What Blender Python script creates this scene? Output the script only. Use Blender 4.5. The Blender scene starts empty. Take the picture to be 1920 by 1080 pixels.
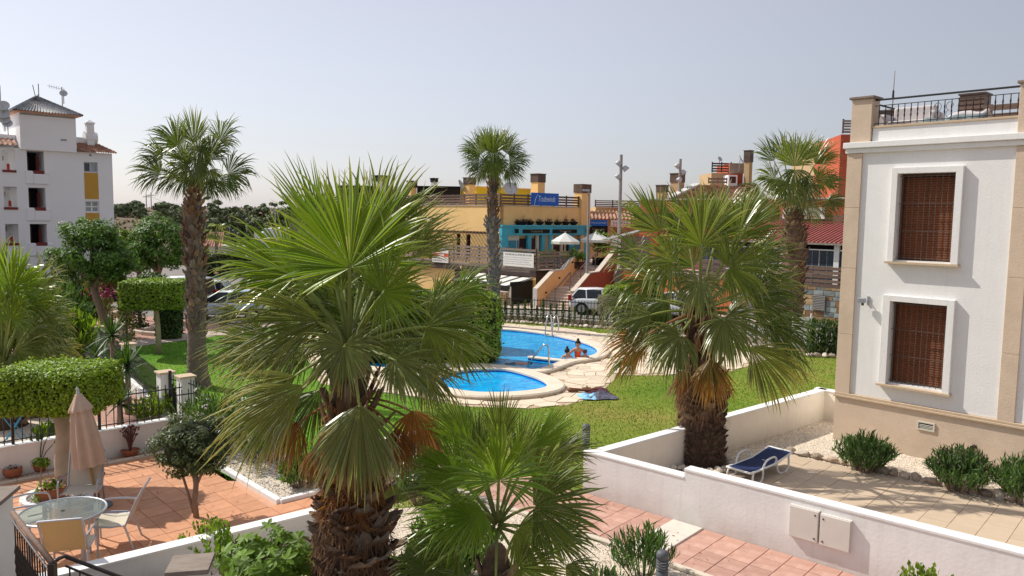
import bpy, bmesh, math, random
import numpy as np
from mathutils import Vector, Matrix
SC=bpy.context.scene; COL=SC.collection
R=math.radians; PI=math.pi
RNG=np.random.default_rng(7); random.seed(7)
# ------------------------------------------------------------------ camera
FPX=1450.; PITCH=math.atan(135/FPX); ROLL=.014; CZ=5.2
cp,sp=math.cos(PITCH),math.sin(PITCH); cr,sr=math.cos(ROLL),math.sin(ROLL)
cam_d=bpy.data.cameras.new('camera'); cam=bpy.data.objects.new('camera',cam_d); COL.objects.link(cam)
U_=Vector((0,sp,cp)); F_=Vector((0,cp,-sp)); X_=Vector((1,0,0))
cx=X_*cr+U_*sr; cy=-X_*sr+U_*cr
m=Matrix((cx,cy,-F_)).transposed().to_4x4(); m.translation=Vector((0,0,CZ)); cam.matrix_world=m
cam_d.sensor_width=36; cam_d.lens=FPX/1920*36; cam_d.clip_end=6000; cam_d.clip_start=.1
SC.camera=cam
# ------------------------------------------------------------------ light
SUN_AZ,SUN_EL=-64.,45.
w=bpy.data.worlds.new('World'); SC.world=w; w.use_nodes=True
nt=w.node_tree; bg=nt.nodes['Background']
sky=nt.nodes.new('ShaderNodeTexSky'); sky.sky_type='NISHITA'; sky.sun_disc=False
sky.sun_elevation=R(SUN_EL); sky.sun_rotation=R(SUN_AZ); sky.air_density=1.0; sky.dust_density=1.2; sky.ozone_density=1.0; sky.altitude=20
hs=nt.nodes.new('ShaderNodeHueSaturation'); hs.inputs['Saturation'].default_value=.6; hs.inputs['Value'].default_value=1.
nt.links.new(sky.outputs[0],hs.inputs['Color'])
# a bright hazy summer sky: the clear sky is veiled by an even pale haze
hz=nt.nodes.new('ShaderNodeMix'); hz.data_type='RGBA'; hz.inputs[0].default_value=.45; hz.inputs[7].default_value=(4.9,5.25,5.9,1)
tcw=nt.nodes.new('ShaderNodeTexCoord'); dtw=nt.nodes.new('ShaderNodeVectorMath'); dtw.operation='DOT_PRODUCT'
nt.links.new(tcw.outputs['Generated'],dtw.inputs[0]); dtw.inputs[1].default_value=(math.sin(R(SUN_AZ))*math.cos(R(SUN_EL)),math.cos(R(SUN_AZ))*math.cos(R(SUN_EL)),math.sin(R(SUN_EL)))
mrw=nt.nodes.new('ShaderNodeMapRange'); mrw.interpolation_type='SMOOTHSTEP'; mrw.inputs[1].default_value=-.2; mrw.inputs[2].default_value=.55; mrw.inputs[3].default_value=.48; mrw.inputs[4].default_value=1.06
nt.links.new(dtw.outputs['Value'],mrw.inputs[0]); vmw=nt.nodes.new('ShaderNodeVectorMath'); vmw.operation='SCALE'; vmw.inputs[0].default_value=(4.45,4.5,5.12); nt.links.new(mrw.outputs[0],vmw.inputs['Scale'])
tw=nt.nodes.new('ShaderNodeVectorMath'); tw.operation='MULTIPLY'; tw.inputs[1].default_value=(.985,.962,.965)
nt.links.new(vmw.outputs[0],hz.inputs[7]); nt.links.new(hs.outputs[0],hz.inputs[6]); nt.links.new(hz.outputs[2],tw.inputs[0]); nt.links.new(tw.outputs[0],bg.inputs['Color'])
bg.inputs['Strength'].default_value=.136
sl=bpy.data.lights.new('sun','SUN'); sl.energy=4.3; sl.angle=R(.55); sl.color=(1,.95,.86)
so=bpy.data.objects.new('sun',sl); COL.objects.link(so); so.location=(-60,20,70)
sd=Vector((math.sin(R(SUN_AZ))*math.cos(R(SUN_EL)),math.cos(R(SUN_AZ))*math.cos(R(SUN_EL)),math.sin(R(SUN_EL))))
so.rotation_euler=sd.to_track_quat('Z','Y').to_euler()
SC.view_settings.view_transform='Standard'; SC.view_settings.look='None'; SC.view_settings.gamma=1; SC.view_settings.exposure=.13
SC.view_settings.use_curve_mapping=False
SC.render.engine='CYCLES'; SC.cycles.max_bounces=6; SC.cycles.transparent_max_bounces=8; SC.cycles.diffuse_bounces=4; SC.cycles.use_denoising=True
# ------------------------------------------------------------------ surveying helpers (photo pixel -> place in the world)
def ray(px,py):
    x=(px-960)/FPX; y=(540-py)/FPX
    x,y=x*cr-y*sr, x*sr+y*cr
    return Vector((x,cp+y*sp,-sp+y*cp))
def G(px,py,z=0.):
    r=ray(px,py); t=(z-CZ)/r.z; return Vector((r.x*t,r.y*t,z))
def D(px,py,Y):
    r=ray(px,py); t=Y/r.y; return Vector((r.x*t,Y,CZ+r.z*t))
def W(px,py,o,ang):
    r=ray(px,py); dx,dy=math.cos(R(ang)),math.sin(R(ang)); det=-r.x*dy+dx*r.y
    t=(-o[0]*dy+dx*o[1])/det; s=(r.x*o[1]-r.y*o[0])/det
    return s,CZ+r.z*t
def PJ(p):
    z=p[2]-CZ; f=p[1]*cp-z*sp; u=p[1]*sp+z*cp
    if f<.1: return (-9999,-9999)
    X=p[0]/f; U=u/f; return (960+FPX*(X*cr+U*sr),540-FPX*(-X*sr+U*cr))
def inpoly(x,y,poly):
    c=False; n=len(poly)
    for i in range(n):
        x1,y1=poly[i][0],poly[i][1]; x2,y2=poly[i-1][0],poly[i-1][1]
        if (y1>y)!=(y2>y) and x<(x2-x1)*(y-y1)/(y2-y1)+x1: c=not c
    return c
def inframe(p,mg=40):
    a,b=PJ(p); return -mg<a<1920+mg and -mg<b<1080+mg
# ------------------------------------------------------------------ materials
MATS={}
def _n(nt,t,**k):
    n=nt.nodes.new(t)
    for a,b in k.items(): setattr(n,a,b)
    return n
def mat(name,col,rough=.8,var=.12,scale=3.,bump=0.,bscale=30.,spec=.3,metal=0.,rnd=0.,stain=0.,sscale=.7,scol=None,trans=0.,attr=None,stretch=None,drip=0.,splash=0.):
    """procedural surface: base colour x fine noise x stains x per-piece variation, with bump"""
    m=bpy.data.materials.new(name); m.use_nodes=True; nt=m.node_tree; L=nt.links
    b=nt.nodes['Principled BSDF']; b.inputs['Roughness'].default_value=rough; b.inputs['Specular IOR Level'].default_value=spec; b.inputs['Metallic'].default_value=metal
    tc=_n(nt,'ShaderNodeTexCoord'); vec=tc.outputs['Object']
    if stretch:
        mp=_n(nt,'ShaderNodeMapping'); mp.inputs['Scale'].default_value=stretch; L.new(vec,mp.inputs['Vector']); vec=mp.outputs[0]
    no=_n(nt,'ShaderNodeTexNoise'); no.inputs['Scale'].default_value=scale; no.inputs['Detail'].default_value=6; no.inputs['Roughness'].default_value=.65; L.new(vec,no.inputs['Vector'])
    mr=_n(nt,'ShaderNodeMapRange'); mr.inputs[1].default_value=.3; mr.inputs[2].default_value=.7; mr.inputs[3].default_value=1-var; mr.inputs[4].default_value=1+var; L.new(no.outputs['Fac'],mr.inputs[0])
    fac=mr.outputs[0]
    if rnd:
        oi=_n(nt,'ShaderNodeObjectInfo'); r2=_n(nt,'ShaderNodeMapRange'); r2.inputs[3].default_value=1-rnd; r2.inputs[4].default_value=1+rnd; L.new(oi.outputs['Random'],r2.inputs[0])
        mm=_n(nt,'ShaderNodeMath',operation='MULTIPLY'); L.new(fac,mm.inputs[0]); L.new(r2.outputs[0],mm.inputs[1]); fac=mm.outputs[0]
    if attr:
        at=_n(nt,'ShaderNodeAttribute',attribute_name='rnd'); r3=_n(nt,'ShaderNodeMapRange'); r3.inputs[3].default_value=1-attr; r3.inputs[4].default_value=1+attr; L.new(at.outputs['Fac'],r3.inputs[0])
        mm=_n(nt,'ShaderNodeMath',operation='MULTIPLY'); L.new(fac,mm.inputs[0]); L.new(r3.outputs[0],mm.inputs[1]); fac=mm.outputs[0]
    rgb=_n(nt,'ShaderNodeRGB'); rgb.outputs[0].default_value=(*col,1)
    c=rgb.outputs[0]
    if stain:
        n2=_n(nt,'ShaderNodeTexNoise'); n2.inputs['Scale'].default_value=sscale; n2.inputs['Detail'].default_value=8; n2.inputs['Roughness'].default_value=.7; L.new(tc.outputs['Object'],n2.inputs['Vector'])
        ra=_n(nt,'ShaderNodeMapRange'); ra.inputs[1].default_value=.48; ra.inputs[2].default_value=.75; ra.inputs[3].default_value=0; ra.inputs[4].default_value=stain; L.new(n2.outputs['Fac'],ra.inputs[0])
        mx=_n(nt,'ShaderNodeMix',data_type='RGBA'); L.new(ra.outputs[0],mx.inputs[0]); L.new(c,mx.inputs[6]); sc=scol or tuple(x*.5 for x in col); mx.inputs[7].default_value=(*sc,1); c=mx.outputs[2]
    if drip or splash:
        sx_=_n(nt,'ShaderNodeSeparateXYZ'); L.new(tc.outputs['Object'],sx_.inputs[0])
        m3=_n(nt,'ShaderNodeMapping'); m3.inputs['Scale'].default_value=(5,5,.35); L.new(tc.outputs['Object'],m3.inputs[0]); n4=_n(nt,'ShaderNodeTexNoise'); n4.inputs['Scale'].default_value=2.2; n4.inputs['Detail'].default_value=6; L.new(m3.outputs[0],n4.inputs[0])
        q1=_n(nt,'ShaderNodeMapRange'); q1.inputs[1].default_value=.52; q1.inputs[2].default_value=.78; q1.inputs[4].default_value=drip; L.new(n4.outputs[0],q1.inputs[0])
        q2=_n(nt,'ShaderNodeMapRange'); q2.inputs[1].default_value=.45; q2.inputs[2].default_value=0.; q2.inputs[3].default_value=0; q2.inputs[4].default_value=splash; L.new(sx_.outputs[2],q2.inputs[0])
        n5=_n(nt,'ShaderNodeTexNoise'); n5.inputs['Scale'].default_value=4.; n5.inputs['Detail'].default_value=8; L.new(tc.outputs['Object'],n5.inputs[0]); q3=_n(nt,'ShaderNodeMath',operation='MULTIPLY'); L.new(q2.outputs[0],q3.inputs[0]); L.new(n5.outputs[0],q3.inputs[1]); q4=_n(nt,'ShaderNodeMath',operation='ADD'); q4.use_clamp=True; L.new(q3.outputs[0],q4.inputs[0]); L.new(q1.outputs[0],q4.inputs[1])
        mx2=_n(nt,'ShaderNodeMix',data_type='RGBA'); L.new(q4.outputs[0],mx2.inputs[0]); L.new(c,mx2.inputs[6]); mx2.inputs[7].default_value=(.42,.37,.31,1); c=mx2.outputs[2]
    vm=_n(nt,'ShaderNodeVectorMath',operation='SCALE'); L.new(c,vm.inputs[0]); L.new(fac,vm.inputs['Scale']); c=vm.outputs[0]
    L.new(c,b.inputs['Base Color'])
    if bump:
        n3=_n(nt,'ShaderNodeTexNoise'); n3.inputs['Scale'].default_value=bscale; n3.inputs['Detail'].default_value=5; L.new(vec,n3.inputs['Vector'])
        bp=_n(nt,'ShaderNodeBump'); bp.inputs['Strength'].default_value=bump; bp.inputs['Distance'].default_value=.02; L.new(n3.outputs['Fac'],bp.inputs['Height']); L.new(bp.outputs[0],b.inputs['Normal'])
    if trans:
        tr=_n(nt,'ShaderNodeBsdfTranslucent'); ms=_n(nt,'ShaderNodeMixShader'); ms.inputs[0].default_value=trans
        v2=_n(nt,'ShaderNodeVectorMath',operation='MULTIPLY'); v2.inputs[1].default_value=(1.5,1.5,.5); L.new(c,v2.inputs[0]); L.new(v2.outputs[0],tr.inputs['Color'])
        L.new(b.outputs[0],ms.inputs[1]); L.new(tr.outputs[0],ms.inputs[2]); L.new(ms.outputs[0],nt.nodes['Material Output'].inputs[0])
    MATS[name]=m; return m
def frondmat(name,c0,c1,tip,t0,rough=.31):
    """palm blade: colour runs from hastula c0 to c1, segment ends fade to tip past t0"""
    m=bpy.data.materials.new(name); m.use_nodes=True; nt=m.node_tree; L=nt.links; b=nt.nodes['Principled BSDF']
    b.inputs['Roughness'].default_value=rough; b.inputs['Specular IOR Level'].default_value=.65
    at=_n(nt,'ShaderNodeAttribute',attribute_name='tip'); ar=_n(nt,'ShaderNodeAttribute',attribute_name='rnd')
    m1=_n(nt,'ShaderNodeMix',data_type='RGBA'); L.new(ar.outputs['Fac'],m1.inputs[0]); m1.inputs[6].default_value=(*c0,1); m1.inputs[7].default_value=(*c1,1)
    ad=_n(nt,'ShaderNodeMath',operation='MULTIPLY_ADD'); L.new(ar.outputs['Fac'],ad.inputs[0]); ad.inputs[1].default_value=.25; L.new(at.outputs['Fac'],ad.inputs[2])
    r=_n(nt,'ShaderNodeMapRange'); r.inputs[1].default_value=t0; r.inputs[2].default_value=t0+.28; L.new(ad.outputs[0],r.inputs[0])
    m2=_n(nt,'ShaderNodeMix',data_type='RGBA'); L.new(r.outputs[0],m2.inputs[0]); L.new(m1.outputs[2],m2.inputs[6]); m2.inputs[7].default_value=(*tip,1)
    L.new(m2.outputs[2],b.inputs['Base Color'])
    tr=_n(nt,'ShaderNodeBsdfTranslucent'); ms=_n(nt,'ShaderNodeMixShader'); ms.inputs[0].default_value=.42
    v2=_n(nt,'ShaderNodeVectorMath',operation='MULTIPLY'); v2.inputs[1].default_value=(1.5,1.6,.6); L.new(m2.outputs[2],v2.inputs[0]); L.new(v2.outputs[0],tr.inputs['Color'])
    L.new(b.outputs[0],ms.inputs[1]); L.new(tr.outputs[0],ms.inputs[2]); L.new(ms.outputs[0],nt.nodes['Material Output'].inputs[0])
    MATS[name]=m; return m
WHITE=mat('white_render',(.80,.79,.77),.9,.03,2.,.18,25,.2,drip=.10,splash=.5,stain=.12,sscale=.9,scol=(.62,.58,.52))
WHITE2=mat('white_tower_render',(.86,.86,.86),.9,.03,.6,.1,8,.2,stain=.1,sscale=.3,scol=(.6,.58,.55))
LILAC=mat('garden_wall_render',(.80,.785,.77),.9,.04,2.,.18,18,.2,drip=.16,splash=.9,stain=.3,sscale=1.3,scol=(.55,.5,.47))
CAPW=mat('white_wall_coping',(.82,.81,.79),.85,.03,4.,.1,30,drip=.12,stain=.3,sscale=3,scol=(.55,.53,.5))
CREAMW=mat('cream_wall_render',(.88,.79,.67),.9,.04,2.,.2,18,.2,drip=.12,splash=.7,stain=.25,sscale=1.2,scol=(.6,.5,.4))
SAND=mat('sand_render',(.62,.49,.37),.9,.06,2.5,.25,22,.2,drip=.10,splash=.5,stain=.25,sscale=.8,scol=(.36,.25,.16))
SILL=mat('stone_sill',(.55,.42,.29),.8,.08,8)
YEL=mat('yellow_render',(.86,.58,.25),.9,.05,1.2,.2,14,.2,drip=.14,stain=.22,sscale=.5,scol=(.40,.25,.09))
BRIGHTY=mat('bright_yellow_paint',(.65,.52,.04),.8,.05,2)
RED=mat('red_render',(.46,.105,.055),.9,.08,1.2,.2,14,.2,stain=.25,sscale=.5,scol=(.25,.05,.03))
ORANGE=mat('orange_render',(.55,.16,.06),.9,.07,1.2,.2,14)
TANP=mat('tan_render',(.50,.36,.20),.9,.06,1.2,.2,14)
TURQ=mat('turquoise_paint',(.08,.47,.60),.55,.06,3.,.05,20,stain=.15)
TURQD=mat('turquoise_panel',(.05,.26,.36),.5,.06,3.)
CREAM=mat('cream_paint',(.62,.58,.48),.6,.05,4)
BROWNW=mat('weathered_brown_board',(.155,.10,.075),.75,.25,4.,.3,30,rnd=.2,stretch=(1,6,6))
GREYW=mat('weathered_grey_board',(.25,.20,.165),.8,.25,4.,.3,30,rnd=.22,stretch=(1,6,6))
DKBR=mat('dark_brown_fascia',(.055,.035,.03),.6,.15,2.)
CAPBR=mat('chimney_cowl_metal',(.11,.075,.06),.5,.3,2.,rnd=.15)
SHUT=mat('brown_roller_shutter',(.18,.058,.022),.45,.2,5.,.1,30,rnd=.08)
SHUTIN=mat('brown_shutter_frame',(.10,.045,.03),.5,.15,5.)
IRON=mat('black_iron',(.016,.015,.015),.45,.2,8,spec=.5)
IRONB=mat('brown_black_iron',(.03,.02,.018),.4,.25,8,spec=.5)
GRILLE=mat('window_grille_iron',(.085,.065,.055),.4,.2,8,spec=.6)  # iron lightened so its colour carries the metallic highlight
ALU=mat('grey_aluminium',(.42,.44,.48),.4,.06,6,metal=.6)
STEEL=mat('stainless_steel',(.6,.62,.64),.22,.05,6,metal=1.)
GALV=mat('galvanised_post',(.33,.31,.29),.6,.12,4,metal=.3)
PLASW=mat('white_plastic',(.78,.78,.75),.4,.04,4,spec=.5)
NAVY=mat('navy_mesh_fabric',(.009,.022,.085),.7,.12,60,.2,250)
SLINGT=mat('beige_sling',(.48,.36,.21),.8,.07,60,.15,300,trans=.25)
SLINGC=mat('cream_sling',(.56,.50,.40),.8,.07,60,.15,300)
PARA=mat('beige_parasol_cloth',(.60,.44,.33),.85,.06,5,.15,60,trans=.12)
WOODP=mat('parasol_pole_wood',(.36,.22,.07),.5,.2,6,stretch=(6,6,1))
TERRA=mat('terracotta_tile',(.56,.268,.142),.65,.10,5.,.06,20,.35,rnd=.09,stain=.3,sscale=2.2,scol=(.62,.34,.22))
GROUT=mat('tile_grout',(.60,.335,.215),.95,.1,6)
PINK=mat('pink_path_tile',(.48,.275,.21),.75,.10,5.,.08,25,.3,rnd=.10,stain=.4,sscale=2.5,scol=(.66,.47,.40))
PINKG=mat('path_grout',(.55,.39,.32),.95,.1,6)
PALE=mat('pale_path_slab',(.66,.60,.52),.85,.06,3,.1,30,stain=.2,sscale=2)
BEIGE=mat('beige_patio_tile',(.54,.42,.30),.8,.05,4.,.06,25,.25,rnd=.04,stain=.2,sscale=1.,scol=(.46,.36,.26))
BEIGEG=mat('beige_grout',(.50,.395,.29),.95,.1,6)
DECK=mat('cream_paving_stone',(.66,.55,.42),.85,.08,4.,.2,20,.2,rnd=.12)
DECKG=mat('paving_joint',(.50,.38,.26),.95,.1,6)
COPE=mat('pool_coping_stone',(.70,.60,.48),.8,.06,6,.15,30,rnd=.05)
GRAV=mat('beige_gravel_bed',(.64,.54,.43),.95,.35,22.,.6,60)
PEB=mat('gravel_pebble',(.76,.66,.53),.9,.15,4,attr=.45)
PEBW=mat('white_gravel_pebble',(.68,.66,.62),.9,.15,4,attr=.4)
PEBG=mat('grey_gravel_pebble',(.42,.40,.37),.9,.15,4,attr=.5)
REDGR=mat('reddish_gravel',(.46,.27,.21),.95,.25,14.,.6,50,stain=.3,sscale=.6,scol=(.36,.24,.2))
ROCK=mat('field_stone',(.42,.33,.25),.9,.3,4.,.5,14,rnd=.35)
ROCKP=mat('pale_field_stone',(.60,.52,.43),.9,.2,4.,.4,14,rnd=.3)
SLATE=[mat('brown_slate_stone',(.26,.155,.075),.8,.25,4.,.5,12,rnd=.3),mat('grey_slate_stone',(.24,.27,.26),.8,.25,4.,.5,12,rnd=.25),mat('ochre_slate_stone',(.34,.24,.13),.8,.25,4.,.5,12,rnd=.3)]
MORT=mat('stone_wall_mortar',(.30,.24,.18),.95,.2,6)
ASPH=mat('asphalt',(.22,.20,.18),.95,.15,1.2,.2,30,stain=.3,sscale=.3,scol=(.29,.26,.22))
PAVE=mat('pavement_concrete',(.46,.38,.32),.95,.12,2,.1,20)
KERB=mat('pale_kerb_stone',(.60,.52,.42),.9,.12,5,.15,25,rnd=.08)
EARTH=mat('dry_earth',(.15,.10,.065),.95,.3,.08,.3,3,stain=.6,sscale=.03,scol=(.17,.145,.075))
SOIL=mat('dark_soil',(.10,.075,.055),.95,.3,5,.4,20)
GLASS=mat('dark_window_glass',(.02,.025,.03),.08,.1,2,spec=.6)
BLUEGL=mat('blue_grey_glazing',(.04,.055,.08),.1,.15,2,spec=.6)
GREYGL=mat('pale_window_glass',(.32,.36,.37),.15,.15,2,spec=.6)
BLACK=mat('black_matte',(.012,.012,.012),.8,.2,3)
DKINT=mat('dark_interior',(.035,.033,.035),.9,.2,2)  # near-black: the shade inside rooms and recesses is put into the colour
BLUE=mat('blue_sign_board',(.005,.12,.52),.45,.05,2)
LBLUE=mat('pale_blue_lettering',(.55,.68,.78),.5,.05,2)
DKBLUE=mat('dark_blue_lettering',(.01,.03,.12),.5,.05,2)
GOLD=mat('gold_lettering',(.30,.25,.16),.5,.1,3)
BANNER=mat('banner_vinyl',(.72,.70,.66),.6,.05,3,stain=.15)
INK=mat('grey_print',(.30,.30,.30),.7,.1,5)
REDINK=mat('red_print',(.62,.09,.05),.7,.1,5)
CANV=mat('white_parasol_canvas',(.80,.79,.77),.85,.03,3,trans=.2)
AWN=mat('dark_striped_awning',(.07,.07,.07),.7,.2,3)
ROOFT=mat('clay_roof_tile',(.40,.22,.15),.85,.25,2,.2,20,rnd=.15,attr=.35)
ROOFD=mat('dark_glazed_roof_tile',(.16,.165,.18),.35,.3,3,spec=.6,attr=.5)
ROOFR=mat('red_sheet_roof',(.38,.12,.10),.6,.15,1.5,rnd=.05)
OCHRE=mat('ochre_panel',(.56,.32,.06),.85,.06,1)
REDTRIM=mat('dark_red_trim',(.20,.04,.03),.7,.15,3)
FIRE=mat('red_extinguisher',(.5,.03,.02),.4,.1,3)
TCPOT=mat('terracotta_pot',(.38,.13,.065),.7,.15,8,.1,30)
BARK=mat('grey_brown_bark',(.26,.19,.14),.95,.25,8,.6,25,stretch=(3,3,1))
BARKP=mat('pale_bark',(.45,.36,.26),.9,.2,6,.4,20,stain=.4,sscale=3,scol=(.25,.17,.11))
PBARK=mat('palm_trunk_bark',(.20,.155,.125),.95,.3,7,.8,18,stretch=(1,1,4),stain=.4,sscale=2,scol=(.12,.08,.06))
PFIB=mat('palm_fibre',(.10,.06,.04),.95,.4,12,.8,40,stretch=(1,1,3))
BOOT=mat('palm_leaf_base',(.25,.168,.108),.85,.35,10,.5,40,rnd=.4,stretch=(1,1,.4))
BOOTG=mat('grey_palm_leaf_base',(.21,.17,.135),.9,.3,10,.5,40,rnd=.3)
BOOTD=mat('dark_palm_leaf_base',(.135,.085,.058),.9,.35,10,.5,40,rnd=.4)
BOOTR=mat('rust_palm_leaf_base',(.21,.115,.062),.9,.35,10,.5,40,rnd=.35)
PET=mat('palm_petiole',(.19,.23,.05),.5,.15,5,attr=.4)
PETB=mat('brown_palm_petiole',(.30,.14,.06),.7,.2,5,attr=.3)
THREAD=mat('palm_thread',(.62,.58,.42),.6,.1,5)
FR_YOUNG=frondmat('fresh_green_frond',(.13,.22,.02),(.27,.34,.045),(.48,.44,.14),.92)
FR_MID=frondmat('green_frond',(.11,.165,.028),(.27,.30,.07),(.40,.34,.13),.90)
FR_OLD=frondmat('grey_green_frond',(.13,.165,.05),(.32,.335,.13),(.42,.34,.14),.86)
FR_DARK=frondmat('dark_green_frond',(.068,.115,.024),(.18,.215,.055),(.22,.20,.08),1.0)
FR_TAN=frondmat('yellow_tipped_frond',(.13,.17,.036),(.32,.32,.09),(.52,.44,.14),.80)
FR_GOLD=frondmat('golden_dying_frond',(.08,.09,.02),(.36,.18,.03),(.42,.22,.05),.42)
FR_DEAD=frondmat('dead_brown_frond',(.30,.12,.035),(.36,.16,.05),(.30,.17,.09),.6,.7)
FR_LIME=frondmat('lime_green_frond',(.13,.24,.018),(.26,.35,.04),(.20,.25,.05),1.0)
HEDL=mat('yellow_green_hedge_leaf',(.22,.33,.016),.45,.15,2,attr=.5,trans=.3,spec=.4)  # one even yellow-green leaf colour for the paler hedges
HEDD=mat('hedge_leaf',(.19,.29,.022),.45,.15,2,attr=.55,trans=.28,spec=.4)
TREEL=mat('tree_leaf',(.10,.19,.034),.5,.2,1,attr=.6,trans=.25,spec=.35)
TREEY=mat('yellow_green_tree_leaf',(.16,.25,.025),.5,.2,1,attr=.6,trans=.35)
OLEA=mat('oleander_leaf',(.09,.165,.042),.42,.15,2,attr=.6,trans=.22,spec=.45)
OLIVE=mat('small_dark_leaf',(.078,.108,.03),.45,.2,2,attr=.6,trans=.15,spec=.45)
FIG=mat('fig_leaf',(.14,.24,.025),.5,.12,3,attr=.45,trans=.4)
YUCCA=mat('yucca_leaf',(.055,.115,.022),.45,.15,2,attr=.5,trans=.2)
CYP=mat('cypress_leaf',(.075,.12,.022),.6,.2,2,attr=.55,trans=.15)
CYPD=mat('dark_cypress_leaf',(.05,.095,.02),.6,.2,2,attr=.55,trans=.15)
PINE=mat('pine_needle_clump',(.15,.185,.085),.7,.3,.15,attr=.6)
SCRUB=mat('scrub_leaf',(.12,.125,.055),.8,.3,.3,attr=.6)
BOUG=mat('bougainvillea_bract',(.42,.03,.26),.6,.15,3,attr=.35,trans=.3)
BOUGL=mat('bougainvillea_leaf',(.16,.17,.04),.6,.2,2,attr=.6,trans=.2)
CORE=mat('hedge_dark_core',(.022,.030,.010),.95,.3,6)  # near-black green of the solid filler behind the leaves
FLOW=mat('white_oleander_flower',(.72,.66,.62),.7,.1,5)
PINKF=mat('pink_flower',(.62,.30,.38),.7,.1,5)
SUCC=mat('purple_succulent',(.12,.055,.05),.6,.2,8)
CARW=mat('white_car_paint',(.72,.73,.75),.25,.02,2,spec=.6)
CARS=mat('silver_blue_car_paint',(.55,.60,.68),.25,.03,2,spec=.6,metal=.2)
CARG=mat('grey_car_paint',(.30,.32,.34),.25,.03,2,spec=.6,metal=.3)
TYRE=mat('tyre_rubber',(.015,.015,.015),.85,.15,6)
RIM=mat('alloy_rim',(.45,.46,.48),.35,.1,6,metal=.7)
LAMPR=mat('red_tail_lamp',(.45,.015,.01),.25,.05,3)
LAMPC=mat('clear_lamp',(.6,.62,.64),.2,.05,3)
SKIN=mat('skin',(.48,.25,.17),.6,.06,8)
HAIRM=mat('black_hair',(.012,.010,.010),.6,.3,20)
HAIRB=mat('brown_hair',(.12,.05,.025),.6,.3,20)
BIKINI=mat('orange_swimwear',(.75,.09,.02),.6,.05,6)
TEAL=mat('teal_shirt',(.03,.20,.20),.8,.1,6)
SHORT=mat('grey_shorts',(.10,.12,.16),.8,.1,6)
STRAW=mat('straw_hat',(.55,.42,.25),.8,.1,10)
TOWB=mat('light_blue_towel',(.25,.52,.72),.9,.12,8,.3,60)
TOWN=mat('dark_print_towel',(.10,.10,.14),.9,.8,9,.3,60)
TOWP=mat('plum_cloth',(.09,.03,.045),.9,.3,9,.3,60)
LEATH=mat('brown_strap',(.16,.06,.025),.6,.2,8)
BLUETAB=mat('blue_painted_metal',(.05,.30,.50),.5,.1,5)
TARP=mat('grey_green_cover',(.15,.19,.20),.7,.35,5,.4,8)
COVER=mat('pale_cloth_cover',(.55,.51,.50),.85,.12,4,.4,8)
UTIL=mat('meter_box_door',(.68,.63,.58),.6,.04,3,.05,40,stain=.2,sscale=2)
DISH=mat('satellite_dish_paint',(.50,.50,.50),.5,.1,5)
BOLL=mat('grey_bollard',(.10,.11,.12),.55,.15,8,.1,40)
GLTAB=bpy.data.materials.new('frosted_table_glass'); GLTAB.use_nodes=True
_b=GLTAB.node_tree.nodes['Principled BSDF']; _b.inputs['Base Color'].default_value=(.58,.66,.64,1); _b.inputs['Roughness'].default_value=.14; _b.inputs['Transmission Weight'].default_value=.85; _b.inputs['IOR'].default_value=1.08
def grassmat(name,cols):
    m=bpy.data.materials.new(name); m.use_nodes=True; nt=m.node_tree; L=nt.links; b=nt.nodes['Principled BSDF']; b.inputs['Roughness'].default_value=.9; b.inputs['Specular IOR Level'].default_value=.15
    tc=_n(nt,'ShaderNodeTexCoord'); a=_n(nt,'ShaderNodeTexNoise'); a.inputs['Scale'].default_value=.28; a.inputs['Detail'].default_value=5; f=_n(nt,'ShaderNodeTexNoise'); f.inputs['Scale'].default_value=26; f.inputs['Detail'].default_value=6; f.inputs['Roughness'].default_value=.75
    L.new(tc.outputs['Object'],a.inputs[0]); L.new(tc.outputs['Object'],f.inputs[0])
    ad=_n(nt,'ShaderNodeMath',operation='MULTIPLY_ADD'); L.new(f.outputs[0],ad.inputs[0]); ad.inputs[1].default_value=.55; L.new(a.outputs[0],ad.inputs[2])
    cr_=_n(nt,'ShaderNodeValToRGB'); e=cr_.color_ramp.elements; e[0].position=.5; e[0].color=(*cols[0],1); e[1].position=1.05 if False else 1.; e[1].color=(*cols[2],1); k=e.new(.76); k.color=(*cols[1],1)
    L.new(ad.outputs[0],cr_.inputs[0]); L.new(cr_.outputs[0],b.inputs['Base Color'])
    bp=_n(nt,'ShaderNodeBump'); bp.inputs['Strength'].default_value=.6; bp.inputs['Distance'].default_value=.04; L.new(f.outputs[0],bp.inputs['Height']); L.new(bp.outputs[0],b.inputs['Normal']); return m
LAWNL=grassmat('lush_lawn',((.06,.17,.01),(.11,.25,.015),(.17,.27,.03)))
LAWNR=grassmat('dry_lawn',((.085,.17,.014),(.165,.225,.026),(.29,.235,.065)))
BLADE=mat('grass_blade',(.14,.21,.025),.7,.3,.5,attr=.3,trans=.3)
BLADEL=mat('lush_grass_blade',(.095,.235,.016),.7,.3,.5,attr=.45,trans=.3)
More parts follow.
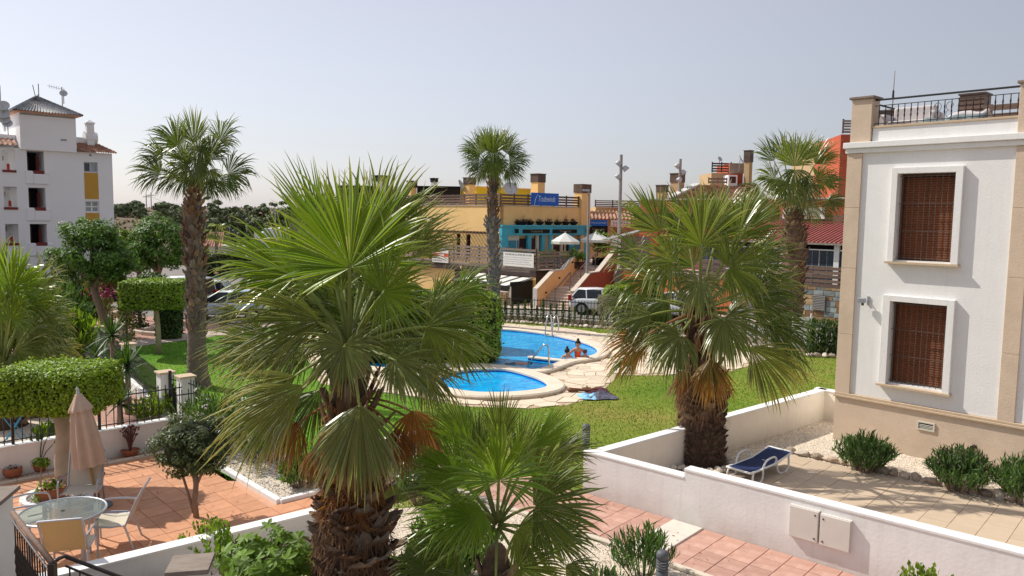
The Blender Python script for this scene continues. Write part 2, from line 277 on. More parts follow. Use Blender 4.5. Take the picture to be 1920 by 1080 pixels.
def watermat():
    m=bpy.data.materials.new('pool_water'); m.use_nodes=True; nt=m.node_tree; L=nt.links; b=nt.nodes['Principled BSDF']
    b.inputs['Roughness'].default_value=.06; b.inputs['IOR'].default_value=1.33
    tc=_n(nt,'ShaderNodeTexCoord'); mp=_n(nt,'ShaderNodeMapping'); mp.inputs['Rotation'].default_value=(0,0,.5); mp.inputs['Scale'].default_value=(1,1.8,1); L.new(tc.outputs['Object'],mp.inputs[0])
    n=_n(nt,'ShaderNodeTexNoise'); n.inputs['Scale'].default_value=2.2; n.inputs['Detail'].default_value=5; n.inputs['Distortion'].default_value=.8; L.new(mp.outputs[0],n.inputs[0])
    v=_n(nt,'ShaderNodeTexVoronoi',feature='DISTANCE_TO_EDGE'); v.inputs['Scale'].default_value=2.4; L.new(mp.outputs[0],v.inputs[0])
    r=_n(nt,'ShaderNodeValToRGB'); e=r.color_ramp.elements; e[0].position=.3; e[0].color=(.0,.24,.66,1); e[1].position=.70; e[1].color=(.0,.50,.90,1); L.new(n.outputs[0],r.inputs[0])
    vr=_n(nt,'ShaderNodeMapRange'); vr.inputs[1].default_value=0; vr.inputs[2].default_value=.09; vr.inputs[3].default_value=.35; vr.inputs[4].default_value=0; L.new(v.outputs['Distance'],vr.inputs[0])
    mx=_n(nt,'ShaderNodeMix',data_type='RGBA'); L.new(vr.outputs[0],mx.inputs[0]); L.new(r.outputs[0],mx.inputs[6]); mx.inputs[7].default_value=(.10,.60,.90,1); L.new(mx.outputs[2],b.inputs['Base Color'])  # pale caustic lines painted into the water colour along the cell edges
    bp=_n(nt,'ShaderNodeBump'); bp.inputs['Strength'].default_value=.35; bp.inputs['Distance'].default_value=.08; L.new(n.outputs[0],bp.inputs['Height']); L.new(bp.outputs[0],b.inputs['Normal']); return m
WATER=watermat()
POOLT=mat('blue_pool_tile',(.01,.08,.40),.25,.3,14,spec=.5)
# ------------------------------------------------------------------ object helpers
def tag(o,label=None,cat=None,group=None,kind=None):
    if label: o['label']=label
    if cat: o['category']=cat
    if group: o['group']=group
    if kind: o['kind']=kind
    return o
def thing(name,label,cat,loc=(0,0,0),rz=0.,group=None):
    o=bpy.data.objects.new(name,None); COL.objects.link(o); o.location=loc; o.rotation_euler=(0,0,R(rz)); o.empty_display_size=.1
    return tag(o,label,cat,group)
def link(name,me,parent=None,mw=None,loc=None):
    o=bpy.data.objects.new(name,me); COL.objects.link(o)
    if parent: o.parent=parent
    if mw is not None: o.matrix_local=mw
    if loc is not None: o.location=loc
    return o
def npmesh(name,v,f,mats,mi=None,attrs=None,smooth=False):
    """mesh from numpy arrays; f is (n,3) or (n,4)"""
    v=np.asarray(v,np.float32); f=np.asarray(f,np.int32); me=bpy.data.meshes.new(name); k=f.shape[1]
    me.vertices.add(len(v)); me.vertices.foreach_set('co',v.ravel()); me.loops.add(f.size); me.loops.foreach_set('vertex_index',f.ravel())
    me.polygons.add(len(f)); me.polygons.foreach_set('loop_start',np.arange(0,f.size,k,dtype=np.int32))
    for m_ in (mats if isinstance(mats,(list,tuple)) else [mats]): me.materials.append(m_)
    if mi is not None: me.polygons.foreach_set('material_index',np.asarray(mi,np.int32))
    me.polygons.foreach_set('use_smooth',np.full(len(f),smooth))
    for a,d in (attrs or {}).items():
        at=me.attributes.new(a,'FLOAT','POINT'); at.data.foreach_set('value',np.asarray(d,np.float32))
    me.update(calc_edges=True); return me
class B:
    """collects solids into one mesh"""
    def __init__(s): s.v=[]; s.f=[]; s.mi=[]; s.T=None; s.m=0
    def add(s,vs,fs):
        o=len(s.v)
        for p in vs: s.v.append(tuple(s.T@Vector(p)) if s.T is not None else tuple(p))
        for q in fs: s.f.append(tuple(o+i for i in q)); s.mi.append(s.m)
        return s
    def box(s,a,b):
        x0,y0,z0=[min(p,q) for p,q in zip(a,b)]; x1,y1,z1=[max(p,q) for p,q in zip(a,b)]
        return s.add([(x0,y0,z0),(x1,y0,z0),(x1,y1,z0),(x0,y1,z0),(x0,y0,z1),(x1,y0,z1),(x1,y1,z1),(x0,y1,z1)],[(3,2,1,0),(4,5,6,7),(0,1,5,4),(1,2,6,5),(2,3,7,6),(3,0,4,7)])
    def bbox(s,a,b,c=.01):
        """box with chamfered top edge"""
        x0,y0,z0=[min(p,q) for p,q in zip(a,b)]; x1,y1,z1=[max(p,q) for p,q in zip(a,b)]
        v=[(x0,y0,z0),(x1,y0,z0),(x1,y1,z0),(x0,y1,z0),(x0,y0,z1-c),(x1,y0,z1-c),(x1,y1,z1-c),(x0,y1,z1-c),(x0+c,y0+c,z1),(x1-c,y0+c,z1),(x1-c,y1-c,z1),(x0+c,y1-c,z1)]
        return s.add(v,[(3,2,1,0)]+[(i,(i+1)%4,(i+1)%4+4,i+4) for i in range(4)]+[(i+4,(i+1)%4+4,(i+1)%4+8,i+8) for i in range(4)]+[(8,9,10,11)])
    def prism(s,poly,z0,z1):
        n=len(poly); a=sum(poly[i-1][0]*poly[i][1]-poly[i][0]*poly[i-1][1] for i in range(n))
        if a<0: poly=poly[::-1]
        return s.add([(p[0],p[1],z0) for p in poly]+[(p[0],p[1],z1) for p in poly],[tuple(range(n-1,-1,-1)),tuple(range(n,2*n))]+[(i,(i+1)%n,(i+1)%n+n,i+n) for i in range(n)])
    def tube(s,pts,r,n=6,cap=True):
        pts=[Vector(p) for p in pts]; k=len(pts); rs=r if isinstance(r,(list,tuple)) else [r]*k
        up=None; vs=[]; fs=[]
        for i in range(k):
            t=(pts[min(i+1,k-1)]-pts[max(i-1,0)]).normalized()
            if up is None: up=Vector((0,0,1)) if abs(t.z)<.9 else Vector((1,0,0))
            x=t.cross(up).normalized(); y=x.cross(t).normalized(); up=y
            for j in range(n):
                a=2*PI*(j+.5)/n; vs.append(pts[i]+(x*math.cos(a)+y*math.sin(a))*rs[i])
        for i in range(k-1):
            for j in range(n): fs.append((i*n+j,i*n+(j+1)%n,(i+1)*n+(j+1)%n,(i+1)*n+j))
        if cap: fs+= [tuple(range(n-1,-1,-1)),tuple((k-1)*n+j for j in range(n))]
        return s.add(vs,fs)
    def lathe(s,prof,n=16,c=(0,0,0),wob=None):
        vs=[];fs=[]
        for i,(r,z) in enumerate(prof):
            for j in range(n):
                a=2*PI*j/n; q=r*(wob(a,z) if wob else 1); vs.append((c[0]+q*math.cos(a),c[1]+q*math.sin(a),c[2]+z))
        for i in range(len(prof)-1):
            for j in range(n): fs.append((i*n+j,i*n+(j+1)%n,(i+1)*n+(j+1)%n,(i+1)*n+j))
        fs+=[tuple(range(n-1,-1,-1)),tuple((len(prof)-1)*n+j for j in range(n))]
        return s.add(vs,fs)
    def build(s,name,mats,parent=None,smooth=False,loc=None,mw=None):
        me=bpy.data.meshes.new(name); me.from_pydata(s.v,[],s.f)
        for q in (mats if isinstance(mats,(list,tuple)) else [mats]): me.materials.append(q)
        me.polygons.foreach_set('material_index',s.mi)
        if smooth: me.polygons.foreach_set('use_smooth',[True]*len(s.f))
        me.update(); return link(name,me,parent,mw,loc)
def boxo(name,a,b,m_,parent=None): return B().box(a,b).build(name,m_,parent)
def bevel(o,w_=.01,seg=2):
    md=o.modifiers.new('bevel','BEVEL'); md.width=w_; md.segments=seg; md.limit_method='ANGLE'; return o
def text(name,s,size,parent,loc,m_,rot=(90,0,0),shear=0,ext=.004,sx=1,align='CENTER'):
    c=bpy.data.curves.new(name,'FONT'); c.body=s; c.size=size; c.extrude=ext; c.shear=shear; c.align_x=align; c.align_y='CENTER'; c.materials.append(m_); c.resolution_u=2
    tmp=bpy.data.objects.new(name,c); COL.objects.link(tmp); me=bpy.data.meshes.new_from_object(tmp); bpy.data.objects.remove(tmp); bpy.data.curves.remove(c)
    o=bpy.data.objects.new(name,me); COL.objects.link(o); o.parent=parent; o.location=loc; o.rotation_euler=[R(a) for a in rot]; o.scale=(sx,1,1); return o
def sheet(name,poly,z,m_,kind='structure'):
    o=B().add([(p[0],p[1],z) for p in poly],[tuple(range(len(poly)))]).build(name,m_)
    if o.data.polygons[0].normal.z<0: o.data.flip_normals()
    return tag(o,kind=kind)
def catmull(pts,k=6,closed=True):
    n=len(pts); out=[]
    for i in range(n if closed else n-1):
        p0,p1,p2,p3=[Vector(pts[(i+j)%n] if closed else pts[max(0,min(n-1,i+j))]) for j in (-1,0,1,2)]
        for t in range(k):
            t/=k; out.append(.5*((2*p1)+(p2-p0)*t+(2*p0-5*p1+4*p2-p3)*t*t+(3*p1-p0-3*p2+p3)*t**3))
    if not closed: out.append(Vector(pts[-1]))
    return out
def offset(poly,d):
    n=len(poly); a=sum(poly[i-1][0]*poly[i][1]-poly[i][0]*poly[i-1][1] for i in range(n)); sg=1 if a>0 else -1; out=[]
    for i in range(n):
        t=(Vector(poly[(i+1)%n][:2])-Vector(poly[i-1][:2])).normalized(); out.append(Vector((poly[i][0]+t.y*d*sg,poly[i][1]-t.x*d*sg)))
    return out
# ------------------------------------------------------------------ foliage helpers
def cards(P,N,size,aspect=.5,jit=.6,rng=RNG,fold=.0,along=None):
    """leaf-shaped quads at points P facing roughly N"""
    n=len(P); N=N+rng.normal(0,jit,(n,3)); N/=np.linalg.norm(N,axis=1)[:,None]+1e-9
    T=along if along is not None else rng.normal(0,1,(n,3)); T=T-N*(T*N).sum(1)[:,None]; T/=np.linalg.norm(T,axis=1)[:,None]+1e-9
    S=np.cross(N,T); L=size*rng.uniform(.65,1.3,(n,1)); w=L*aspect*.5
    v=np.stack([P-T*L*.5,P+S*w-N*L*.06,P+T*L*.5,P-S*w-N*L*.06],1).reshape(-1,3)
    return v,np.arange(4*n).reshape(n,4),np.repeat(rng.uniform(0,1,n),4)
def cardmesh(name,P,N,size,m_,parent=None,aspect=.5,jit=.6,along=None,rng=RNG):
    v,f,a=cards(np.asarray(P,float),np.asarray(N,float),size,aspect,jit,rng,along=along)
    return link(name,npmesh(name,v,f,m_,attrs={'rnd':a}),parent)
def boxsurf(n,hx,hy,hz,rng=RNG,rad=.12):
    """points and normals on a rounded box, half sizes hx hy hz"""
    ar=np.array([hy*hz,hy*hz,hx*hz,hx*hz,hx*hy,hx*hy]); k=rng.choice(6,n,p=ar/ar.sum()); u=rng.uniform(-1,1,(n,2)); P=np.zeros((n,3)); N=np.zeros((n,3)); h=[hx,hy,hz]
    for i in range(6):
        q=k==i; ax=i//2; s_=1 if i%2 else -1; o=[a for a in range(3) if a!=ax]
        P[q,ax]=s_*h[ax]; P[q,o[0]]=u[q,0]*h[o[0]]; P[q,o[1]]=u[q,1]*h[o[1]]; N[q,ax]=s_
    c=np.clip(P,-np.array(h)+rad,np.array(h)-rad); d=P-c; ln=np.linalg.norm(d,axis=1)[:,None]; d/=ln+1e-9
    return c+d*rad*(1+rng.normal(0,.12,(n,1))),d
def hedge(name,label,cat,c,rz,sx,sy,h,z0,n,size,mat_,trunk=None,group=None,rad=.14,top=None):
    """clipped block of leaves round a solid dark core"""
    t=thing(name,label,cat,(c[0],c[1],c[2] if len(c)>2 else 0),rz,group)
    P,N=boxsurf(n,sx/2,sy/2,h/2,rad=rad)
    P+=np.stack([np.sin(P[:,1]*5+P[:,2]*3),np.cos(P[:,0]*4),np.sin(P[:,0]*6+P[:,1]*4)],1)*.018; P[:,2]+=z0+h/2
    cardmesh('foliage',P,N+np.array([0,0,.35]),size,mat_,t,.62,.5)
    P2,N2=boxsurf(n//2,sx/2-.05,sy/2-.05,h/2-.05,rad=rad); P2[:,2]+=z0+h/2
    o=cardmesh('inner_foliage',P2,N2,size*1.15,mat_,t,.7,.7)
    B().box((-sx/2+.11,-sy/2+.11,z0+.1),(sx/2-.11,sy/2-.11,z0+h-.1)).build('dark_core',CORE,t)
    k=max(6,n//160); Q,N3=boxsurf(k,sx/2,sy/2,h/2,rad=rad); Q+=N3*RNG.uniform(.02,.09,(k,1)); Q[:,2]+=z0+h/2
    cardmesh('stray_shoot',np.repeat(Q,3,0)+RNG.normal(0,.02,(k*3,3)),np.repeat(N3,3,0),size*1.1,mat_,t,.5,1.)
    if trunk: B().tube(trunk[0],trunk[1],10).build('trunk',trunk[2],t,True)
    return t
def ball(n,c,r,rng=RNG,shell=.55):
    d=rng.normal(0,1,(n,3)); d/=np.linalg.norm(d,axis=1)[:,None]; q=rng.uniform(shell,1,(n,1))**.7
    return np.array(c)+d*np.array(r)*q,d
def crown(t,c,r,ncl,nleaf,clr,size,m_,rng=RNG,name='foliage',aspect=.5,shell=.5,flat=.75):
    """uneven crown: leaf clumps spread through an ellipsoid"""
    C,d=ball(ncl,c,r,rng,shell); C+=rng.normal(0,.06,C.shape)*np.array(r)
    k=rng.integers(0,ncl,nleaf); off,dd=ball(nleaf,(0,0,0),(1,1,flat),rng,.35); rr=clr*rng.uniform(.6,1.25,ncl)[k][:,None]
    return cardmesh(name,C[k]+off*rr,dd+d[k]*.5+np.array([0,0,.5]),size,m_,t,aspect,.5,rng=rng)
def lance_bush(name,label,cat,loc,r,h,nsh,nl,ll,m_,group=None,flow=None,seed=1,aspect=.22,stem=BARK,z0=0.):
    """bush of shoots carrying narrow leaves (oleander habit)"""
    rng=np.random.default_rng(seed); t=thing(name,label,cat,loc,0,group); Ps=[];Ns=[];As=[]; sb=B(); tips=[]
    for i in range(nsh):
        a=rng.uniform(0,2*PI); rr=r*math.sqrt(rng.uniform(0,1)); hh=h*(1-.45*(rr/r)**2)*rng.uniform(.75,1.05)
        b0=np.array([math.cos(a)*rr*.35,math.sin(a)*rr*.35,z0]); e=np.array([math.cos(a)*rr,math.sin(a)*rr,z0+hh]); md=(b0+e)/2+np.array([0,0,hh*.12])
        if i%3==0: sb.tube([b0,md,e],[.014,.010,.005],4)
        q=np.linspace(.30,1.,nl)+rng.normal(0,.02,nl); q=np.clip(q,0,1)[:,None]; p=(1-q)**2*b0+2*q*(1-q)*md+q*q*e
        aa=np.arange(nl)*2.1+rng.uniform(0,6); dr=np.stack([np.cos(aa),np.sin(aa),rng.uniform(.05,1.0,nl)],1); ax=(e-b0)/np.linalg.norm(e-b0); dr=dr+ax*.5; dr/=np.linalg.norm(dr,axis=1)[:,None]
        Ps.append(p+dr*ll*.5); As.append(dr); Ns.append(np.cross(dr,np.stack([-np.sin(aa),np.cos(aa),0*aa],1))*-1+np.array([0,0,.6])); tips.append(e)
    P=np.concatenate(Ps);N=np.concatenate(Ns);A=np.concatenate(As)
    cardmesh('leaves',P,N,ll,m_,t,aspect,.25,along=A,rng=rng); sb.build('stem',stem,t)
    if flow is not None:
        T=np.array(tips)[rng.integers(0,len(tips),flow[0])]; T=np.repeat(T,6,0)+rng.normal(0,.035,(flow[0]*6,3)); tag(cardmesh('flowers',T,rng.normal(0,1,T.shape)+[0,-.5,1],.05,flow[1],t,.9,.5,rng=rng),kind='stuff')
    return t
_ROCKS=[]
def rockmesh(i,m_):
    key=(i%5,m_.name)
    for k,me in _ROCKS:
        if k==key: return me
    bm=bmesh.new(); bmesh.ops.create_icosphere(bm,subdivisions=2,radius=.5); rg=np.random.default_rng(i%5+3); K=rg.normal(0,1,(5,3))
    for v in bm.verts:
        n=v.co.normalized(); s_=1+sum(.09*math.sin(3*n.dot(Vector(k))+j) for j,k in enumerate(K)); v.co=n*.5*s_
        for k in K[:3]:
            kk=Vector(k).normalized(); d=v.co.dot(kk)-.36
            if d>0: v.co-=kk*d*.8
    me=bpy.data.meshes.new('rock'); bm.to_mesh(me); bm.free(); me.materials.append(m_); _ROCKS.append((key,me)); return me
def rock(name,p,s,m_,parent=None,i=0,rz=None):
    rz=random.uniform(0,6.28) if rz is None else rz
    return link(name,rockmesh(i,m_),parent,Matrix.Translation(p)@Matrix.Rotation(rz,4,'Z')@Matrix.Diagonal((*s,1)))
def pebbles(name,n,poly,z,s0,s1,m_,seed,parent=None,avoid=()):
    rng=np.random.default_rng(seed); xs=[p[0] for p in poly]; ys=[p[1] for p in poly]; pts=[]
    while len(pts)<n:
        x=rng.uniform(min(xs),max(xs)); y=rng.uniform(min(ys),max(ys))
        if inpoly(x,y,poly) and not any(inpoly(x,y,q) for q in avoid): pts.append((x,y,z))
    P=np.array(pts); k=len(P); a=rng.uniform(0,6.28,k); s=rng.uniform(s0,s1,(k,1)); e=np.stack([np.cos(a),np.sin(a),0*a],1); g=np.stack([-np.sin(a),np.cos(a),0*a],1); u=np.array([[0,0,1.]])
    q=[P+e*s,P+g*s*.7,P-e*s*.9,P-g*s*.75,P+u*s*.6+e*s*.1]; v=np.stack(q,1).reshape(-1,3); b=np.arange(k)[:,None]*5
    f=np.concatenate([b+np.array([[i,(i+1)%4,4]]) for i in range(4)]); me=npmesh(name,v,f,m_,attrs={'rnd':np.repeat(rng.uniform(0,1,k),5)}); return tag(link(name,me,parent),kind='stuff')
def blades(name,n,poly,z,h,m_,seed,avoid=()):
    rng=np.random.default_rng(seed); xs=[p[0] for p in poly]; ys=[p[1] for p in poly]; pts=[]
    for _ in range(n*4):
        if len(pts)>=n: break
        x=rng.uniform(min(xs),max(xs)); y=rng.uniform(min(ys),max(ys))
        if inpoly(x,y,poly) and not any(inpoly(x,y,q) for q in avoid): pts.append((x,y,z))
    P=np.array(pts); k=len(P); a=rng.uniform(0,6.28,k); e=np.stack([np.cos(a),np.sin(a),0*a],1); H=h*rng.uniform(.5,1.3,(k,1)); ln=np.concatenate([rng.normal(0,.5,(k,2))*H,H],1)
    v=np.stack([P-e*.012,P+e*.012,P+ln],1).reshape(-1,3); return tag(link(name,npmesh(name,v,np.arange(3*k).reshape(k,3),m_,attrs={'rnd':np.repeat(rng.uniform(0,1,k),3)})),kind='stuff')
def tilefloor(base,tname,o,ang,x0,x1,y0,y1,sx,sy,gap,z,m_,poly,th=.02,cap=300,stagger=0.,avoid=()):
    """individual tiles laid on a floor; nearest ones are objects, the rest one mesh"""
    me=B().bbox((-sx/2+gap/2,-sy/2+gap/2,0),(sx/2-gap/2,sy/2-gap/2,th),.004); mm=me.build(tname,m_); mesh=mm.data; bpy.data.objects.remove(mm)
    M=Matrix.Translation((o[0],o[1],0))@Matrix.Rotation(R(ang),4,'Z'); cells=[]
    ny=int((y1-y0)/sy); nx=int((x1-x0)/sx)
    for j in range(ny):
        for i in range(nx):
            p=M@Vector((x0+(i+.5+(stagger if j%2 else 0))*sx,y0+(j+.5)*sy,z))
            if inpoly(p.x,p.y,poly) and not any(inpoly(p.x,p.y,q) for q in avoid) and inframe(p,120): cells.append(p)
    cells.sort(key=lambda p:p.y); rs=Matrix.Rotation(R(ang),4,'Z'); rest=B()
    for k,p in enumerate(cells):
        dz=random.uniform(-.0025,.0025)
        if k<cap: link(tname,mesh,base,Matrix.Translation(p+Vector((0,0,dz)))@rs@Matrix.Rotation(random.uniform(-.006,.006),4,'X'))
        else:
            rest.T=Matrix.Translation(p+Vector((0,0,dz)))@rs; rest.bbox((-sx/2+gap/2,-sy/2+gap/2,0),(sx/2-gap/2,sy/2-gap/2,th),.004)
    if rest.v: tag(rest.build('far_'+tname,m_,base),kind='stuff')
    return cells
# ================================================================== GROUND
def sstep(a,b,x): t=np.clip((x-a)/(b-a),0,1); return t*t*(3-2*t)
def TH(x,y):
    x=np.asarray(x,float); y=np.asarray(y,float)
    z=-.08-1.25*sstep(45,85,y)*sstep(-5,-14,x)
    z=z+7.2*sstep(105,235,y)*sstep(-15,-40,x)+sstep(100,200,y)*sstep(-15,-40,x)*(.5*np.sin(x*.13+y*.05)+.4*np.sin(y*.11-x*.07))
    return z
gx=np.concatenate([-np.geomspace(4000,75,12),np.linspace(-70,45,58),np.geomspace(60,4000,12)])
gx=np.unique(np.concatenate([gx,np.linspace(-190,-70,30)])); gy=np.concatenate([[-60,-20],np.linspace(0,60,16),np.linspace(64,260,60),np.geomspace(280,5000,14)])
XX,YY=np.meshgrid(gx,gy); ZZ=TH(XX,YY); nx_=len(gx); idx=np.arange(XX.size).reshape(XX.shape)
q=np.stack([idx[:-1,:-1],idx[:-1,1:],idx[1:,1:],idx[1:,:-1]],-1).reshape(-1,4)
tag(link('ground',npmesh('ground',np.stack([XX,YY,ZZ],-1).reshape(-1,3),q,EARTH,smooth=True)),kind='structure')
g2=lambda *a:G(*a).to_2d()
A0=Vector((1.39,14.2)); AANG=-41.4; Adir=Vector((math.cos(R(AANG)),math.sin(R(AANG)))); An=Vector((-Adir.y,Adir.x))
B1=g2(1540,728,.78); Vc=Vector((7.78,18.13))
LAWN_L=[(-15.2,28.2),(-11.3,33.6),(-6.5,39.4),(-2.5,39.0),(-2.5,14.6),(-6.6,14.6),(-7.2,17.4),(-14.4,26.2)]
LAWN_R=[(-2.5,39.0),(-.4,38.1),(4.1,36.3),(8.5,33.1),(12.4,29.2),(14.5,27.2),(9.5,21.9),(1.5,14.3),(.5,13.9),(-2.5,13.2)]
sheet('lawn_left',LAWN_L,0,LAWNL); sheet('lawn_right',LAWN_R,0,LAWNR)
# parking and street beyond the garden
road=B(); RP=[(-15.5,34.5,-.03),(-7,41.5,-.03),(-2.6,41.0,-.03),(-.4,39.2,-.03),(5,37.6,-.03),(12.8,31.8,-.03),(30,40,-.03),(30,48,.0),(-6,50,-.03),(-12,70,-1.0),(-40,95,-1.3),(-52,85,-1.2),(-26,47,-.1)]
road.add(RP,[tuple(range(len(RP)))]); o=road.build('car_park_asphalt',ASPH); tag(o,kind='structure')
if o.data.polygons[0].normal.z<0: o.data.flip_normals()
sheet('garden_path',[(-16.6,28.6),(-15.2,28.2),(-11.3,33.6),(-6.5,39.4),(-7.0,40.3),(-12.3,34.6)],.012,PAVE)
sheet('gravel_garden',[(-16.6,28.6),(-12.3,34.6),(-15.8,37.2),(-24,40),(-24,29),(-18,27)],.0,REDGR)
sheet('shared_yard',[(-24,29),(-18,27),(-14.4,26.2),(-7.2,17.4),(-14,10.5),(-24,18)],-.01,REDGR)
# pavement strip at foot of the shops
sheet('shop_pavement',[(-9,44.4),(4.2,42.5),(9,40.2),(14,38.2),(30,42),(30,52),(-9,52)],.05,PAVE)
# ---- left patio
PATIO=[(-14,10.3),(-7.45,16.75),(-4.11,13.44),(-3.45,14.05),(-2.4,13.0),(-3.16,12.24),(-5.42,10.36),(-8.8,7.4)]
pb=sheet('terracotta_patio',PATIO,.0,GROUT)
UANG=43.
tilefloor(pb,'terracotta_tile',(-7.2,12.5),UANG,-7,7,-5,5,.44,.44,.008,.003,TERRA,PATIO)
# ---- tiled path along the right garden wall
pw=1.5
PATH=[tuple(A0+Adir*a-An*b) for a,b in ((-1.6,.0),(9,.0),(9,pw),(-1.6,pw))]
pp=sheet('tiled_path',PATH,.0,PINKG)
sb0=W(1318,990,(A0.x,A0.y),AANG)[0]
SLAB=[tuple(A0+Adir*a-An*b) for a,b in ((sb0-.55,.0),(sb0,.0),(sb0,pw),(sb0-.55,pw))]
tilefloor(pp,'path_tile',A0,AANG,-1.6,9,-pw,0,.375,.375,.008,.003,PINK,PATH,avoid=[[tuple(A0+Adir*a-An*b) for a,b in ((sb0-.4,-.2),(sb0-.15,-.2),(sb0-.15,pw+.2),(sb0-.4,pw+.2))]])
b=B(); b.T=Matrix.Translation((A0.x,A0.y,0))@Matrix.Rotation(R(AANG),4,'Z')
for k in range(3): b.bbox((sb0-.56,-pw*(k+1)/3+.004,0),(sb0+.0,-pw*k/3-.004,.034),.004)
b.build('pale_path_slab',PALE,pp)
kb=[]
for k in range(14):
    q=B(); q.T=b.T; q.bbox((-2+k*.8+.004,-pw-.11,0),(-2+(k+1)*.8-.004,-pw-.005,.05),.01); q.build('path_kerb',KERB,pp)
LOWG=[tuple(A0+Adir*a-An*b) for a,b in ((-2.2,pw+.12),(9,pw+.12),(9,7),(-2.2,7))]
sheet('lower_gravel_bed',LOWG,-.004,GRAV); pebbles('gravel',16000,[p for p in LOWG],0,.010,.022,PEB,3)
sheet('planting_bed',[(-2.4,13.0),(-3.16,12.24),(-5.5,10.3),(-5,6),(2,6),(.2,11.5),(1.2,14.2),(-.5,13.9),(-2.5,13.4)],-.012,SOIL)
# ---- right garden
GARD=[tuple(A0+An*.1),tuple(A0+Adir*9.5+An*.1),tuple(Vc+Vector((6.2,-6.6))),tuple(Vc),tuple(B1+Vector((1.6,-1.6))),tuple(B1)]
sheet('garden_gravel_bed',GARD,-.002,GRAV)
P1=g2(1483,853); P2=g2(1916,949); P0=g2(1352,893); pd=(P2-P1).normalized()
PATR=[tuple(P0),tuple(P1),tuple(P1+pd*8),tuple(A0+Adir*9.5+An*.2),tuple(A0+Adir*2.4+An*.2)]
bp_=sheet('beige_patio',PATR,.004,BEIGEG)
tilefloor(bp_,'beige_tile',P1,math.degrees(math.atan2(pd.y,pd.x)),-3,8,-5,0,.44,.44,.0045,.006,BEIGE,PATR)
pebbles('garden_gravel',15000,GARD,0.0,.012,.026,PEB,4,avoid=[PATR])
# ================================================================== GARDEN WALLS ON THE RIGHT
t=thing('garden_wall','low white rendered wall stepping up beside the pink tiled path','wall',(A0.x,A0.y,0),AANG)
xs=W(1280,978,(A0.x,A0.y),AANG)[0]
B().box((0,0,-.05),(xs,.2,.79)).box((xs,.0,-.05),(9,.2,.93)).build('wall',LILAC,t)
bevel(B().box((-.012,-.012,.79),(xs-.001,.212,.83)).build('coping',CAPW,t),.008); bevel(B().box((xs,-.012,.93),(9,.212,.975)).build('coping',CAPW,t),.008)
B().tube([(4.05,-.012,.48),(4.05,.0,.48)],[.03,.045],10).build('plaster_patch',LILAC,t)
bang=math.degrees(math.atan2(B1.y-A0.y,B1.x-A0.x)); bl=(B1-A0).length
t=thing('garden_wall','low cream shaded wall between the lawn and the gravel garden','wall',(A0.x,A0.y,0),bang)
xj=bl*.50
B().box((.205,-.2,-.05),(xj-.004,-.0,.76)).box((xj+.004,-.2,-.05),(bl,0,.76)).build('wall',CREAMW,t)
bevel(B().box((.205,-.215,.76),(bl-.012,.015,.80)).build('coping',CAPW,t),.008)
t=thing('garden_wall','short white return wall joining the lawn wall to the villa corner','wall',(B1.x,B1.y,0),-47)
B().box((-.1,-.2,-.05),(3.6,0,.76)).build('wall',CREAMW,t); bevel(B().box((-.1,-.215,.76),(3.6,.015,.80)).build('coping',CAPW,t),.008)
# meter boxes
for k,(xa,xb,yt,yb,lab) in enumerate(((1482,1536,952,1016,'left of two pale meter box doors on the white garden wall'),(1540,1597,966,1038,'right of two pale meter box doors on the white garden wall'))):
    s0,_=W(xa,985,(A0.x,A0.y),AANG); s1,_=W(xb,1005,(A0.x,A0.y),AANG); _,zt=W((xa+xb)/2,(yt+yb)/2-34,(A0.x,A0.y),AANG); _,zb=W((xa+xb)/2,(yt+yb)/2+26,(A0.x,A0.y),AANG)
    p=A0+Adir*s0; t=thing('meter_box',lab,'meter box',(p.x,p.y,0),AANG,'meter boxes on the garden wall'); wd=s1-s0
    B().box((-.0,-.05,zb),(wd,-.001,zt)).build('box_body',UTIL,t); bevel(B().box((.004,-.075,zb+.012),(wd-.004,-.051,zt-.008)).build('door',UTIL,t),.006)
    for zz in (zb+.07,zt-.07): B().tube([(wd-.05 if k==0 else .05,-.081,zz),(wd-.05 if k==0 else .05,-.0755,zz)],.014,8).build('lock',IRON,t)
# bollards
def bollard(name,lab,p,h):
    t=thing(name,lab,'bollard light',p); B().lathe([(.085,0),(.085,h*.52),(.07,h*.53),(.07,h*.55)],16).build('post',BOLL,t,True)
    for k in range(4): B().lathe([(.066,0),(.088,.008),(.088,.022),(.066,.03)],16,(0,0,h*.55+k*h*.065)).build('louvre',BOLL,t,True)
    B().lathe([(.064,h*.55),(.064,h*.82)],12).build('lens',PLASW,t,True); B().lathe([(.088,h*.81),(.088,h*.9),(.075,h*.96),(.045,h*.99),(.01,h)],16).build('dome_cap',BOLL,t,True)
bollard('bollard_light','grey domed bollard light at the corner of the white garden wall and lawn',G(1100,862)+Vector((-.02,.05,0)),.78)
bollard('bollard_light','dark bollard light beside the oleander at the bottom edge',G(1240,1112),.62)
# ================================================================== VILLA
VR=-47.
t=V=thing('villa','white two storey villa with sand pilasters and brown shuttered windows','house',(Vc.x,Vc.y,0),VR)
wx=((1.13,2.30,1.56,3.42,.97,2.44),(1.13,2.30,4.34,6.25,1.0,2.44))
b=B(); b.box((.30,0,1.16),(1.13,.3,6.74)).box((2.30,0,1.16),(3.36,.3,6.74)).box((3.66,0,1.16),(12,.3,6.74)); za=1.16
for (x0,x1,z0,z1,_,_) in wx: b.box((x0,0,za),(x1,.3,z0)); za=z1
b.box((1.13,0,za),(2.30,.3,6.74)); b.box((.0,.3,.0),(12,9,7.0)); b.build('wall',WHITE,V)
B().box((-.02,-.045,0),(12,.299,1.05)).build('base_wall',SAND,V)
bevel(B().box((-.05,-.10,1.05),(12,.28,1.10)).box((-.03,-.075,1.10),(12,.28,1.155)).build('base_moulding',SILL,V),.01)
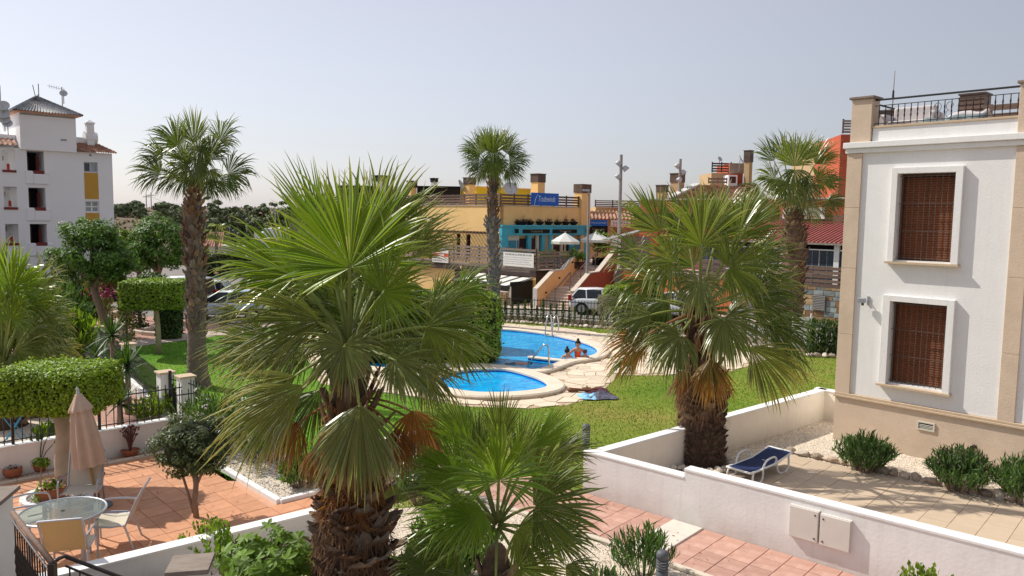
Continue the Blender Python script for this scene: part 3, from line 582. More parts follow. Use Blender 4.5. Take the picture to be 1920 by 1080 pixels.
for x0,x1 in ((-.035,.305),(3.355,3.665)):
    p=B()
    for k,(a,c) in enumerate(((1.157,2.55),(2.556,4.1),(4.106,5.5),(5.506,6.735))): p.box((x0,-.05,a),(x1,.29,c))
    bevel(p.build('pilaster',SAND,V),.004,1)
bevel(B().box((-.07,-.085,6.742),(12,.29,6.85)).build('cornice',WHITE,V),.01); bevel(B().box((-.11,-.14,6.852),(12,.29,6.985)).build('cornice',WHITE,V),.012)
B().box((.48,.03,6.987),(3.34,.28,7.29)).box((3.79,.03,6.987),(12,.28,7.29)).build('parapet',WHITE,V); bevel(B().box((.47,-.0,7.292),(3.345,.31,7.34)).box((3.785,0,7.292),(12,.31,7.34)).build('parapet_coping',SILL,V),.008)
for x0 in (0.,3.34):
    bevel(B().box((x0,-.03,6.987),(x0+.46,.4,7.96)).build('roof_pillar',SAND,V),.006); bevel(B().box((x0-.05,-.08,7.962),(x0+.51,.45,8.02)).build('pillar_cap',GREYW,V),.01)
# roof railing
rl=B(); rl.tube([(.46,.14,7.93),(3.34,.14,7.93)],.022,6).build('handrail',IRON,V); B().tube([(.46,.14,7.80),(3.34,.14,7.80)],.011,4).build('upper_rail',IRON,V); B().tube([(.46,.14,7.40),(3.34,.14,7.40)],.011,4).build('lower_rail',IRON,V)
bme=None
for k in range(21):
    x=.56+k*(2.78-.06)/20
    if bme is None:
        o=B().tube([(0,0,7.34),(0,0,7.5),(0,0,7.55),(0,0,7.60),(0,0,7.66),(0,0,7.72),(0,0,7.80)],[.010,.010,.019,.012,.019,.010,.010],5).build('baluster',IRONB,V,loc=(x,.14,0)); bme=o.data
    else: link('baluster',bme,V,loc=(x,.14,0))
mo=B()
for sgn in (-1,1):
    for (c,r_,a0,a1) in (((.0,7.66),.09,0,1.5*PI),((0,7.5),.08,PI*.5,2*PI)): mo.tube([(1.9+sgn*(.03+r_+r_*math.cos(a0+(a1-a0)*i/8)*.8),.14,c[1]+r_*math.sin(a0+(a1-a0)*i/8)) for i in range(9)],.006,4)
mo.build('scroll_motif',IRON,V)
# railing returning along the roof's left edge
B().tube([(.23,.4,7.93),(.23,5,7.93)],.022,6).tube([(.23,.4,7.8),(.23,5,7.8)],.011,4).tube([(.23,.4,7.4),(.23,5,7.4)],.011,4).build('side_handrail',IRON,V)
for k in range(26): link('baluster',bme,V,loc=(.23,.5+k*.18,0))
# windows
sm=None; gm=None
for (x0,x1,z0,z1,ox0,ox1) in wx:
    w_=B().box((x0,.24,z0),(x1,.29,z1)).build('window',SHUTIN,V)
    d=.105
    bevel(B().box((ox0,-d,z0-.03),(x0-.001,.0-.001,z1+.13)).box((x1+.001,-d,z0-.03),(ox1,-.001,z1+.13)).box((x0-.001,-d,z1),(x1+.001,-.001,z1+.13)).build('window_frame',WHITE,w_),.004,1)
    B().box((ox0-.03,-d-.05,z0-.075),(ox1+.03,-.001,z0-.032)).build('sill',SILL,w_)
    B().box((x0+.001,.02,z0-.03),(x1-.001,.23,z0-.002)).build('inner_sill',SILL,w_)
    B().box((x0+.002,.16,z0),(x0+.05,.235,z1-.002)).box((x1-.05,.16,z0),(x1-.002,.235,z1-.002)).box((x0+.05,.16,z1-.06),(x1-.05,.235,z1-.002)).build('shutter_guide',SHUTIN,w_)
    n=int((z1-z0-.08)/.052)
    for k in range(n):
        if sm is None:
            o=B().add([(0,0,0),(x1-x0-.104,0,0),(x1-x0-.104,-.012,.014),(0,-.012,.014),(x1-x0-.104,-.012,.036),(0,-.012,.036),(x1-x0-.104,0,.0515),(0,0,.0515)],[(0,1,2,3),(3,2,4,5),(5,4,6,7)]).build('shutter_slat',SHUT,w_,loc=(x0+.052,.212,z0+.02+k*.052)); sm=o.data
        else: link('shutter_slat',sm,w_,loc=(x0+.052,.212,z0+.02+k*.052))
    g=B()
    for k in range(10):
        x=x0+.06+k*(x1-x0-.12)/9; g.tube([(x,.06,z0),(x,.06,z1)],.0075,5)
        for zz in (.30,.62,.84): g.tube([(x,.06,z0+(z1-z0)*zz-.02),(x,.06,z0+(z1-z0)*zz),(x,.06,z0+(z1-z0)*zz+.02)],[.008,.015,.008],5)
    for zz in (.03,.34,.66,.97): g.box((x0,.052,z0+(z1-z0)*zz-.006),(x1,.068,z0+(z1-z0)*zz+.006))
    g.build('window_grille',GRILLE,w_)
# vent, pipe, lamp
g=B().box((1.84,-.075,.64),(2.20,-.046,.67)).box((1.84,-.075,.80),(2.20,-.046,.83)).box((1.84,-.075,.67),(1.87,-.046,.80)).box((2.17,-.075,.67),(2.20,-.046,.80)).build('vent',CREAM,V)
B().box((1.871,-.052,.671),(2.169,-.047,.799)).build('vent_shadow_gap',DKINT,g)  # dark plate, painted for the shade behind the vent slats
for k in range(4): B().add([(1.872,-.05,.68+k*.03),(2.168,-.05,.68+k*.03),(2.168,-.07,.666+k*.03),(1.872,-.07,.666+k*.03)],[(0,1,2,3)]).build('vent_slat',CREAM,g)
B().tube([(2.98,-.03,.50),(2.98,-.20,.50)],.045,12,False).tube([(2.98,-.05,.50),(2.98,-.19,.50)],.036,12).build('waste_pipe',DKBR,V)
l=thing('security_light','small grey security light on the white villa wall','wall light',tuple((V.matrix_basis@Vector((.60,0,3.38)))),VR)
l.location=(Vc.x+.60*math.cos(R(VR)),Vc.y+.60*math.sin(R(VR)),3.38)
B().box((-.012,-.03,-.1),(.03,-.002,.1)).build('bracket',ALU,l); B().tube([(.01,-.03,0),(-.03,-.12,0)],.014,6).build('arm',ALU,l); bevel(B().box((-.16,-.20,-.05),(.0,-.1,.06)).build('lamp_head',ALU,l),.01); B().box((-.08,-.17,-.11),(-.03,-.13,-.052)).build('sensor',BOLL,l)
# roof clutter
def onroof(x,y,z=0.): return (Vc.x+x*math.cos(R(VR))-y*math.sin(R(VR)),Vc.y+x*math.sin(R(VR))+y*math.cos(R(VR)),z)
def roofx(px,py,y): return W(px,py,onroof(0,y),VR)
B().box((0,.3,7.0),(12,9,7.05)).build('roof_slab',SAND,V)
c=thing('roof_chimney','red chimney with a brown louvred cowl on the villa roof','chimney',onroof(roofx(1823,190,3.0)[0],3.2,7.05),VR)
B().box((-.24,-.2,0),(.24,.24,.72)).build('stack',RED,c); g=B().box((-.27,-.23,.72),(.27,.27,1.22)).build('cowl',CAPBR,c)
for k in range(4): B().box((-.29,-.25,.76+k*.115),(.29,-.232,.83+k*.115)).build('louvre',BROWNW,g)
B().box((-.30,-.26,1.221),(.30,.30,1.26)).build('cowl_lid',CAPBR,g)
c=thing('roof_chimney','dark louvred chimney at the left corner of the villa roof','chimney',onroof(roofx(1662,200,2.2)[0],2.2,7.05),VR)
B().box((-.2,-.16,0),(.2,.2,.40)).build('stack',RED,c); g=B().box((-.24,-.2,.40),(.24,.24,.86)).build('cowl',CAPBR,c); B().box((-.27,-.23,.861),(.27,.27,.90)).build('cowl_lid',CAPBR,g)
for k in range(3): B().box((-.26,-.22,.45+k*.13),(.26,-.202,.52+k*.13)).build('louvre',BROWNW,g)
c=thing('covered_swing_seat','pale padded outdoor seat standing behind the roof railing','seat',onroof(roofx(1695,215,.75)[0],.75,7.05),VR)
bevel(B().box((-.35,-.1,.25),(.55,.45,.45)).build('cushion',COVER,c),.05,3); bevel(B().box((-.35,.3,.4),(.55,.48,.80)).build('backrest',COVER,c),.05,3); bevel(B().box((-.55,-.1,.25),(-.36,.45,.62)).build('armrest',COVER,c),.05,3); bevel(B().box((.56,-.1,.25),(.7,.45,.62)).build('armrest',COVER,c),.05,3)
B().box((-.5,-.08,0),(-.44,.4,.25)).box((.6,-.08,0),(.66,.4,.25)).build('legs',PLASW,c)
c=thing('covered_bundle','long bundle under a grey green cover behind the roof railing','bundle',onroof(roofx(1790,210,.7)[0],.7,7.05),VR)
pr=[(-.65+.13*i,.02*math.sin(i*2.1),.26+.04*math.sin(i*1.3)+.03*i*.3) for i in range(11)]
B().tube(pr,[.15+.025*math.sin(i*1.7) for i in range(11)],10).build('cover',TARP,c,True); B().tube([(p[0],p[1]+.12,p[2]+.14) for p in pr[4:]],[.09+.015*math.sin(i*2.3) for i in range(7)],8).build('rolled_cushion',COVER,c,True)
B().box((-.7,-.15,0),(.75,.2,.12)).build('bench',GREYW,c)
c=thing('aerial_mast','thin television aerial mast rising above the villa roof','aerial',onroof(roofx(1674,190,2.9)[0],2.9,7.05),VR); B().tube([(0,0,0),(0,0,1.4),(.01,0,2.0)],[.02,.016,.008],6).build('mast',GALV,c); B().tube([(0,0,1.3),(0,0,1.5)],[.03,.025],6).build('clamp',IRON,c)
f=thing('roof_fence','brown slatted fence along the far right edge of the villa roof','fence',onroof(roofx(1872,200,2.2)[0]+.9,2.2,7.05),VR)
for k in range(3): B().box((-1.2,0,.30+k*.2),(4,.03,.43+k*.2)).build('slat',BROWNW,f)
for k in range(5): B().box((-1.1+k*1.1,.03,0),(-1.03+k*1.1,.08,.85)).build('post',BROWNW,f)
# ================================================================== SHOPPING CENTRE
def holes(b,x0,x1,z0,z1,y0,y1,hs):
    xs=sorted({x0,x1,*[h[0] for h in hs],*[h[1] for h in hs]})
    for a,c in zip(xs,xs[1:]):
        if a<x0-1e-6 or c>x1+1e-6: continue
        hz=sorted((h[2],h[3]) for h in hs if h[0]<=a+1e-6 and h[1]>=c-1e-6); z=z0
        for p,q in hz:
            if p>z: b.box((a,y0,z),(c,y1,p))
            z=max(z,q)
        if z<z1: b.box((a,y0,z),(c,y1,z1))
    return b
class FR:
    """a facade frame: origin on the ground, x along the wall, y into the building"""
    def __init__(s,o,a): s.o=(o[0],o[1]); s.a=a
    def s(s_,px,py): return W(px,py,s_.o,s_.a)
    def x(s_,px,py=450): return W(px,py,s_.o,s_.a)[0]
    def z(s_,px,py): return W(px,py,s_.o,s_.a)[1]
    def r(s_,x0,y0,x1,y1):
        ym=(y0+y1)/2; xm=(x0+x1)/2; return s_.x(x0,ym),s_.x(x1,ym),s_.z(xm,y1),s_.z(xm,y0)
    def w(s_,x,y,z=0.): c,d=math.cos(R(s_.a)),math.sin(R(s_.a)); return Vector((s_.o[0]+x*c-y*d,s_.o[1]+x*d+y*c,z))
def slatfence(name,label,fr,x0,x1,y,z0,z1,n,mats_,post=1.5,gap=.4,parent=None):
    t=thing(name,label,'fence',fr.w(0,0),fr.a); h=(z1-z0)/n
    m_=None; L=x1-x0; k=max(1,int(round(L/3.0)))
    for i in range(n):
        for j in range(k):
            if m_ is None: o=B().box((0,-.03,0),(L/k-.02,0,h*(1-gap))).build('slat',mats_[0],t,loc=(x0+j*L/k,y,z0+i*h+h*gap*.5)); m_=o.data
            else: link('slat',m_,t,Matrix.Translation((x0+j*L/k,y+random.uniform(-.006,.006),z0+i*h+h*gap*.5+random.uniform(-.012,.012)))@Matrix.Rotation(random.uniform(-.004,.004),4,'Y'))
    q=None; np_=max(2,int(round(L/post))+1)
    for i in range(np_):
        if q is None: o=B().box((-.04,.003,0),(.04,.08,z1-z0+.03)).build('post',mats_[1],t,loc=(x0+.05,y,z0)); q=o.data
        else: link('post',q,t,loc=(x0+.05+i*(L-.1)/(np_-1),y,z0))
    return t
C1=D(1005,500,46.); C2=D(937,450,49.5); FA=FR(C1,-47); FB=FR(C1,43); PA=FR(C2,-47); PB=FR(C2,43)
TZ=FA.z(1004,507)
# terrace and ground-floor shop front below
xl=FA.x(690,500)
t=thing('shop_terrace','raised terrace with dark fascia over the yellow ground floor shops','terrace',FA.w(0,0),FA.a)
B().box((xl,.0,TZ-.42),(.0,3.6,TZ-.02)).build('fascia',DKBR,t); B().box((xl,.02,TZ-.019),(0,7.,TZ)).build('terrace_floor',PAVE,t)
b=B(); xa=FA.x(850,540); xb=FA.x(867,540); xc=FA.x(890,540)
B().box((xl,.25,0),(xa,.6,TZ-.421)).build('shop_wall',YEL,t); B().box((xa,.1,0),(xb,.6,TZ-.421)).build('pier',DKBR,t); B().box((xb+.002,.25,0),(xc,.6,TZ-.421)).build('shop_wall',TANP,t)
B().box((xc,.9,0),(-.3,1.2,TZ-.421)).build('shop_window',BLUEGL,t); B().box((-.3,.05,0),(-.0,.6,TZ-.421)).build('pier',DKBR,t)
for px in (866,):
    B().tube([(FA.x(866,500),-.02,TZ-.2),(FA.x(866,500),-.1,TZ-.2)],.09,10).build('wall_lamp',SILL,t)
# right side of terrace (towards the stairs)
t=thing('shop_side_wall','yellow ground floor wall between the dark corner pier and the stairs','wall',FB.w(0,0),43); xr=FB.x(1073,480)
B().box((.0,.0,TZ-.2),(xr,.5,TZ-.02)).build('fascia',BROWNW,t); B().box((.02,.05,0),(xr,.5,TZ-.201)).build('wall',YEL,t); x0,x1,z0,z1=FB.r(1018,515,1033,530); B().box((x0,.02,z0),(x1,.049,z1)).build('notice_board',PAVE,t); B().box((0,.5,TZ-.2),(9,9,TZ-.005)).build('terrace_floor',PAVE,t)
slatfence('terrace_fence','weathered board fence along the left side of the shop terrace',FA,xl,-.02,.02,TZ,FA.z(1004,467),6,(GREYW,BROWNW),1.3,.33)
slatfence('terrace_fence','weathered board fence of the shop terrace beside the yellow stair wall',FB,.05,xr,.02,TZ,FB.z(1040,471),6,(GREYW,BROWNW),1.3,.33)
# banners
x0,x1,z0,z1=FA.r(945,474,1002,500); t=thing('banner','white printed banner on the terrace fence right of the middle palm','banner',FA.w(0,0),-47)
B().box((x0,-.06,z0),(x1,-.045,z1)).build('sheet',BANNER,t)
for k,(a,c,h_) in enumerate(((.06,.95,.10),(.04,.9,.03),(.04,.96,.03),(.04,.85,.03),(.04,.93,.03))):
    zz=z1-.18-.13*k if k else z1-.17; g=B(); xx=x0+(x1-x0)*a
    while xx<x0+(x1-x0)*c:
        w_=random.uniform(.05,.2)*(1.4 if k==0 else 1); g.box((xx,-.064,zz),(min(xx+w_,x0+(x1-x0)*c),-.061,zz+h_)); xx+=w_+.05
    g.build('print_line',INK,t)
x0,x1,z0,z1=FA.r(812,466,842,492); t=thing('banner','white and orange banner at the left end of the terrace fence','banner',FA.w(0,0),-47)
B().box((x0,-.06,z0),(x1,-.045,z1)).build('sheet',BANNER,t); B().box((x0+(x1-x0)*.72,-.064,z0+.42*(z1-z0)),(x1-.01,-.061,z0+.68*(z1-z0))).build('orange_block',REDINK,t)
g=B()
for k in range(5): g.box((x0+.1+k*.2,-.064,z0+.08),(x0+.26+k*.2,-.061,z0+.2))
g.build('print_line',INK,t); g=B()
for k in range(4): g.box((x0+.1,-.064,z0+.42+k*.09),(x0+(x1-x0)*.66,-.061,z0+.455+k*.09))
g.build('print_line',REDINK,t)
# shelter with striped awning in front of the shops
s0=FA.x(893,530); s1=FA.x(1002,530)
t=thing('cafe_shelter','black cafe shelter with a grey striped awning below the terrace','shelter',FA.w(0,0),-47)
zt=TZ-.42; n=16
for k in range(n):
    a=s0+(s1-s0)*k/n; c=s0+(s1-s0)*(k+1)/n
    B().add([(a,-2.0,zt-.42),(c,-2.0,zt-.42),(c,-.02,zt-.06),(a,-.02,zt-.06),(a,-2.0,zt-.45),(c,-2.0,zt-.45),(c,-.02,zt-.09),(a,-.02,zt-.09)],[(0,1,2,3),(7,6,5,4),(0,4,5,1),(3,2,6,7)]).build('awning_stripe',CANV if k%3 else AWN,t)
B().add([(s0,-2.01,zt-.42),(s1,-2.01,zt-.42),(s1,-2.01,zt-.62),(s0,-2.01,zt-.62)],[(0,3,2,1)]).build('awning_valance',BLACK,t)
for x in (s0+.1,s0+(s1-s0)*.5,s1-.12): B().box((x,-1.95,0),(x+.09,-1.86,zt-.46)).build('post',PLASW,t)
B().box((s0+.2,-1.9,.75),(s1-.1,-1.87,zt-.5)).build('dark_screen',GLASS,t); B().box((s1-.1,-1.9,.0),(s1-.06,-.1,zt-.2)).build('dark_side_screen',BLACK,t)
# stone parapet in front of shelter
t=thing('stone_parapet','low brown stone wall in front of the cafe shelter','wall',FA.w(0,-2.3),-47); sA=FA.x(925,550); sB=FA.x(1003,550)
B().box((sA,-.0,0),(sB,.2,.78)).build('mortar_core',MORT,t); B().box((sA-.02,-.05,.781),(sB+.02,.22,.83)).build('coping',PAVE,t)
def stones(t,x0,x1,z0,z1,y,ww,hh,ms,rng,d=.05):
    z=z0
    while z<z1-.04:
        h=min(hh*rng.uniform(.75,1.25),z1-z)
        if z1-z-h<.06: h=z1-z
        x=x0
        while x<x1-.02:
            w_=min(ww*rng.uniform(.6,1.5),x1-x)
            if x1-x-w_<.08: w_=x1-x
            c=rng.uniform(0,.02,4); g=.008
            B().add([(x+g+c[0],y-d*rng.uniform(.6,1.1),z+g),(x+w_-g-c[1],y-d*rng.uniform(.6,1.1),z+g+c[0]),(x+w_-g,y-d*rng.uniform(.6,1.1),z+h-g-c[2]),(x+g,y-d*rng.uniform(.6,1.1),z+h-g),(x+g,y,z+g),(x+w_-g,y,z+g),(x+w_-g,y,z+h-g),(x+g,y,z+h-g)],[(0,1,2,3),(0,4,5,1),(1,5,6,2),(2,6,7,3),(3,7,4,0)]).build('stone',ms[int(rng.integers(0,len(ms)))],t)
            x+=w_
        z+=h
rg=np.random.default_rng(5); stones(t,sA,sB,0,.775,-.001,.5,.26,[SLATE[0],SLATE[0],SLATE[2],SLATE[1]],rg)
# ---------------- yellow pub building
t=PUB=thing('yellow_pub_building','yellow building with turquoise pub front and slatted roof parapet','building',PA.w(0,0),-47)
zb=PA.z(925,424); zw=PA.z(925,386); zp=PA.z(925,363); xl2=PA.x(640,430)
wins=[(782,789),(795,802),(856,863),(874,882)]; hs=[]
for a,c in wins: x0,x1=PA.x(a,450),PA.x(c,450); hs.append((x0,x1,TZ+.35,PA.z(860,438)))
holes(B(),xl2,0,TZ,zw,0,.3,hs).build('side_wall',YEL,t); B().box((xl2,-.05,zw+.001),(.05,.3,zw+.06)).build('wall_coping',PAVE,t)
for h in hs:
    w_=B().box((h[0],.2,h[2]),(h[1],.25,h[3])).build('window',GLASS,t); B().box((h[0],.05,h[2]),(h[0]+.07,.199,h[3])).box((h[1]-.07,.05,h[2]),(h[1],.199,h[3])).box((h[0]+.07,.05,h[3]-.07),(h[1]-.07,.199,h[3])).build('frame',SHUTIN,w_)
zs=PA.z(880,437); rm=None
for k in range(40):
    x=-.5-k*.34
    if x<xl2: break
    if rm is None: o=B().box((0,-.75,0),(.09,-.002,.14)).build('shade_rafter',BROWNW,t,loc=(x,0,zs)); rm=o.data
    else: link('shade_rafter',rm,t,loc=(x,0,zs))
B().box((xl2,.3,TZ),(-.1,PB.x(1094,430),zw-.05)).build('building_core',YEL,t)
def pbx(name,x0,x1,y0,y1,z0,z1,m_,par=None):
    """box given in the pub front frame, stored under the building"""
    o=B(); M=Matrix.Rotation(R(90),4,'Z'); o.T=M; o.box((x0,y0,z0),(x1,y1,z1)); return o.build(name,m_,par or PUB)
xe=PB.x(1086,430); xf=PB.x(1103,400)
pbx('front_wall',.0,xe,.0,.3,zb,zw,YEL); pbx('front_coping',.0,xe-.02,-.05,.3,zw+.001,zw+.06,PAVE)
pbx('chimney_pier',xe,xf,-.18,.55,TZ,PB.z(1089,362),YEL); pbx('chimney_cowl',xe-.04,xf+.04,-.22,.59,PB.z(1089,361.5),PB.z(1089,345),CAPBR)
# turquoise front
TF=pbx('pub_fascia',-.05,xf-.1,-.25,-.001,PB.z(1000,441),zb,TURQ); pbx('fascia_cornice',-.1,xf-.05,-.36,-.001,zb+.001,zb+.09,TURQ)
zl=PB.z(1000,441)
cols=[(937,949),(986,992),(1012,1018),(1026,1031),(1066,1072),(1092,1102)]
for a,c in cols: pbx('pub_column',PB.x(a,455),PB.x(c,455),-.2,-.0,TZ,zl-.001,TURQ)
for a,c,m_ in ((949,971,CREAM),(992,994,CREAM),(1003,1008,CREAM),(1018,1026,TANP),(1031,1035,CREAM),(1049,1053,CREAM),(1085,1092,CREAM)): pbx('pub_panel',PB.x(a,455),PB.x(c,455),-.12,-.0,TZ,zl-.001,m_)
for a,c in ((951,965),(967,970),(1072,1085)): pbx('pub_panel_inset',PB.x(a,455),PB.x(c,455),-.15,-.121,TZ+.25,PB.z(1000,450),TURQD)
pbx('pub_interior_wall',.05,xe,.25,.3,TZ,zl,DKINT); pbx('pub_window',PB.x(971,455),PB.x(986,455),-.02,.02,TZ+.1,zl-.2,GLASS); pbx('pub_door',PB.x(994,455),PB.x(1003,455),-.02,.02,TZ,zl-.2,GLASS); pbx('pub_window',PB.x(1035,455),PB.x(1049,455),-.02,.02,TZ+.5,zl-.2,GLASS); pbx('pub_window',PB.x(1053,455),PB.x(1066,455),-.02,.02,TZ+.5,zl-.2,GLASS); pbx('pub_panel',PB.x(1035,460),PB.x(1066,460),-.1,.0,TZ,TZ+.5,TURQD)
for a,c in ((975,1025),(1031,1076)):
    z0,z1=PB.z((a+c)/2,437),PB.z((a+c)/2,430); o=pbx('name_board',PB.x(a,433),PB.x(c,433),-.30,-.251,z0,z1,BLACK)
    text('lettering','Tradewinds',.24,PUB,Matrix.Rotation(R(90),4,'Z')@Vector(((PB.x(a,433)+PB.x(c,433))/2,-.305,(z0+z1)/2)),GOLD,(90,0,90))
for a in (961,1094):
    x=PB.x(a,432); o=pbx('pub_lantern',x-.09,x+.09,-.5,-.35,PB.z(a,437),PB.z(a,429),BLACK); pbx('lantern_bracket',x-.02,x+.02,-.349,-.251,PB.z(a,430),PB.z(a,428.5),IRON,PUB)
for k,a in enumerate((970,979,991,1009,1026,1043,1058,1073)):
    x=PB.x(a,420); p=PB.w(x,-.15,zb+.09); t=thing('hanging_basket',['leftmost small dark basket on the turquoise pub ledge','second dark basket from the left on the pub ledge','third basket from the left on the pub ledge','fourth basket from the left on the pub ledge','basket just right of the middle of the pub ledge','third basket from the right on the pub ledge','second basket from the right with tall dry stems on the pub ledge','rightmost basket on the pub ledge beside the chimney pier'][k],'planter',p,43,'baskets on the pub ledge')
    B().lathe([(.12,0),(.28,.14),(.30,.24)],8).build('basket',BLACK,t); P,N=ball(26,(0,0,.3),(.3,.2,.14),shell=.2); cardmesh('plant',P,N,.16,PFIB,t,.4,.8)
    if k in (1,5,6): cardmesh('dry_stem',np.array([[.05,0,.5],[-.05,0,.45]]),np.array([[0,-1,0],[0,-1,.1]]),.5,PFIB,t,.06,.1,along=np.array([[.1,0,1],[-.1,0,1.]]))
# parapet slats
slatfence('roof_parapet_fence','brown slatted parapet along the left roof edge of the yellow building',PA,xl2,-.02,.05,zw+.06,zp,4,(BROWNW,DKBR),1.2,.3)
slatfence('roof_parapet_fence','brown slatted parapet behind the blue sign on the yellow building',PB,.02,xe,.05,zw+.06,zp,4,(BROWNW,DKBR),1.2,.3)
x0,x1,z0,z1=PB.r(994,362,1045,385); t=thing('pub_sign','blue rectangular pub sign with script lettering on the roof parapet','sign',PB.w(0,0),43)
bevel(B().box((x0,-.14,z0),(x1,-.06,z1)).build('board',BLUE,t),.01); text('lettering','Tradewinds',.56,t,((x0+x1)/2+.1,-.145,(z0+z1)/2),LBLUE,shear=.35,sx=.62); text('initial_flourish','(',.8,t,(x0+.3,-.145,(z0+z1)/2),LBLUE,shear=.6,sx=.6)
# roof chimneys and roofs behind
def chim(label,px0,px1,yt,yc,yb,Y,mw=YEL,mc=CAPBR,fr=43):
    p=D((px0+px1)/2,yb,Y); w_=(px1-px0)*Y/FPX/1.38; zt=D(px0,yt,Y).z; zc=D(px0,yc,Y).z
    t=thing('roof_chimney',label,'chimney',(p.x,p.y,p.z),fr); h=w_/2
    B().box((-h,-h,-.8),(h,h,zc-p.z)).build('stack',mw,t); B().box((-h-.04,-h-.04,zc-p.z+.002),(h+.04,h+.04,zt-p.z)).build('cowl',mc,t); B().box((-h-.08,-h-.08,zt-p.z+.002),(h+.08,h+.08,zt-p.z+.05)).build('cowl_lid',mc,t); return t
chim('square yellow roof chimney just left of the middle palm crown',870,891,334,346,362,54); chim('square yellow roof chimney directly behind the blue pub sign',996,1021,327,342,362,54); chim('yellow roof chimney half hidden by the big palm fronds',764,781,340,352,366,57)
chim('small white flue chimney with black top on the pub roof',808,820,335,341,352,60,WHITE,BLACK)
def dish(label,px,py,Y,r,az,mast=.5):
    p=D(px,py,Y); t=thing('satellite_dish',label,'satellite dish',p,az); b=B(); b.T=Matrix.Rotation(R(62),4,'X')
    b.lathe([(.001,-.12*r),(.4*r,-.10*r),(.75*r,-.04*r),(r,.05*r),(r*.98,.07*r),(.7*r,0),(.001,-.08*r)],16); b.build('dish',DISH,t,True); B().tube([(0,.05,-.05),(0,.1,-mast-r)],.03,6).build('mast',GALV,t); B().tube([(0,-.1*r,-.5*r),(0,-.8*r,.0)],.015,4).build('feed_arm',GALV,t); return t
dish('brown edged satellite dish seen side on left of the roof chimney',866,349,54,.5,75); dish('grey satellite dish tilted up above the slatted roof parapet',957,354,53,.52,20)
def block(name,label,cat,px0,px1,yt,zb_,Y,dep,m_,ang=43,px=None):
    """plain rectangular volume whose front spans px0..px1 at distance Y"""
    p=D(px0,yt,Y); fr=FR(p,ang); x1=fr.x(px1,yt); t=thing(name,label,cat,(p.x,p.y,0),ang); B().box((0,0,zb_),(x1,dep,p.z)).build('wall',m_,t); return t,fr,x1,p.z
t,fr,x1,z=block('roof_hut','bright yellow roof hut behind the slatted parapet','building',893,995,351,5,56,4,BRIGHTY); B().box((-.1,-.1,z+.002),(x1+.1,4,z+.08)).build('roof_edge',YEL,t)
t,fr,x1,z=block('roof_canopy','black sheet roof behind the parapet left of the chimney','roof',782,862,351,5,57,4,BLACK,0); B().box((-.1,-.1,z+.002),(x1+.1,4,z+.1)).build('roof_sheet',BLACK,t)
t,fr,x1,z=block('roof_block','white and dark roof storey seen through the big palm fronds','building',636,735,347,4,62,5,WHITE2,0); B().box((-.1,-.1,z-.85),(x1+.1,-.002,z-.05)).build('dark_fascia',BLACK,t)
t=chim('white round flue with antennas above the big palm',700,728,330,340,350,62,WHITE,BLACK)
slatfence('roof_parapet_fence','grey slatted parapet glimpsed through the upright palm fronds',FR(D(620,372,56),0),0,6,.0,D(620,385,56).z,D(620,368,56).z,4,(GREYW,DKBR),1.5,.3)
# ---------------- stairs
S0=D(1008,566,43.9); SA=60; FS=FR(S0,SA); nst=14; rise=(TZ+.05)/nst; run=.31; SW=2.1
t=thing('outdoor_staircase','sandstone outdoor staircase between a yellow and a red wall','stairs',(S0.x,S0.y,0),SA); x=.15; prof=[]
for k in range(nst):
    L_=run+(1.1 if k==6 else 0)
    bevel(B().box((x,-SW,.0),(x+L_+.02,-.002,rise*(k+1)-.03)).box((x-.03,-SW,rise*(k+1)-.029),(x+L_+.02,-.002,rise*(k+1))).build('step',KERB,t),.006,1); prof.append((x,rise*(k+1))); x+=L_
XT=x
def sidewall(y0,y1,m_,cap):
    pr=[(-.1,0),(-.1,1.05),(prof[6][0],prof[6][1]+.95),(prof[6][0]+1.2,prof[6][1]+.95),(XT,TZ+1.1),(XT+.4,TZ+1.1),(XT+.4,0)]; n=len(pr)
    B().add([(a,y0,z) for a,z in pr]+[(a,y1,z) for a,z in pr],[tuple(range(n)),tuple(range(2*n-1,n-1,-1))]+[(i,i+n,(i+1)%n+n,(i+1)%n) for i in range(n)]).build('side_wall',m_,t)
    c=B()
    for (a,z),(a2,z2) in zip(pr[1:5],pr[2:6]): c.add([(a,y0-.04,z+.002),(a2,y0-.04,z2+.002),(a2,y1+.04,z2+.002),(a,y1+.04,z+.002),(a,y0-.04,z+.06),(a2,y0-.04,z2+.06),(a2,y1+.04,z2+.06),(a,y1+.04,z+.06)],[(3,2,1,0),(4,5,6,7),(0,1,5,4),(1,2,6,5),(2,3,7,6),(3,0,4,7)])
    c.build('wall_coping',KERB,t); return pr
sidewall(.0,.22,YEL,1); sidewall(-SW-.24,-SW-.02,RED,1)
B().box((-.14,-.02,0),(-.101,.24,1.05)).build('wall_end',PLASW,t); B().box((-.14,-SW-.26,0),(-.101,-SW+.0,1.0)).build('wall_end',KERB,t)
for xx,zz in ((.9,.75),(2.6,1.5),(4.4,2.35)): B().box((xx,-.03,zz),(xx+.2,-.001,zz+.09)).build('stair_vent',BLACK,t)  # small dark vents in the yellow stair wall
yh=-SW*.5
for a,c in (((.1,rise),(prof[6][0],prof[6][1])),((prof[7][0],prof[7][1]),(XT,TZ))):
    r_=B().tube([(a[0],yh,a[1]+.95),(c[0],yh,c[1]+.95)],.045,6).build('handrail',BROWNW,t)
    for q in (a,c): B().tube([(q[0],yh,q[1]-.1),(q[0],yh,q[1]+.95)],.03,6).build('handrail_post',BROWNW,r_)
# terrace behind stairs top
t=thing('upper_plaza','paved plaza floor at the head of the stairs','terrace',(S0.x,S0.y,0),SA); B().box((XT,-7,-.02),(XT+12,4.5,TZ-.01)).build('plaza_floor',PAVE,t)
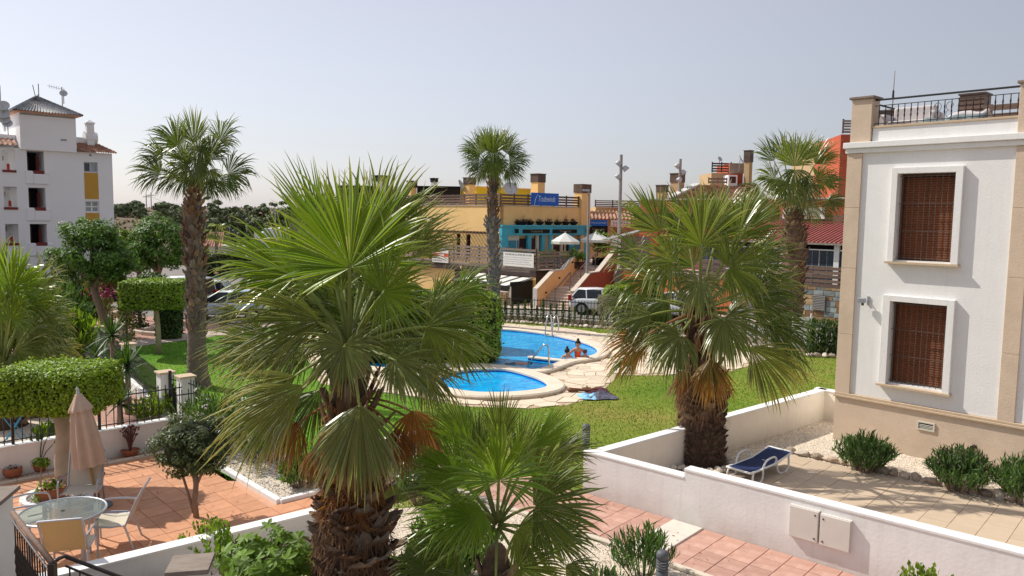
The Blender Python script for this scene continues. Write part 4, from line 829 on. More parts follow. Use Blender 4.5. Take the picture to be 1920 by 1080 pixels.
# parasols
def parasol(label,p,w_,h):
    t=thing('cafe_parasol',label,'parasol',p,20,'white parasols on the cafe terrace'); b=B(); n=8
    b.add([(0,0,h)]+[(w_*math.cos(2*PI*i/n),w_*math.sin(2*PI*i/n),h-.55) for i in range(n)]+[(w_*math.cos(2*PI*i/n),w_*math.sin(2*PI*i/n),h-.72) for i in range(n)],[(0,i+1,(i+1)%n+1) for i in range(n)]+[(i+1,i+1+n,(i+1)%n+1+n,(i+1)%n+1) for i in range(n)]); b.build('canopy',CANV,t)
    B().tube([(0,0,0),(0,0,h+.06)],.03,6).build('pole',PLASW,t); B().lathe([(.3,0),(.3,.06),(.05,.1)],12).build('base',BOLL,t)
    for i in range(n): B().tube([(0,0,h-.02),(w_*math.cos(2*PI*i/n)*.98,w_*math.sin(2*PI*i/n)*.98,h-.58)],.012,4).build('rib',PLASW,t)
for lab,px,py,Y,w_ in (('white cafe parasol in front of the turquoise pub',1060,436,49.2,.98),('white cafe parasol right of the lamp post',1118,434,52,1.1),('white cafe parasol farthest right below the blue shop sign',1150,440,54,.95)):
    p=D(px,py,Y); parasol(lab,(p.x,p.y,TZ),w_,p.z-TZ)
# plants along the terrace
for k,(px,py,hh) in enumerate(((972,462,.8),(1018,462,.7),(1034,464,.75),(1062,464,.7),(1078,462,.95),(1090,466,.6))):
    p=D(px,py,48.2); lab=['dark leafy pot plant under the pub window','bright spiky pot plant left of the pub doorway','bright spiky pot plant right of the pub doorway','low green pot plant below the first parasol','tall leafy pot plant beside the first parasol','small pot plant at the end of the terrace fence'][k]
    t=thing('terrace_plant',lab,'plant',(p.x,p.y,TZ),0,'pot plants along the cafe terrace'); B().lathe([(.16,0),(.22,.4),(.24,.42)],10).build('pot',DKBR,t)
    P,N=ball(90,(0,0,.42+hh*.55),(.42,.42,hh*.5),shell=.2); cardmesh('leaves',P,N,.3,TREEY if k in (1,2,3) else TREEL,t,.3,.7)
for k,(px,hh) in enumerate(((1120,1.7),(1131,1.5))):
    p=D(px,478,52); t=thing('terrace_plant',['tall bushy potted plant on the left at the head of the stairs','tall bushy potted plant on the right at the head of the stairs'][k],'plant',(p.x,p.y,TZ),0,'pot plants along the cafe terrace'); B().box((-.3,-.3,0),(.3,.3,.5)).build('pot',BLACK,t); B().tube([(0,0,.5),(0,0,1.2)],.04,6).build('stem',BARK,t); P,N=ball(170,(0,0,.6+hh*.6),(.55,.55,hh*.5),shell=.2); cardmesh('leaves',P,N,.32,TREEY if k else TREEL,t,.3,.7)
# cafe tables
for k,(px,py) in enumerate(((960,462),(1046,462))):
    p=D(px,py+6,48.6); t=thing('cafe_table',['small round cafe table at the left end of the pub terrace','small round cafe table under the white parasol'][k],'table',(p.x,p.y,TZ),0); B().lathe([(.4,.72),(.4,.75)],14).build('table_top',PLASW,t); B().tube([(0,0,0),(0,0,.72)],.04,6).build('leg',BLACK,t)
# ---------------- lamps
def mastlamp(label,px,yt,yb,Y,heads):
    p=D(px,yb,Y); top=D(px,yt,Y); b0=G(px,yb) if False else Vector((top.x,top.y,0)); t=thing('floodlight_mast',label,'floodlight mast',(top.x,top.y,0)); h=top.z
    B().tube([(0,0,0),(0,0,h)],[.14,.10],10)  .build('mast',GALV,t)
    for px2,py2 in heads:
        q=D(px2,py2,Y); dx=q.x-top.x; s_=1 if dx>0 else -1; a=B(); a.tube([(s_*.1,0,q.z),(dx-s_*.05,0,q.z+.12)],.03,5); a.build('bracket',GALV,t); l=B(); l.T=Matrix.Translation((dx,0,q.z))@Matrix.Rotation(s_*R(-40),4,'Y'); l.lathe([(.08,.2),(.17,.12),(.22,-.12),(.20,-.14),(.01,-.14)],12); l.build('floodlight',DISH,t,True)
mastlamp('left tall wooden coloured mast with three floodlights',1165,290,480,52,[(1160,306),(1173,316),(1159,331)]); mastlamp('right tall mast with three floodlights in front of a roof chimney',1276,298,420,58,[(1270,311),(1281,323),(1274,337)])
p=D(1104,358,44.5); t=thing('street_lamp','slim grey street lamp standing in front of the staircase','street lamp',(p.x,p.y,0)); B().tube([(0,0,0),(0,0,p.z)],[.09,.055],8).build('pole',GALV,t); bevel(B().box((-.35,-.12,p.z-.02),(.05,.12,p.z+.08)).build('lamp_head',ALU,t),.03)
# ---------------- red building on the right
FRD=FR((14.5,38.),-47)
zt=FRD.z(1520,537); zf=FRD.z(1520,498); xL=FRD.x(1372,560); xR=FRD.x(1640,560); xs_=FRD.x(1165,540)
t=thing('stone_retaining_wall','multicoloured slate retaining wall under the slatted terrace on the right','wall',FRD.w(0,0),-47); B().box((xL,0,-.1),(xR,.3,zt)).build('mortar_core',MORT,t); rg=np.random.default_rng(8); stones(t,xL,FRD.x(1592,560),.0,zt,-.001,.40,.26,SLATE,rg)
x0,x1,z0,z1=FRD.r(1525,553,1549,581); g=B().box((x0,-.1,z0),(x1,-.06,z1)).build('vent_grille',DKBR,t)
for k in range(9): B().box((x0,-.13,z0+.01+k*(z1-z0)/9),(x1,-.101,z0+.06+k*(z1-z0)/9)).build('grille_slat',GALV,g)
x0,x1,z0,z1=FRD.r(1404,552,1432,580); g=B().box((x0,-.1,z0),(x1,-.06,z1)).build('vent_grille',DKBR,t)
for k in range(9): B().box((x0,-.13,z0+.01+k*(z1-z0)/9),(x1,-.101,z0+.06+k*(z1-z0)/9)).build('grille_slat',GALV,g)
t=thing('orange_wall','orange red rendered wall with openings behind the parked cars','wall',FRD.w(0,0),-47)
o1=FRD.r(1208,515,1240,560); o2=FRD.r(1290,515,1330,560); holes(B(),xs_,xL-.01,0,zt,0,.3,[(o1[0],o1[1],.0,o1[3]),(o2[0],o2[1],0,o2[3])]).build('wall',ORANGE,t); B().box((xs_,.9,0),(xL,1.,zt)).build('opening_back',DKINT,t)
x,z=FRD.s(1182,540); B().tube([(x,-.03,z),(x,-.001,z)],.17,16).build('round_sign',DKBLUE,t); text('sign_letter','G',.24,t,(x,-.035,z),BANNER)
slatfence('terrace_fence','long brown slatted fence on top of the slate retaining wall',FRD,xs_,xR,.0,zt,zf,5,(BROWNW,GREYW),1.4,.28)
t=RBD=thing('red_restaurant_building','red restaurant building with glazed veranda under a red sheet roof','building',FRD.w(0,0),-47)
ze=FRD.z(1520,459); yv=.9; B().box((xs_,.02,zt-.3),(xR,12,zt-.02)).build('terrace_floor',PAVE,t)
xg=FRD.x(1390,470); xvb=yv+3.2
for px in (1350,1452,1554):
    x=FRD.x(px,470); B().box((x-.13,yv-.06,zt),(x+.13,yv+.06,ze)).build('veranda_post',PLASW,t)
    for k in range(3):
        pass
B().box((xg-3,yv-.03,FRD.z(1520,469)-.03),(xR,yv+.03,FRD.z(1520,469)+.03)).build('glazing_rail',PLASW,t)
xx=xg-3
k=0
while xx<xR-.7:
    gp=B().box((xx+.03,yv-.01,zt+.05),(xx+.70,yv+.01,FRD.z(1520,469)-.04)).build('glass_panel',BLUEGL,t); m_=B().box((xx+.70,yv-.03,zt),(xx+.76,yv+.03,FRD.z(1520,469)-.03)).box((xx+.03,yv-.02,zt+.55),(xx+.70,yv-.011,zt+.575)).box((xx+.03,yv-.02,zt+.95),(xx+.70,yv-.011,zt+.975)).box((xx+.35,yv-.02,zt+.05),(xx+.37,yv-.0111,FRD.z(1520,469)-.04)).build('glazing_bar',GALV,gp); xx+=.76
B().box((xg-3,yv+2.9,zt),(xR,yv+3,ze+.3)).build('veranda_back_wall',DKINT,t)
B().box((xg-3.2,yv-.35,ze),(xR,yv-.2,ze+.10)).build('eave_board',KERB,t)
zr=ze+1.0; n=46; xx0=xg-3.2; dw=(xR-xx0)/n; rm=None
for k in range(n):
    if rm is None: o=B().add([(0,yv-.40,ze+.11),(dw*.86,yv-.40,ze+.11),(dw*.86,yv+3.4,zr),(0,yv+3.4,zr),(dw*.86,yv-.40,ze+.17),(dw,yv-.40,ze+.17),(dw,yv+3.4,zr+.06),(dw*.86,yv+3.4,zr+.06),(dw,yv-.4,ze+.11),(dw,yv+3.4,zr)],[(0,1,2,3),(1,4,7,2),(4,5,6,7),(5,8,9,6),(0,8,5,4,1)]).build('roof_sheet',ROOFR,t,loc=(xx0,0,0)); rm=o.data
    else: link('roof_sheet',rm,t,loc=(xx0+k*dw,0,0))
# upper storey behind veranda
yu=5.2; FU=FR(FRD.w(0,yu),-47); zu1=FU.z(1500,374); B().box((FU.x(1200,400),yu,zt),(FU.x(1600,400),12,zu1)).build('upper_wall',RED,t); B().box((FU.x(1200,400)-.1,yu-.15,zu1+.002),(FU.x(1600,400),12,zu1+.1)).build('wall_coping',PAVE,t)
slatfence('upper_terrace_fence','brown slatted fence above the red veranda roof',FR(FRD.w(0,yu-.6),-47),FU.x(1212,415),FU.x(1592,415),.0,FU.z(1500,430),FU.z(1500,402),4,(BROWNW,DKBR),1.4,.25)
FU2=FR(FRD.w(0,yu-.75),-47); x0,x1,z0,z1=FU2.r(1468,389,1547,410); t=thing('restaurant_sign','white restaurant banner with grey script and red pizzeria line','sign',FU2.w(0,0),-47); B().box((x0,-.03,z0),(x1,.0,z1)).build('sheet',BANNER,t); text('lettering','La Casella',.42,t,((x0+x1)/2+.2,-.034,z0+(z1-z0)*.62),INK,shear=.3); text('lettering','e · PIZZERIA',.2,t,((x0+x1)/2+.2,-.034,z0+.13),REDINK)
# tiled roof, roof-top blocks
def tileroof(parent,name,a,b_,c,d,nu,nv,m_):
    """corrugated clay tiles over the quad a b (eave) c d (ridge)"""
    a,b_,c,d=[Vector(q) for q in (a,b_,c,d)]; vs=[];fs=[];at=[]; nrm=(b_-a).cross(d-a).normalized(); nu4=nu*4
    for j in range(nv*2+1):
        v=(j//2+j%2)/nv if j<nv*2 else 1.; v=min(1,(j+1)//2/nv)
        lift=.05 if j%2 else 0.
        for i in range(nu4+1):
            u=i/nu4; p=(a*(1-u)+b_*u)*(1-v)+(d*(1-u)+c*u)*v; vs.append(p+nrm*(.055*math.cos(i*PI/2)+lift)); at.append(((i//4)*37+(j//2)*91)%17/17.)
    w_=nu4+1
    for j in range(nv*2):
        for i in range(nu4): fs.append((j*w_+i,j*w_+i+1,(j+1)*w_+i+1,(j+1)*w_+i))
    return link(name,npmesh(name,np.array([tuple(p) for p in vs]),np.array(fs),m_,attrs={'rnd':at}),parent)
t=thing('tiled_roof_house','low house with pale verge and clay tiled roof above the red wall','building',(0,0,0))
e0=D(1243,376,56);e1=D(1420,376,56);r0=D(1300,349,61);r1=D(1420,346,61); tileroof(t,'clay_tiles',e0,e1,r1,r0,44,14,ROOFT)
B().add([e0+Vector((0,-.1,.02)),e0+Vector((.5,-.1,.02)),r0+Vector((.5,-.1,.05)),r0+Vector((0,-.1,.05)),e0+Vector((0,-.1,.2)),e0+Vector((.5,-.1,.2)),r0+Vector((.5,-.1,.22)),r0+Vector((0,-.1,.22))],[(3,2,1,0),(4,5,6,7),(0,1,5,4),(1,2,6,5),(2,3,7,6),(3,0,4,7)]).build('verge',BANNER,t); B().box((e0.x+.3,e0.y+.3,1),(e1.x,e0.y+6,e0.z-.1)).build('wall',RED,t)
chim('tan roof chimney with dark cowl at the left of the tiled roof',1231,1251,348,360,376,55.5,TANP); chim('taller tan roof chimney with brown cowl behind the right mast',1257,1282,326,342,362,60,TANP)
t,fr,x1,z=block('roof_block','tan and red roof storey with slats above the tiled roof','building',1334,1372,324,3,62,4,TANP,0)
slatfence('roof_fence','dark slatted fence on the tan roof storey',FR(D(1334,322,62),0),0,1.6,0,D(1334,323,62).z,D(1334,304,62).z,4,(DKBR,DKBR),.8,.4)
t,fr,x1,z=block('roof_block','red roof block with weathered board top beside the right palm crown','building',1369,1394,306,3,61.5,4,RED,0); B().box((-.05,-.08,z-.8),(x1+.05,-.003,z)).build('board_panel',GREYW,t)
t,fr,x1,z=block('roof_block','pale framed window block under the board topped red block','building',1366,1383,328,3,60.5,2,WHITE2,0); B().box((.12,-.02,z-.62),(x1-.12,-.002,z-.12)).build('window',GLASS,t)
slatfence('roof_fence','weathered low slatted fence left of the pale window block',FR(D(1328,333,60),0),0,1.5,0,D(1328,344,60).z,D(1328,333,60).z,2,(GREYW,BROWNW),.8,.35)
chim('brown boarded roof chimney beside the right palm crown',1394,1409,283,304,345,61,TANP); dish('brown dish beside the boarded roof chimney',1389,297,60.5,.5,70); dish('small far dish on the skyline above the slatted fence',1350,298,63,.22,30)
t,fr,x1,z=block('tall_red_block','tall red block with slatted top beside the villa pilaster','building',1577,1640,252,0,46,6,RED,-8)
slatfence('roof_fence','stacked slats on top of the tall red block beside the villa',FR(D(1579,250,46),0),0,2.2,0,D(1579,250,46).z,D(1579,224,46).z,5,(GREYW,DKBR),.9,.3)
t,fr,x1,z=block('tan_block','tan upper storey with dark window behind the right palm crown','building',1535,1580,272,2,54,5,TANP,0); B().box((.5,-.03,z-2.1),(x1-.45,-.002,z-.9)).build('window',GLASS,t); B().box((-.1,-.1,z+.002),(x1+.1,3,z+.25)).build('board_top',GREYW,t)
# small shops between pub and red building
t,fr,x1,z=block('far_shop','low shop with blue sign and clay tiled awning behind the parasols','building',1104,1150,396,0,60,5,TANP,0)
B().box((-.1,-.05,z-2.2),(x1*.78,-.003,z-1.1)).build('shop_window',BLACK,t); tileroof(t,'clay_tiles',(-.3,-1.0,z-.55),(x1+1.8,-1.0,z-.55),(x1+1.8,.6,z+.0),(-.3,.6,z+.0),14,5,ROOFT)
p=D(1122,418,58.6); t=thing('shop_sign','bright blue shop sign behind the street lamp','sign',p); B().box((-.66,0,-.22),(.66,.05,.22)).build('board',BLUE,t); text('lettering','SPORT & LIVE MUSIC',.16,t,(0,-.006,0),LBLUE,sx=.8)
p=D(1122,430,58.6); t=thing('shop_sign','dark shop sign with gold script under the blue sign','sign',p); B().box((-.66,0,-.14),(.66,.05,.14)).build('board',BLACK,t); text('lettering','Tradewinds',.2,t,(0,-.006,0),GOLD)
p=D(1164,419,58); t=thing('shop_sign','white shop banner behind the left mast','sign',p); B().box((-.72,0,-.24),(.72,.05,.24)).build('sheet',BANNER,t); g=B(); [g.box((-.6+k*.2,-.004,-.02),(-.46+k*.2,-.001,.08)) for k in range(6)]; g.build('print_line',INK,t); g=B(); [g.box((-.6+k*.24,-.004,-.16),(-.44+k*.24,-.001,-.10)) for k in range(5)]; g.build('print_line',REDINK,t)
t,fr,x1,z=block('cream_upper_wall','cream upper storey with slats behind the left mast','building',1117,1250,388,3,62,5,TANP,0); slatfence('roof_fence','brown slatted roof fence crossed by the left mast',FR(D(1115,388,61.8),0),0,5.6,0,D(1115,388,61.8).z,D(1115,375,61.8).z,4,(BROWNW,DKBR),1.5,.35)
t=thing('lean_to_shelter','grey lean-to with a white sloping roof edge at the head of the stairs','shelter',D(1190,470,49.5).to_2d().to_3d()); a=D(1130,451,50)-t.location; c=D(1198,434,48.5)-t.location; d_=Vector((.9,2.0,.05))
B().add([a,c,c+d_,a+d_,a+Vector((0,0,.1)),c+Vector((0,0,.12)),c+d_+Vector((0,0,.12)),a+d_+Vector((0,0,.1))],[(3,2,1,0),(4,5,6,7),(0,1,5,4),(1,2,6,5),(2,3,7,6),(3,0,4,7)]).build('roof_edge',PLASW,t); B().box((-.9,.1,TZ),(1.0,.3,c.z-.35)).build('side_wall',GREYW,t); B().box((-1.05,.0,TZ),(-.91,.15,c.z-.5)).build('post',PLASW,t)
# ================================================================== WHITE APARTMENT TOWER (left)
T0=D(36,400,59.); FT=FR(T0,43); t=TW=thing('apartment_tower','white apartment block with recessed balconies and a dark tiled hip roof','apartment block',FT.w(0,0),43)
xr=FT.x(212,350); xt=FT.x(141,250); zTop=FT.z(90,215); zLow=FT.z(90,283); zL2=FT.z(175,286)
op=[(49,82,283,323),(54,86,352,392),(58,89,420,458)]; ol=[(-2,34,280,320),(8,41,350,390),(13,44,420,457)]
hs=[FT.r(a,y0,c,y1) for a,c,y0,y1 in op]
xm=sum(h[0] for h in hs)/3; xM=sum(h[1] for h in hs)/3; hsr=[(xm,xM,h[2],h[3]) for h in hs]
hl=[FT.r(a,y0,c,y1) for a,c,y0,y1 in ol]; xlm=min(h[0] for h in hl)+.2; hsl=[(xlm,xm-.75,h[2],h[3]) for h in hl]
wA=FT.r(157,304,182,323); wB=FT.r(160,377,183,398); ww=(wA[0],wA[1]+.05)
holes(B(),-9,xr,-2,zL2,0,.3,hsr+hsl+[(ww[0],ww[1],wA[2],wA[3]),(ww[0],ww[1],wB[2],wB[3])]).build('wall',WHITE2,TW)
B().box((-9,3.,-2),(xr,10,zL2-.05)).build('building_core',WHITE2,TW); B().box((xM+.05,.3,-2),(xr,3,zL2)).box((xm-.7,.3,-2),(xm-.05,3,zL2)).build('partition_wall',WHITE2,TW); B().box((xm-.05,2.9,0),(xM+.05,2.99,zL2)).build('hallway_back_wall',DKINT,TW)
for h in hsr: B().box((xm-.05,.3,h[2]-.3),(xM+.05,3,h[2]-.02)).box((xm-.05,.3,h[3]+.02),(xM+.05,3,h[3]+.25)).build('floor_slab',WHITE2,TW)
for h in hsl: B().box((xlm,.3,h[2]-.3),(xm-.75,3,h[2]-.02)).box((xlm,.3,h[3]+.02),(xm-.75,3,h[3]+.25)).build('floor_slab',WHITE2,TW)
for h in hsr:
    bevel(B().box((h[0]-.15,-.12,h[2]-.9),(h[0]+.35,-.001,h[2]+.1)).box((h[0]+.35,-.12,h[2]-.9),(h[1]+.25,-.001,h[2]-.12)).box((h[1]-.02,-.12,h[2]-.12),(h[1]+.25,-.001,h[2]+.05)).build('balcony_front',WHITE2,TW),.05,2); B().box((h[0]+.42,-.10,h[2]-.119),(h[1]-.06,.2,h[2]+.13)).build('balcony_trim',REDTRIM,TW)
    B().box((h[1]-.32,1.2,h[2]),(h[1]-.12,1.3,h[3]-.35)).build('hall_door',REDTRIM,TW); B().box((h[1]-.85,2.6,h[2]),(h[1]-.5,2.7,h[3]-.3)).build('hall_door',SHUTIN,TW)
for h in hsl:
    xm_=(h[0]+h[1])/2; B().box((xm_-.45,-.06,h[2]-.12),(xm_+.45,-.001,h[2]+.06)).build('balcony_trim',REDTRIM,TW); e=B().tube([(xm_+.1,.9,h[2]+.1),(xm_+.1,.9,h[2]+.5),(xm_+.1,.9,h[2]+.58)],[.1,.1,.04],8).build('fire_extinguisher',FIRE,TW); B().box((xm_-.12,2.95,h[2]+.9),(xm_+.18,2.99,h[2]+1.25)).build('wall_notice',SILL,TW)
for kx,(wr,bar) in enumerate(((wA,0),(wB,1))):
    w_=B().box((ww[0],.22,wr[2]),(ww[1],.26,wr[3])).build('window',GLASS if not bar else GREYGL,TW); fb=B().box((ww[0],.15,wr[2]),(ww[0]+.08,.219,wr[3])).box((ww[1]-.08,.15,wr[2]),(ww[1],.219,wr[3])).box((ww[0]+.08,.15,wr[3]-.08),(ww[1]-.08,.219,wr[3])).box((ww[0]+.08,.15,wr[2]),(ww[1]-.08,.219,wr[2]+.08)); xmid=(ww[0]+ww[1])/2; fb.box((xmid-.05,.15,wr[2]+.08),(xmid+.05,.219,wr[3]-.08))
    if bar: fb.box((ww[0]+.08,.15,(wr[2]+wr[3])/2-.05),(xmid-.05,.219,(wr[2]+wr[3])/2+.05)).box((xmid+.05,.15,(wr[2]+wr[3])/2-.05),(ww[1]-.08,.219,(wr[2]+wr[3])/2+.05))
    fb.build('frame',PLASW if bar else ALU,w_)
    if not bar: B().box((xmid+.05,.2,wr[2]+.08),(ww[1]-.08,.2195,wr[3]-.08)).build('sliding_pane',GREYGL,w_)
B().box((ww[0],-.012,wB[3]+.15),(ww[1],-.001,wA[2]-.03)).build('ochre_panel',OCHRE,TW); B().box((ww[0],-.012,wB[2]-2.4),(ww[1],-.001,wB[2]-.04)).build('ochre_panel',OCHRE,TW); B().tube([((ww[0]+ww[1])/2,-.03,wA[3]+.55),((ww[0]+ww[1])/2,-.001,wA[3]+.55)],.1,8).build('vent',GALV,TW)
# upper tower box and roof
xs0=FT.x(36,250)
B().box((xs0,-.28,zLow),(xt,6.4,zTop)).build('stair_tower',WHITE2,TW); B().box((xs0+.05,-.30,zTop-.18),(xt-.05,-.281,zTop-.05)).build('eave_band',GALV,TW); x,z=FT.s(118,263); B().box((x-.22,-.30,z-.07),(x+.2,-.281,z+.07)).build('vent',GALV,TW)
rf=B().box((xs0-.35,-.63,zTop+.002),(xt+.35,6.75,zTop+.09)).build('roof',TERRA,TW); za=zTop+1.65; A_=(xs0-.4,-.68,zTop+.1);B_=(xt+.4,-.68,zTop+.1);C_=(xt+.4,6.8,zTop+.1);D_=(xs0-.4,6.8,zTop+.1); xc=(xs0+xt)/2; E_=(xc-.05,3,za);F2=(xc+.05,3.1,za)
tileroof(rf,'roof_tiles',A_,B_,F2,E_,22,13,ROOFD); tileroof(rf,'roof_tiles',D_,A_,E_,E_,22,13,ROOFD); tileroof(rf,'roof_tiles',B_,C_,F2,F2,22,13,ROOFD); tileroof(rf,'roof_tiles',C_,D_,E_,F2,22,13,ROOFD)
B().tube([A_,E_],.09,6).build('ridge_tiles',ROOFD,rf); B().tube([B_,F2],.09,6).build('ridge_tiles',ROOFD,rf); B().tube([D_,E_],.09,6).build('ridge_tiles',ROOFD,rf)
# tile skirts
tileroof(TW,'tile_skirt',(xt+.01,-.35,zL2+.03),(xr+.3,-.35,zL2+.03),(xr-.6,1.4,zL2+.75),(xt+.01,1.4,zL2+.75),16,5,ROOFT); tileroof(TW,'tile_skirt',(-6,-.35,FT.z(20,272)),(xs0-.2,-.35,FT.z(20,272)),(xs0-.2,1.2,FT.z(20,259)),(-6,1.2,FT.z(20,259)),18,4,ROOFT)
B().box((xt+.01,1.41,zL2-.1),(xr-.8,2,zL2+1.25)).build('roof_parapet',WHITE2,TW); B().box((-7,1.25,zL2-.1),(xs0-.02,2.,FT.z(20,250))).build('roof_parapet',WHITE2,TW); B().tube([(xt+1.0,1.5,zL2+1.25),(xt+1.9,1.5,zL2+1.25)],[.55,.55],12).build('curved_parapet',WHITE2,TW)
x,z=FT.s(177,255); cx_=x; k=B().box((cx_-.27,1.0,zL2+.4),(cx_+.27,1.5,zL2+2.35)).build('chimney',WHITE2,TW); B().box((cx_-.34,.93,zL2+2.36),(cx_+.34,1.57,zL2+2.44)).add([(cx_-.34,.93,zL2+2.445),(cx_+.34,.93,zL2+2.445),(cx_+.34,1.57,zL2+2.445),(cx_-.34,1.57,zL2+2.445),(cx_,1.25,zL2+2.7)],[(0,1,4),(1,2,4),(2,3,4),(3,0,4)]).build('chimney_cap',WHITE2,k)
# rooftop aerials
def aerial(label,px,yb,yt,Y,kind):
    p=D(px,yb,Y); h=D(px,yt,Y).z-p.z; t=thing('roof_aerial',label,'aerial',p); B().tube([(0,0,-.3),(0,0,h)],.035,5).build('mast',GALV,t)
    if kind==1:
        b=B(); b.tube([(-.95,0,h+.05),(0.15,0,h-.2)],.018,4)
        for k in range(7): f_=k/6; b.tube([(-.95+1.1*f_,-.25,h+.05-.25*f_),(-.95+1.1*f_,.25,h+.05-.25*f_)],.012,4); b.tube([(-.95+1.1*f_,0,h-.1-.25*f_),(-.95+1.1*f_,0,h+.2-.25*f_)],.011,4)
        b.build('yagi_antenna',GALV,t)
    else: B().tube([(-.25,0,.1),(-.45,0,1.1)],.03,4).tube([(-.25,0,.1),(0,0,.4)],.03,4).build('side_rod',GALV,t)
    return t
aerial('roof aerial mast at the peak of the tower roof',73,186,157,62,0); aerial('roof aerial with long yagi antenna right of the tower peak',117,196,163,60,1); aerial('tall aerial at the left frame edge above the apartment roof',2,212,160,58,0)
dish('round satellite dish on the right tower aerial',119,175,59.9,.28,30); 
for lab,px,py,r_ in (('uppermost satellite dish at the left frame edge',6,198,.42),('pale satellite dish by the tower wall, second from top',6,212,.45),('pale satellite dish by the tower wall, third from top',8,223,.4),('lowest satellite dish at the left frame edge',14,231,.34)): dish(lab,px,py,57.,r_,25)
# ================================================================== FAR LEFT BACKGROUND
p=D(393,510,86); zb_=-1.35; t=thing('far_house','small pale house with arched openings and red tiled roof','house',(p.x,p.y,zb_),0)
hs=[(1.5,2.9,.6,2.0),(3.4,4.4,0,2.4)]; holes(B(),0,6.5,0,2.6,0,.3,hs).build('wall',CREAM,t); B().box((0,2.5,0),(6.5,5,2.6)).build('rear_wall',TANP,t); B().box((-.1,-.1,2.602),(6.6,5,2.75)).build('wall_coping',CREAM,t); tileroof(t,'roof_tiles',(-2,-.3,2.75),(1.6,-.3,2.75),(.6,3,4.2),(-2,3,4.2),12,6,ROOFT)
B().box((-.2,-.6,0),(1.4,-.2,.9)).build('low_wall',KERB,t)
P,N=boxsurf(700,1.0,.5,.5); hd=thing('clipped_hedge','small clipped hedge in front of the far pale house','hedge',(p.x+1.2,p.y-1.5,zb_+1.4)); cardmesh('foliage',P,N,.25,TREEL,hd,.6,.6); B().box((-.9,-.4,-1.4),(.9,.4,.4)).build('dark_core',CORE,hd)
a=D(385,548,70); c=D(505,548,72); t=thing('rubble_wall','pale rubble wall under a dark hedge across the street','wall',(a.x,a.y,-1.15),math.degrees(math.atan2(c.y-a.y,c.x-a.x))); L_=(c-a).length; B().box((0,0,0),(L_,.35,1.05)).build('mortar_core',MORT,t); rg=np.random.default_rng(9); stones(t,0,L_,0,1.05,-.001,.8,.5,[ROCKP,ROCK],rg,.08)
P,N=boxsurf(2200,L_/2,.6,.75); hd=thing('street_hedge','dark untidy hedge behind the rubble wall across the street','hedge',((a.x+c.x)/2,a.y+1.2,.55),math.degrees(math.atan2(c.y-a.y,c.x-a.x))); cardmesh('foliage',P+RNG.normal(0,.12,P.shape),N,.34,OLIVE,hd,.6,.7); B().box((-L_/2,-.5,-1.6),(L_/2,.5,.6)).build('dark_core',CORE,hd)
p=D(486,432,76); t=thing('grey_roofed_hall','white and grey low hall partly hidden by the big palm','building',(p.x,p.y,-1.3)); zz=D(500,428,76).z+1.3
B().box((.4,0,0),(2.2,5,zz)).build('wall',WHITE2,t); B().box((-.6,.3,0),(.35,4,zz-.4)).build('wall',WHITE2,t); B().box((2.2,.4,0),(9,6,zz-.9)).build('wall',WHITE2,t); B().add([(2.2,.2,zz-.9),(9,.2,zz-2.2),(9,6,zz-1.6),(2.2,6,zz+.0),(2.2,.2,zz-.75),(9,.2,zz-2.05),(9,6,zz-1.45),(2.2,6,zz+.15)],[(3,2,1,0),(4,5,6,7),(0,1,5,4),(1,2,6,5),(2,3,7,6),(3,0,4,7)]).build('roof',GALV,t); B().box((2.6,1.5,zz-.3),(4.6,2.5,zz+1.0)).build('chimney',GREYW,t)
for lab,px,yt,yb,Y in (('thin street lamp against the far pines',516,392,440,80),):
    q=D(px,yt,Y); t=thing('street_lamp',lab,'street lamp',(q.x,q.y,-1.3)); B().tube([(0,0,0),(0,0,q.z+1.3)],.06,6).build('pole',GALV,t); B().box((-.5,-.1,q.z+1.25),(.05,.1,q.z+1.37)).build('lamp_head',ALU,t)
for lab,px,yt in (('left power pole on the hill ridge',274,364),('right power pole on the hill ridge',283,361)):
    q=D(px,yt,235); t=thing('power_pole',lab,'power pole',(q.x,q.y,5)); B().tube([(0,0,0),(0,0,q.z-5)],.14,5).build('pole',GALV,t); B().box((-1.0,-.08,q.z-5.9),(1.0,.08,q.z-5.7)).build('crossarm',GALV,t)
w1=D(275,366,235);w2=D(345,384,235);w3=D(520,384,150)
t=thing('power_line','thin power lines sagging across the pale sky above the hill','cable',(0,0,0)); B().tube([w1,(w1+w2)/2+Vector((0,0,-.8)),w2],.035,3).build('cable',IRON,t)
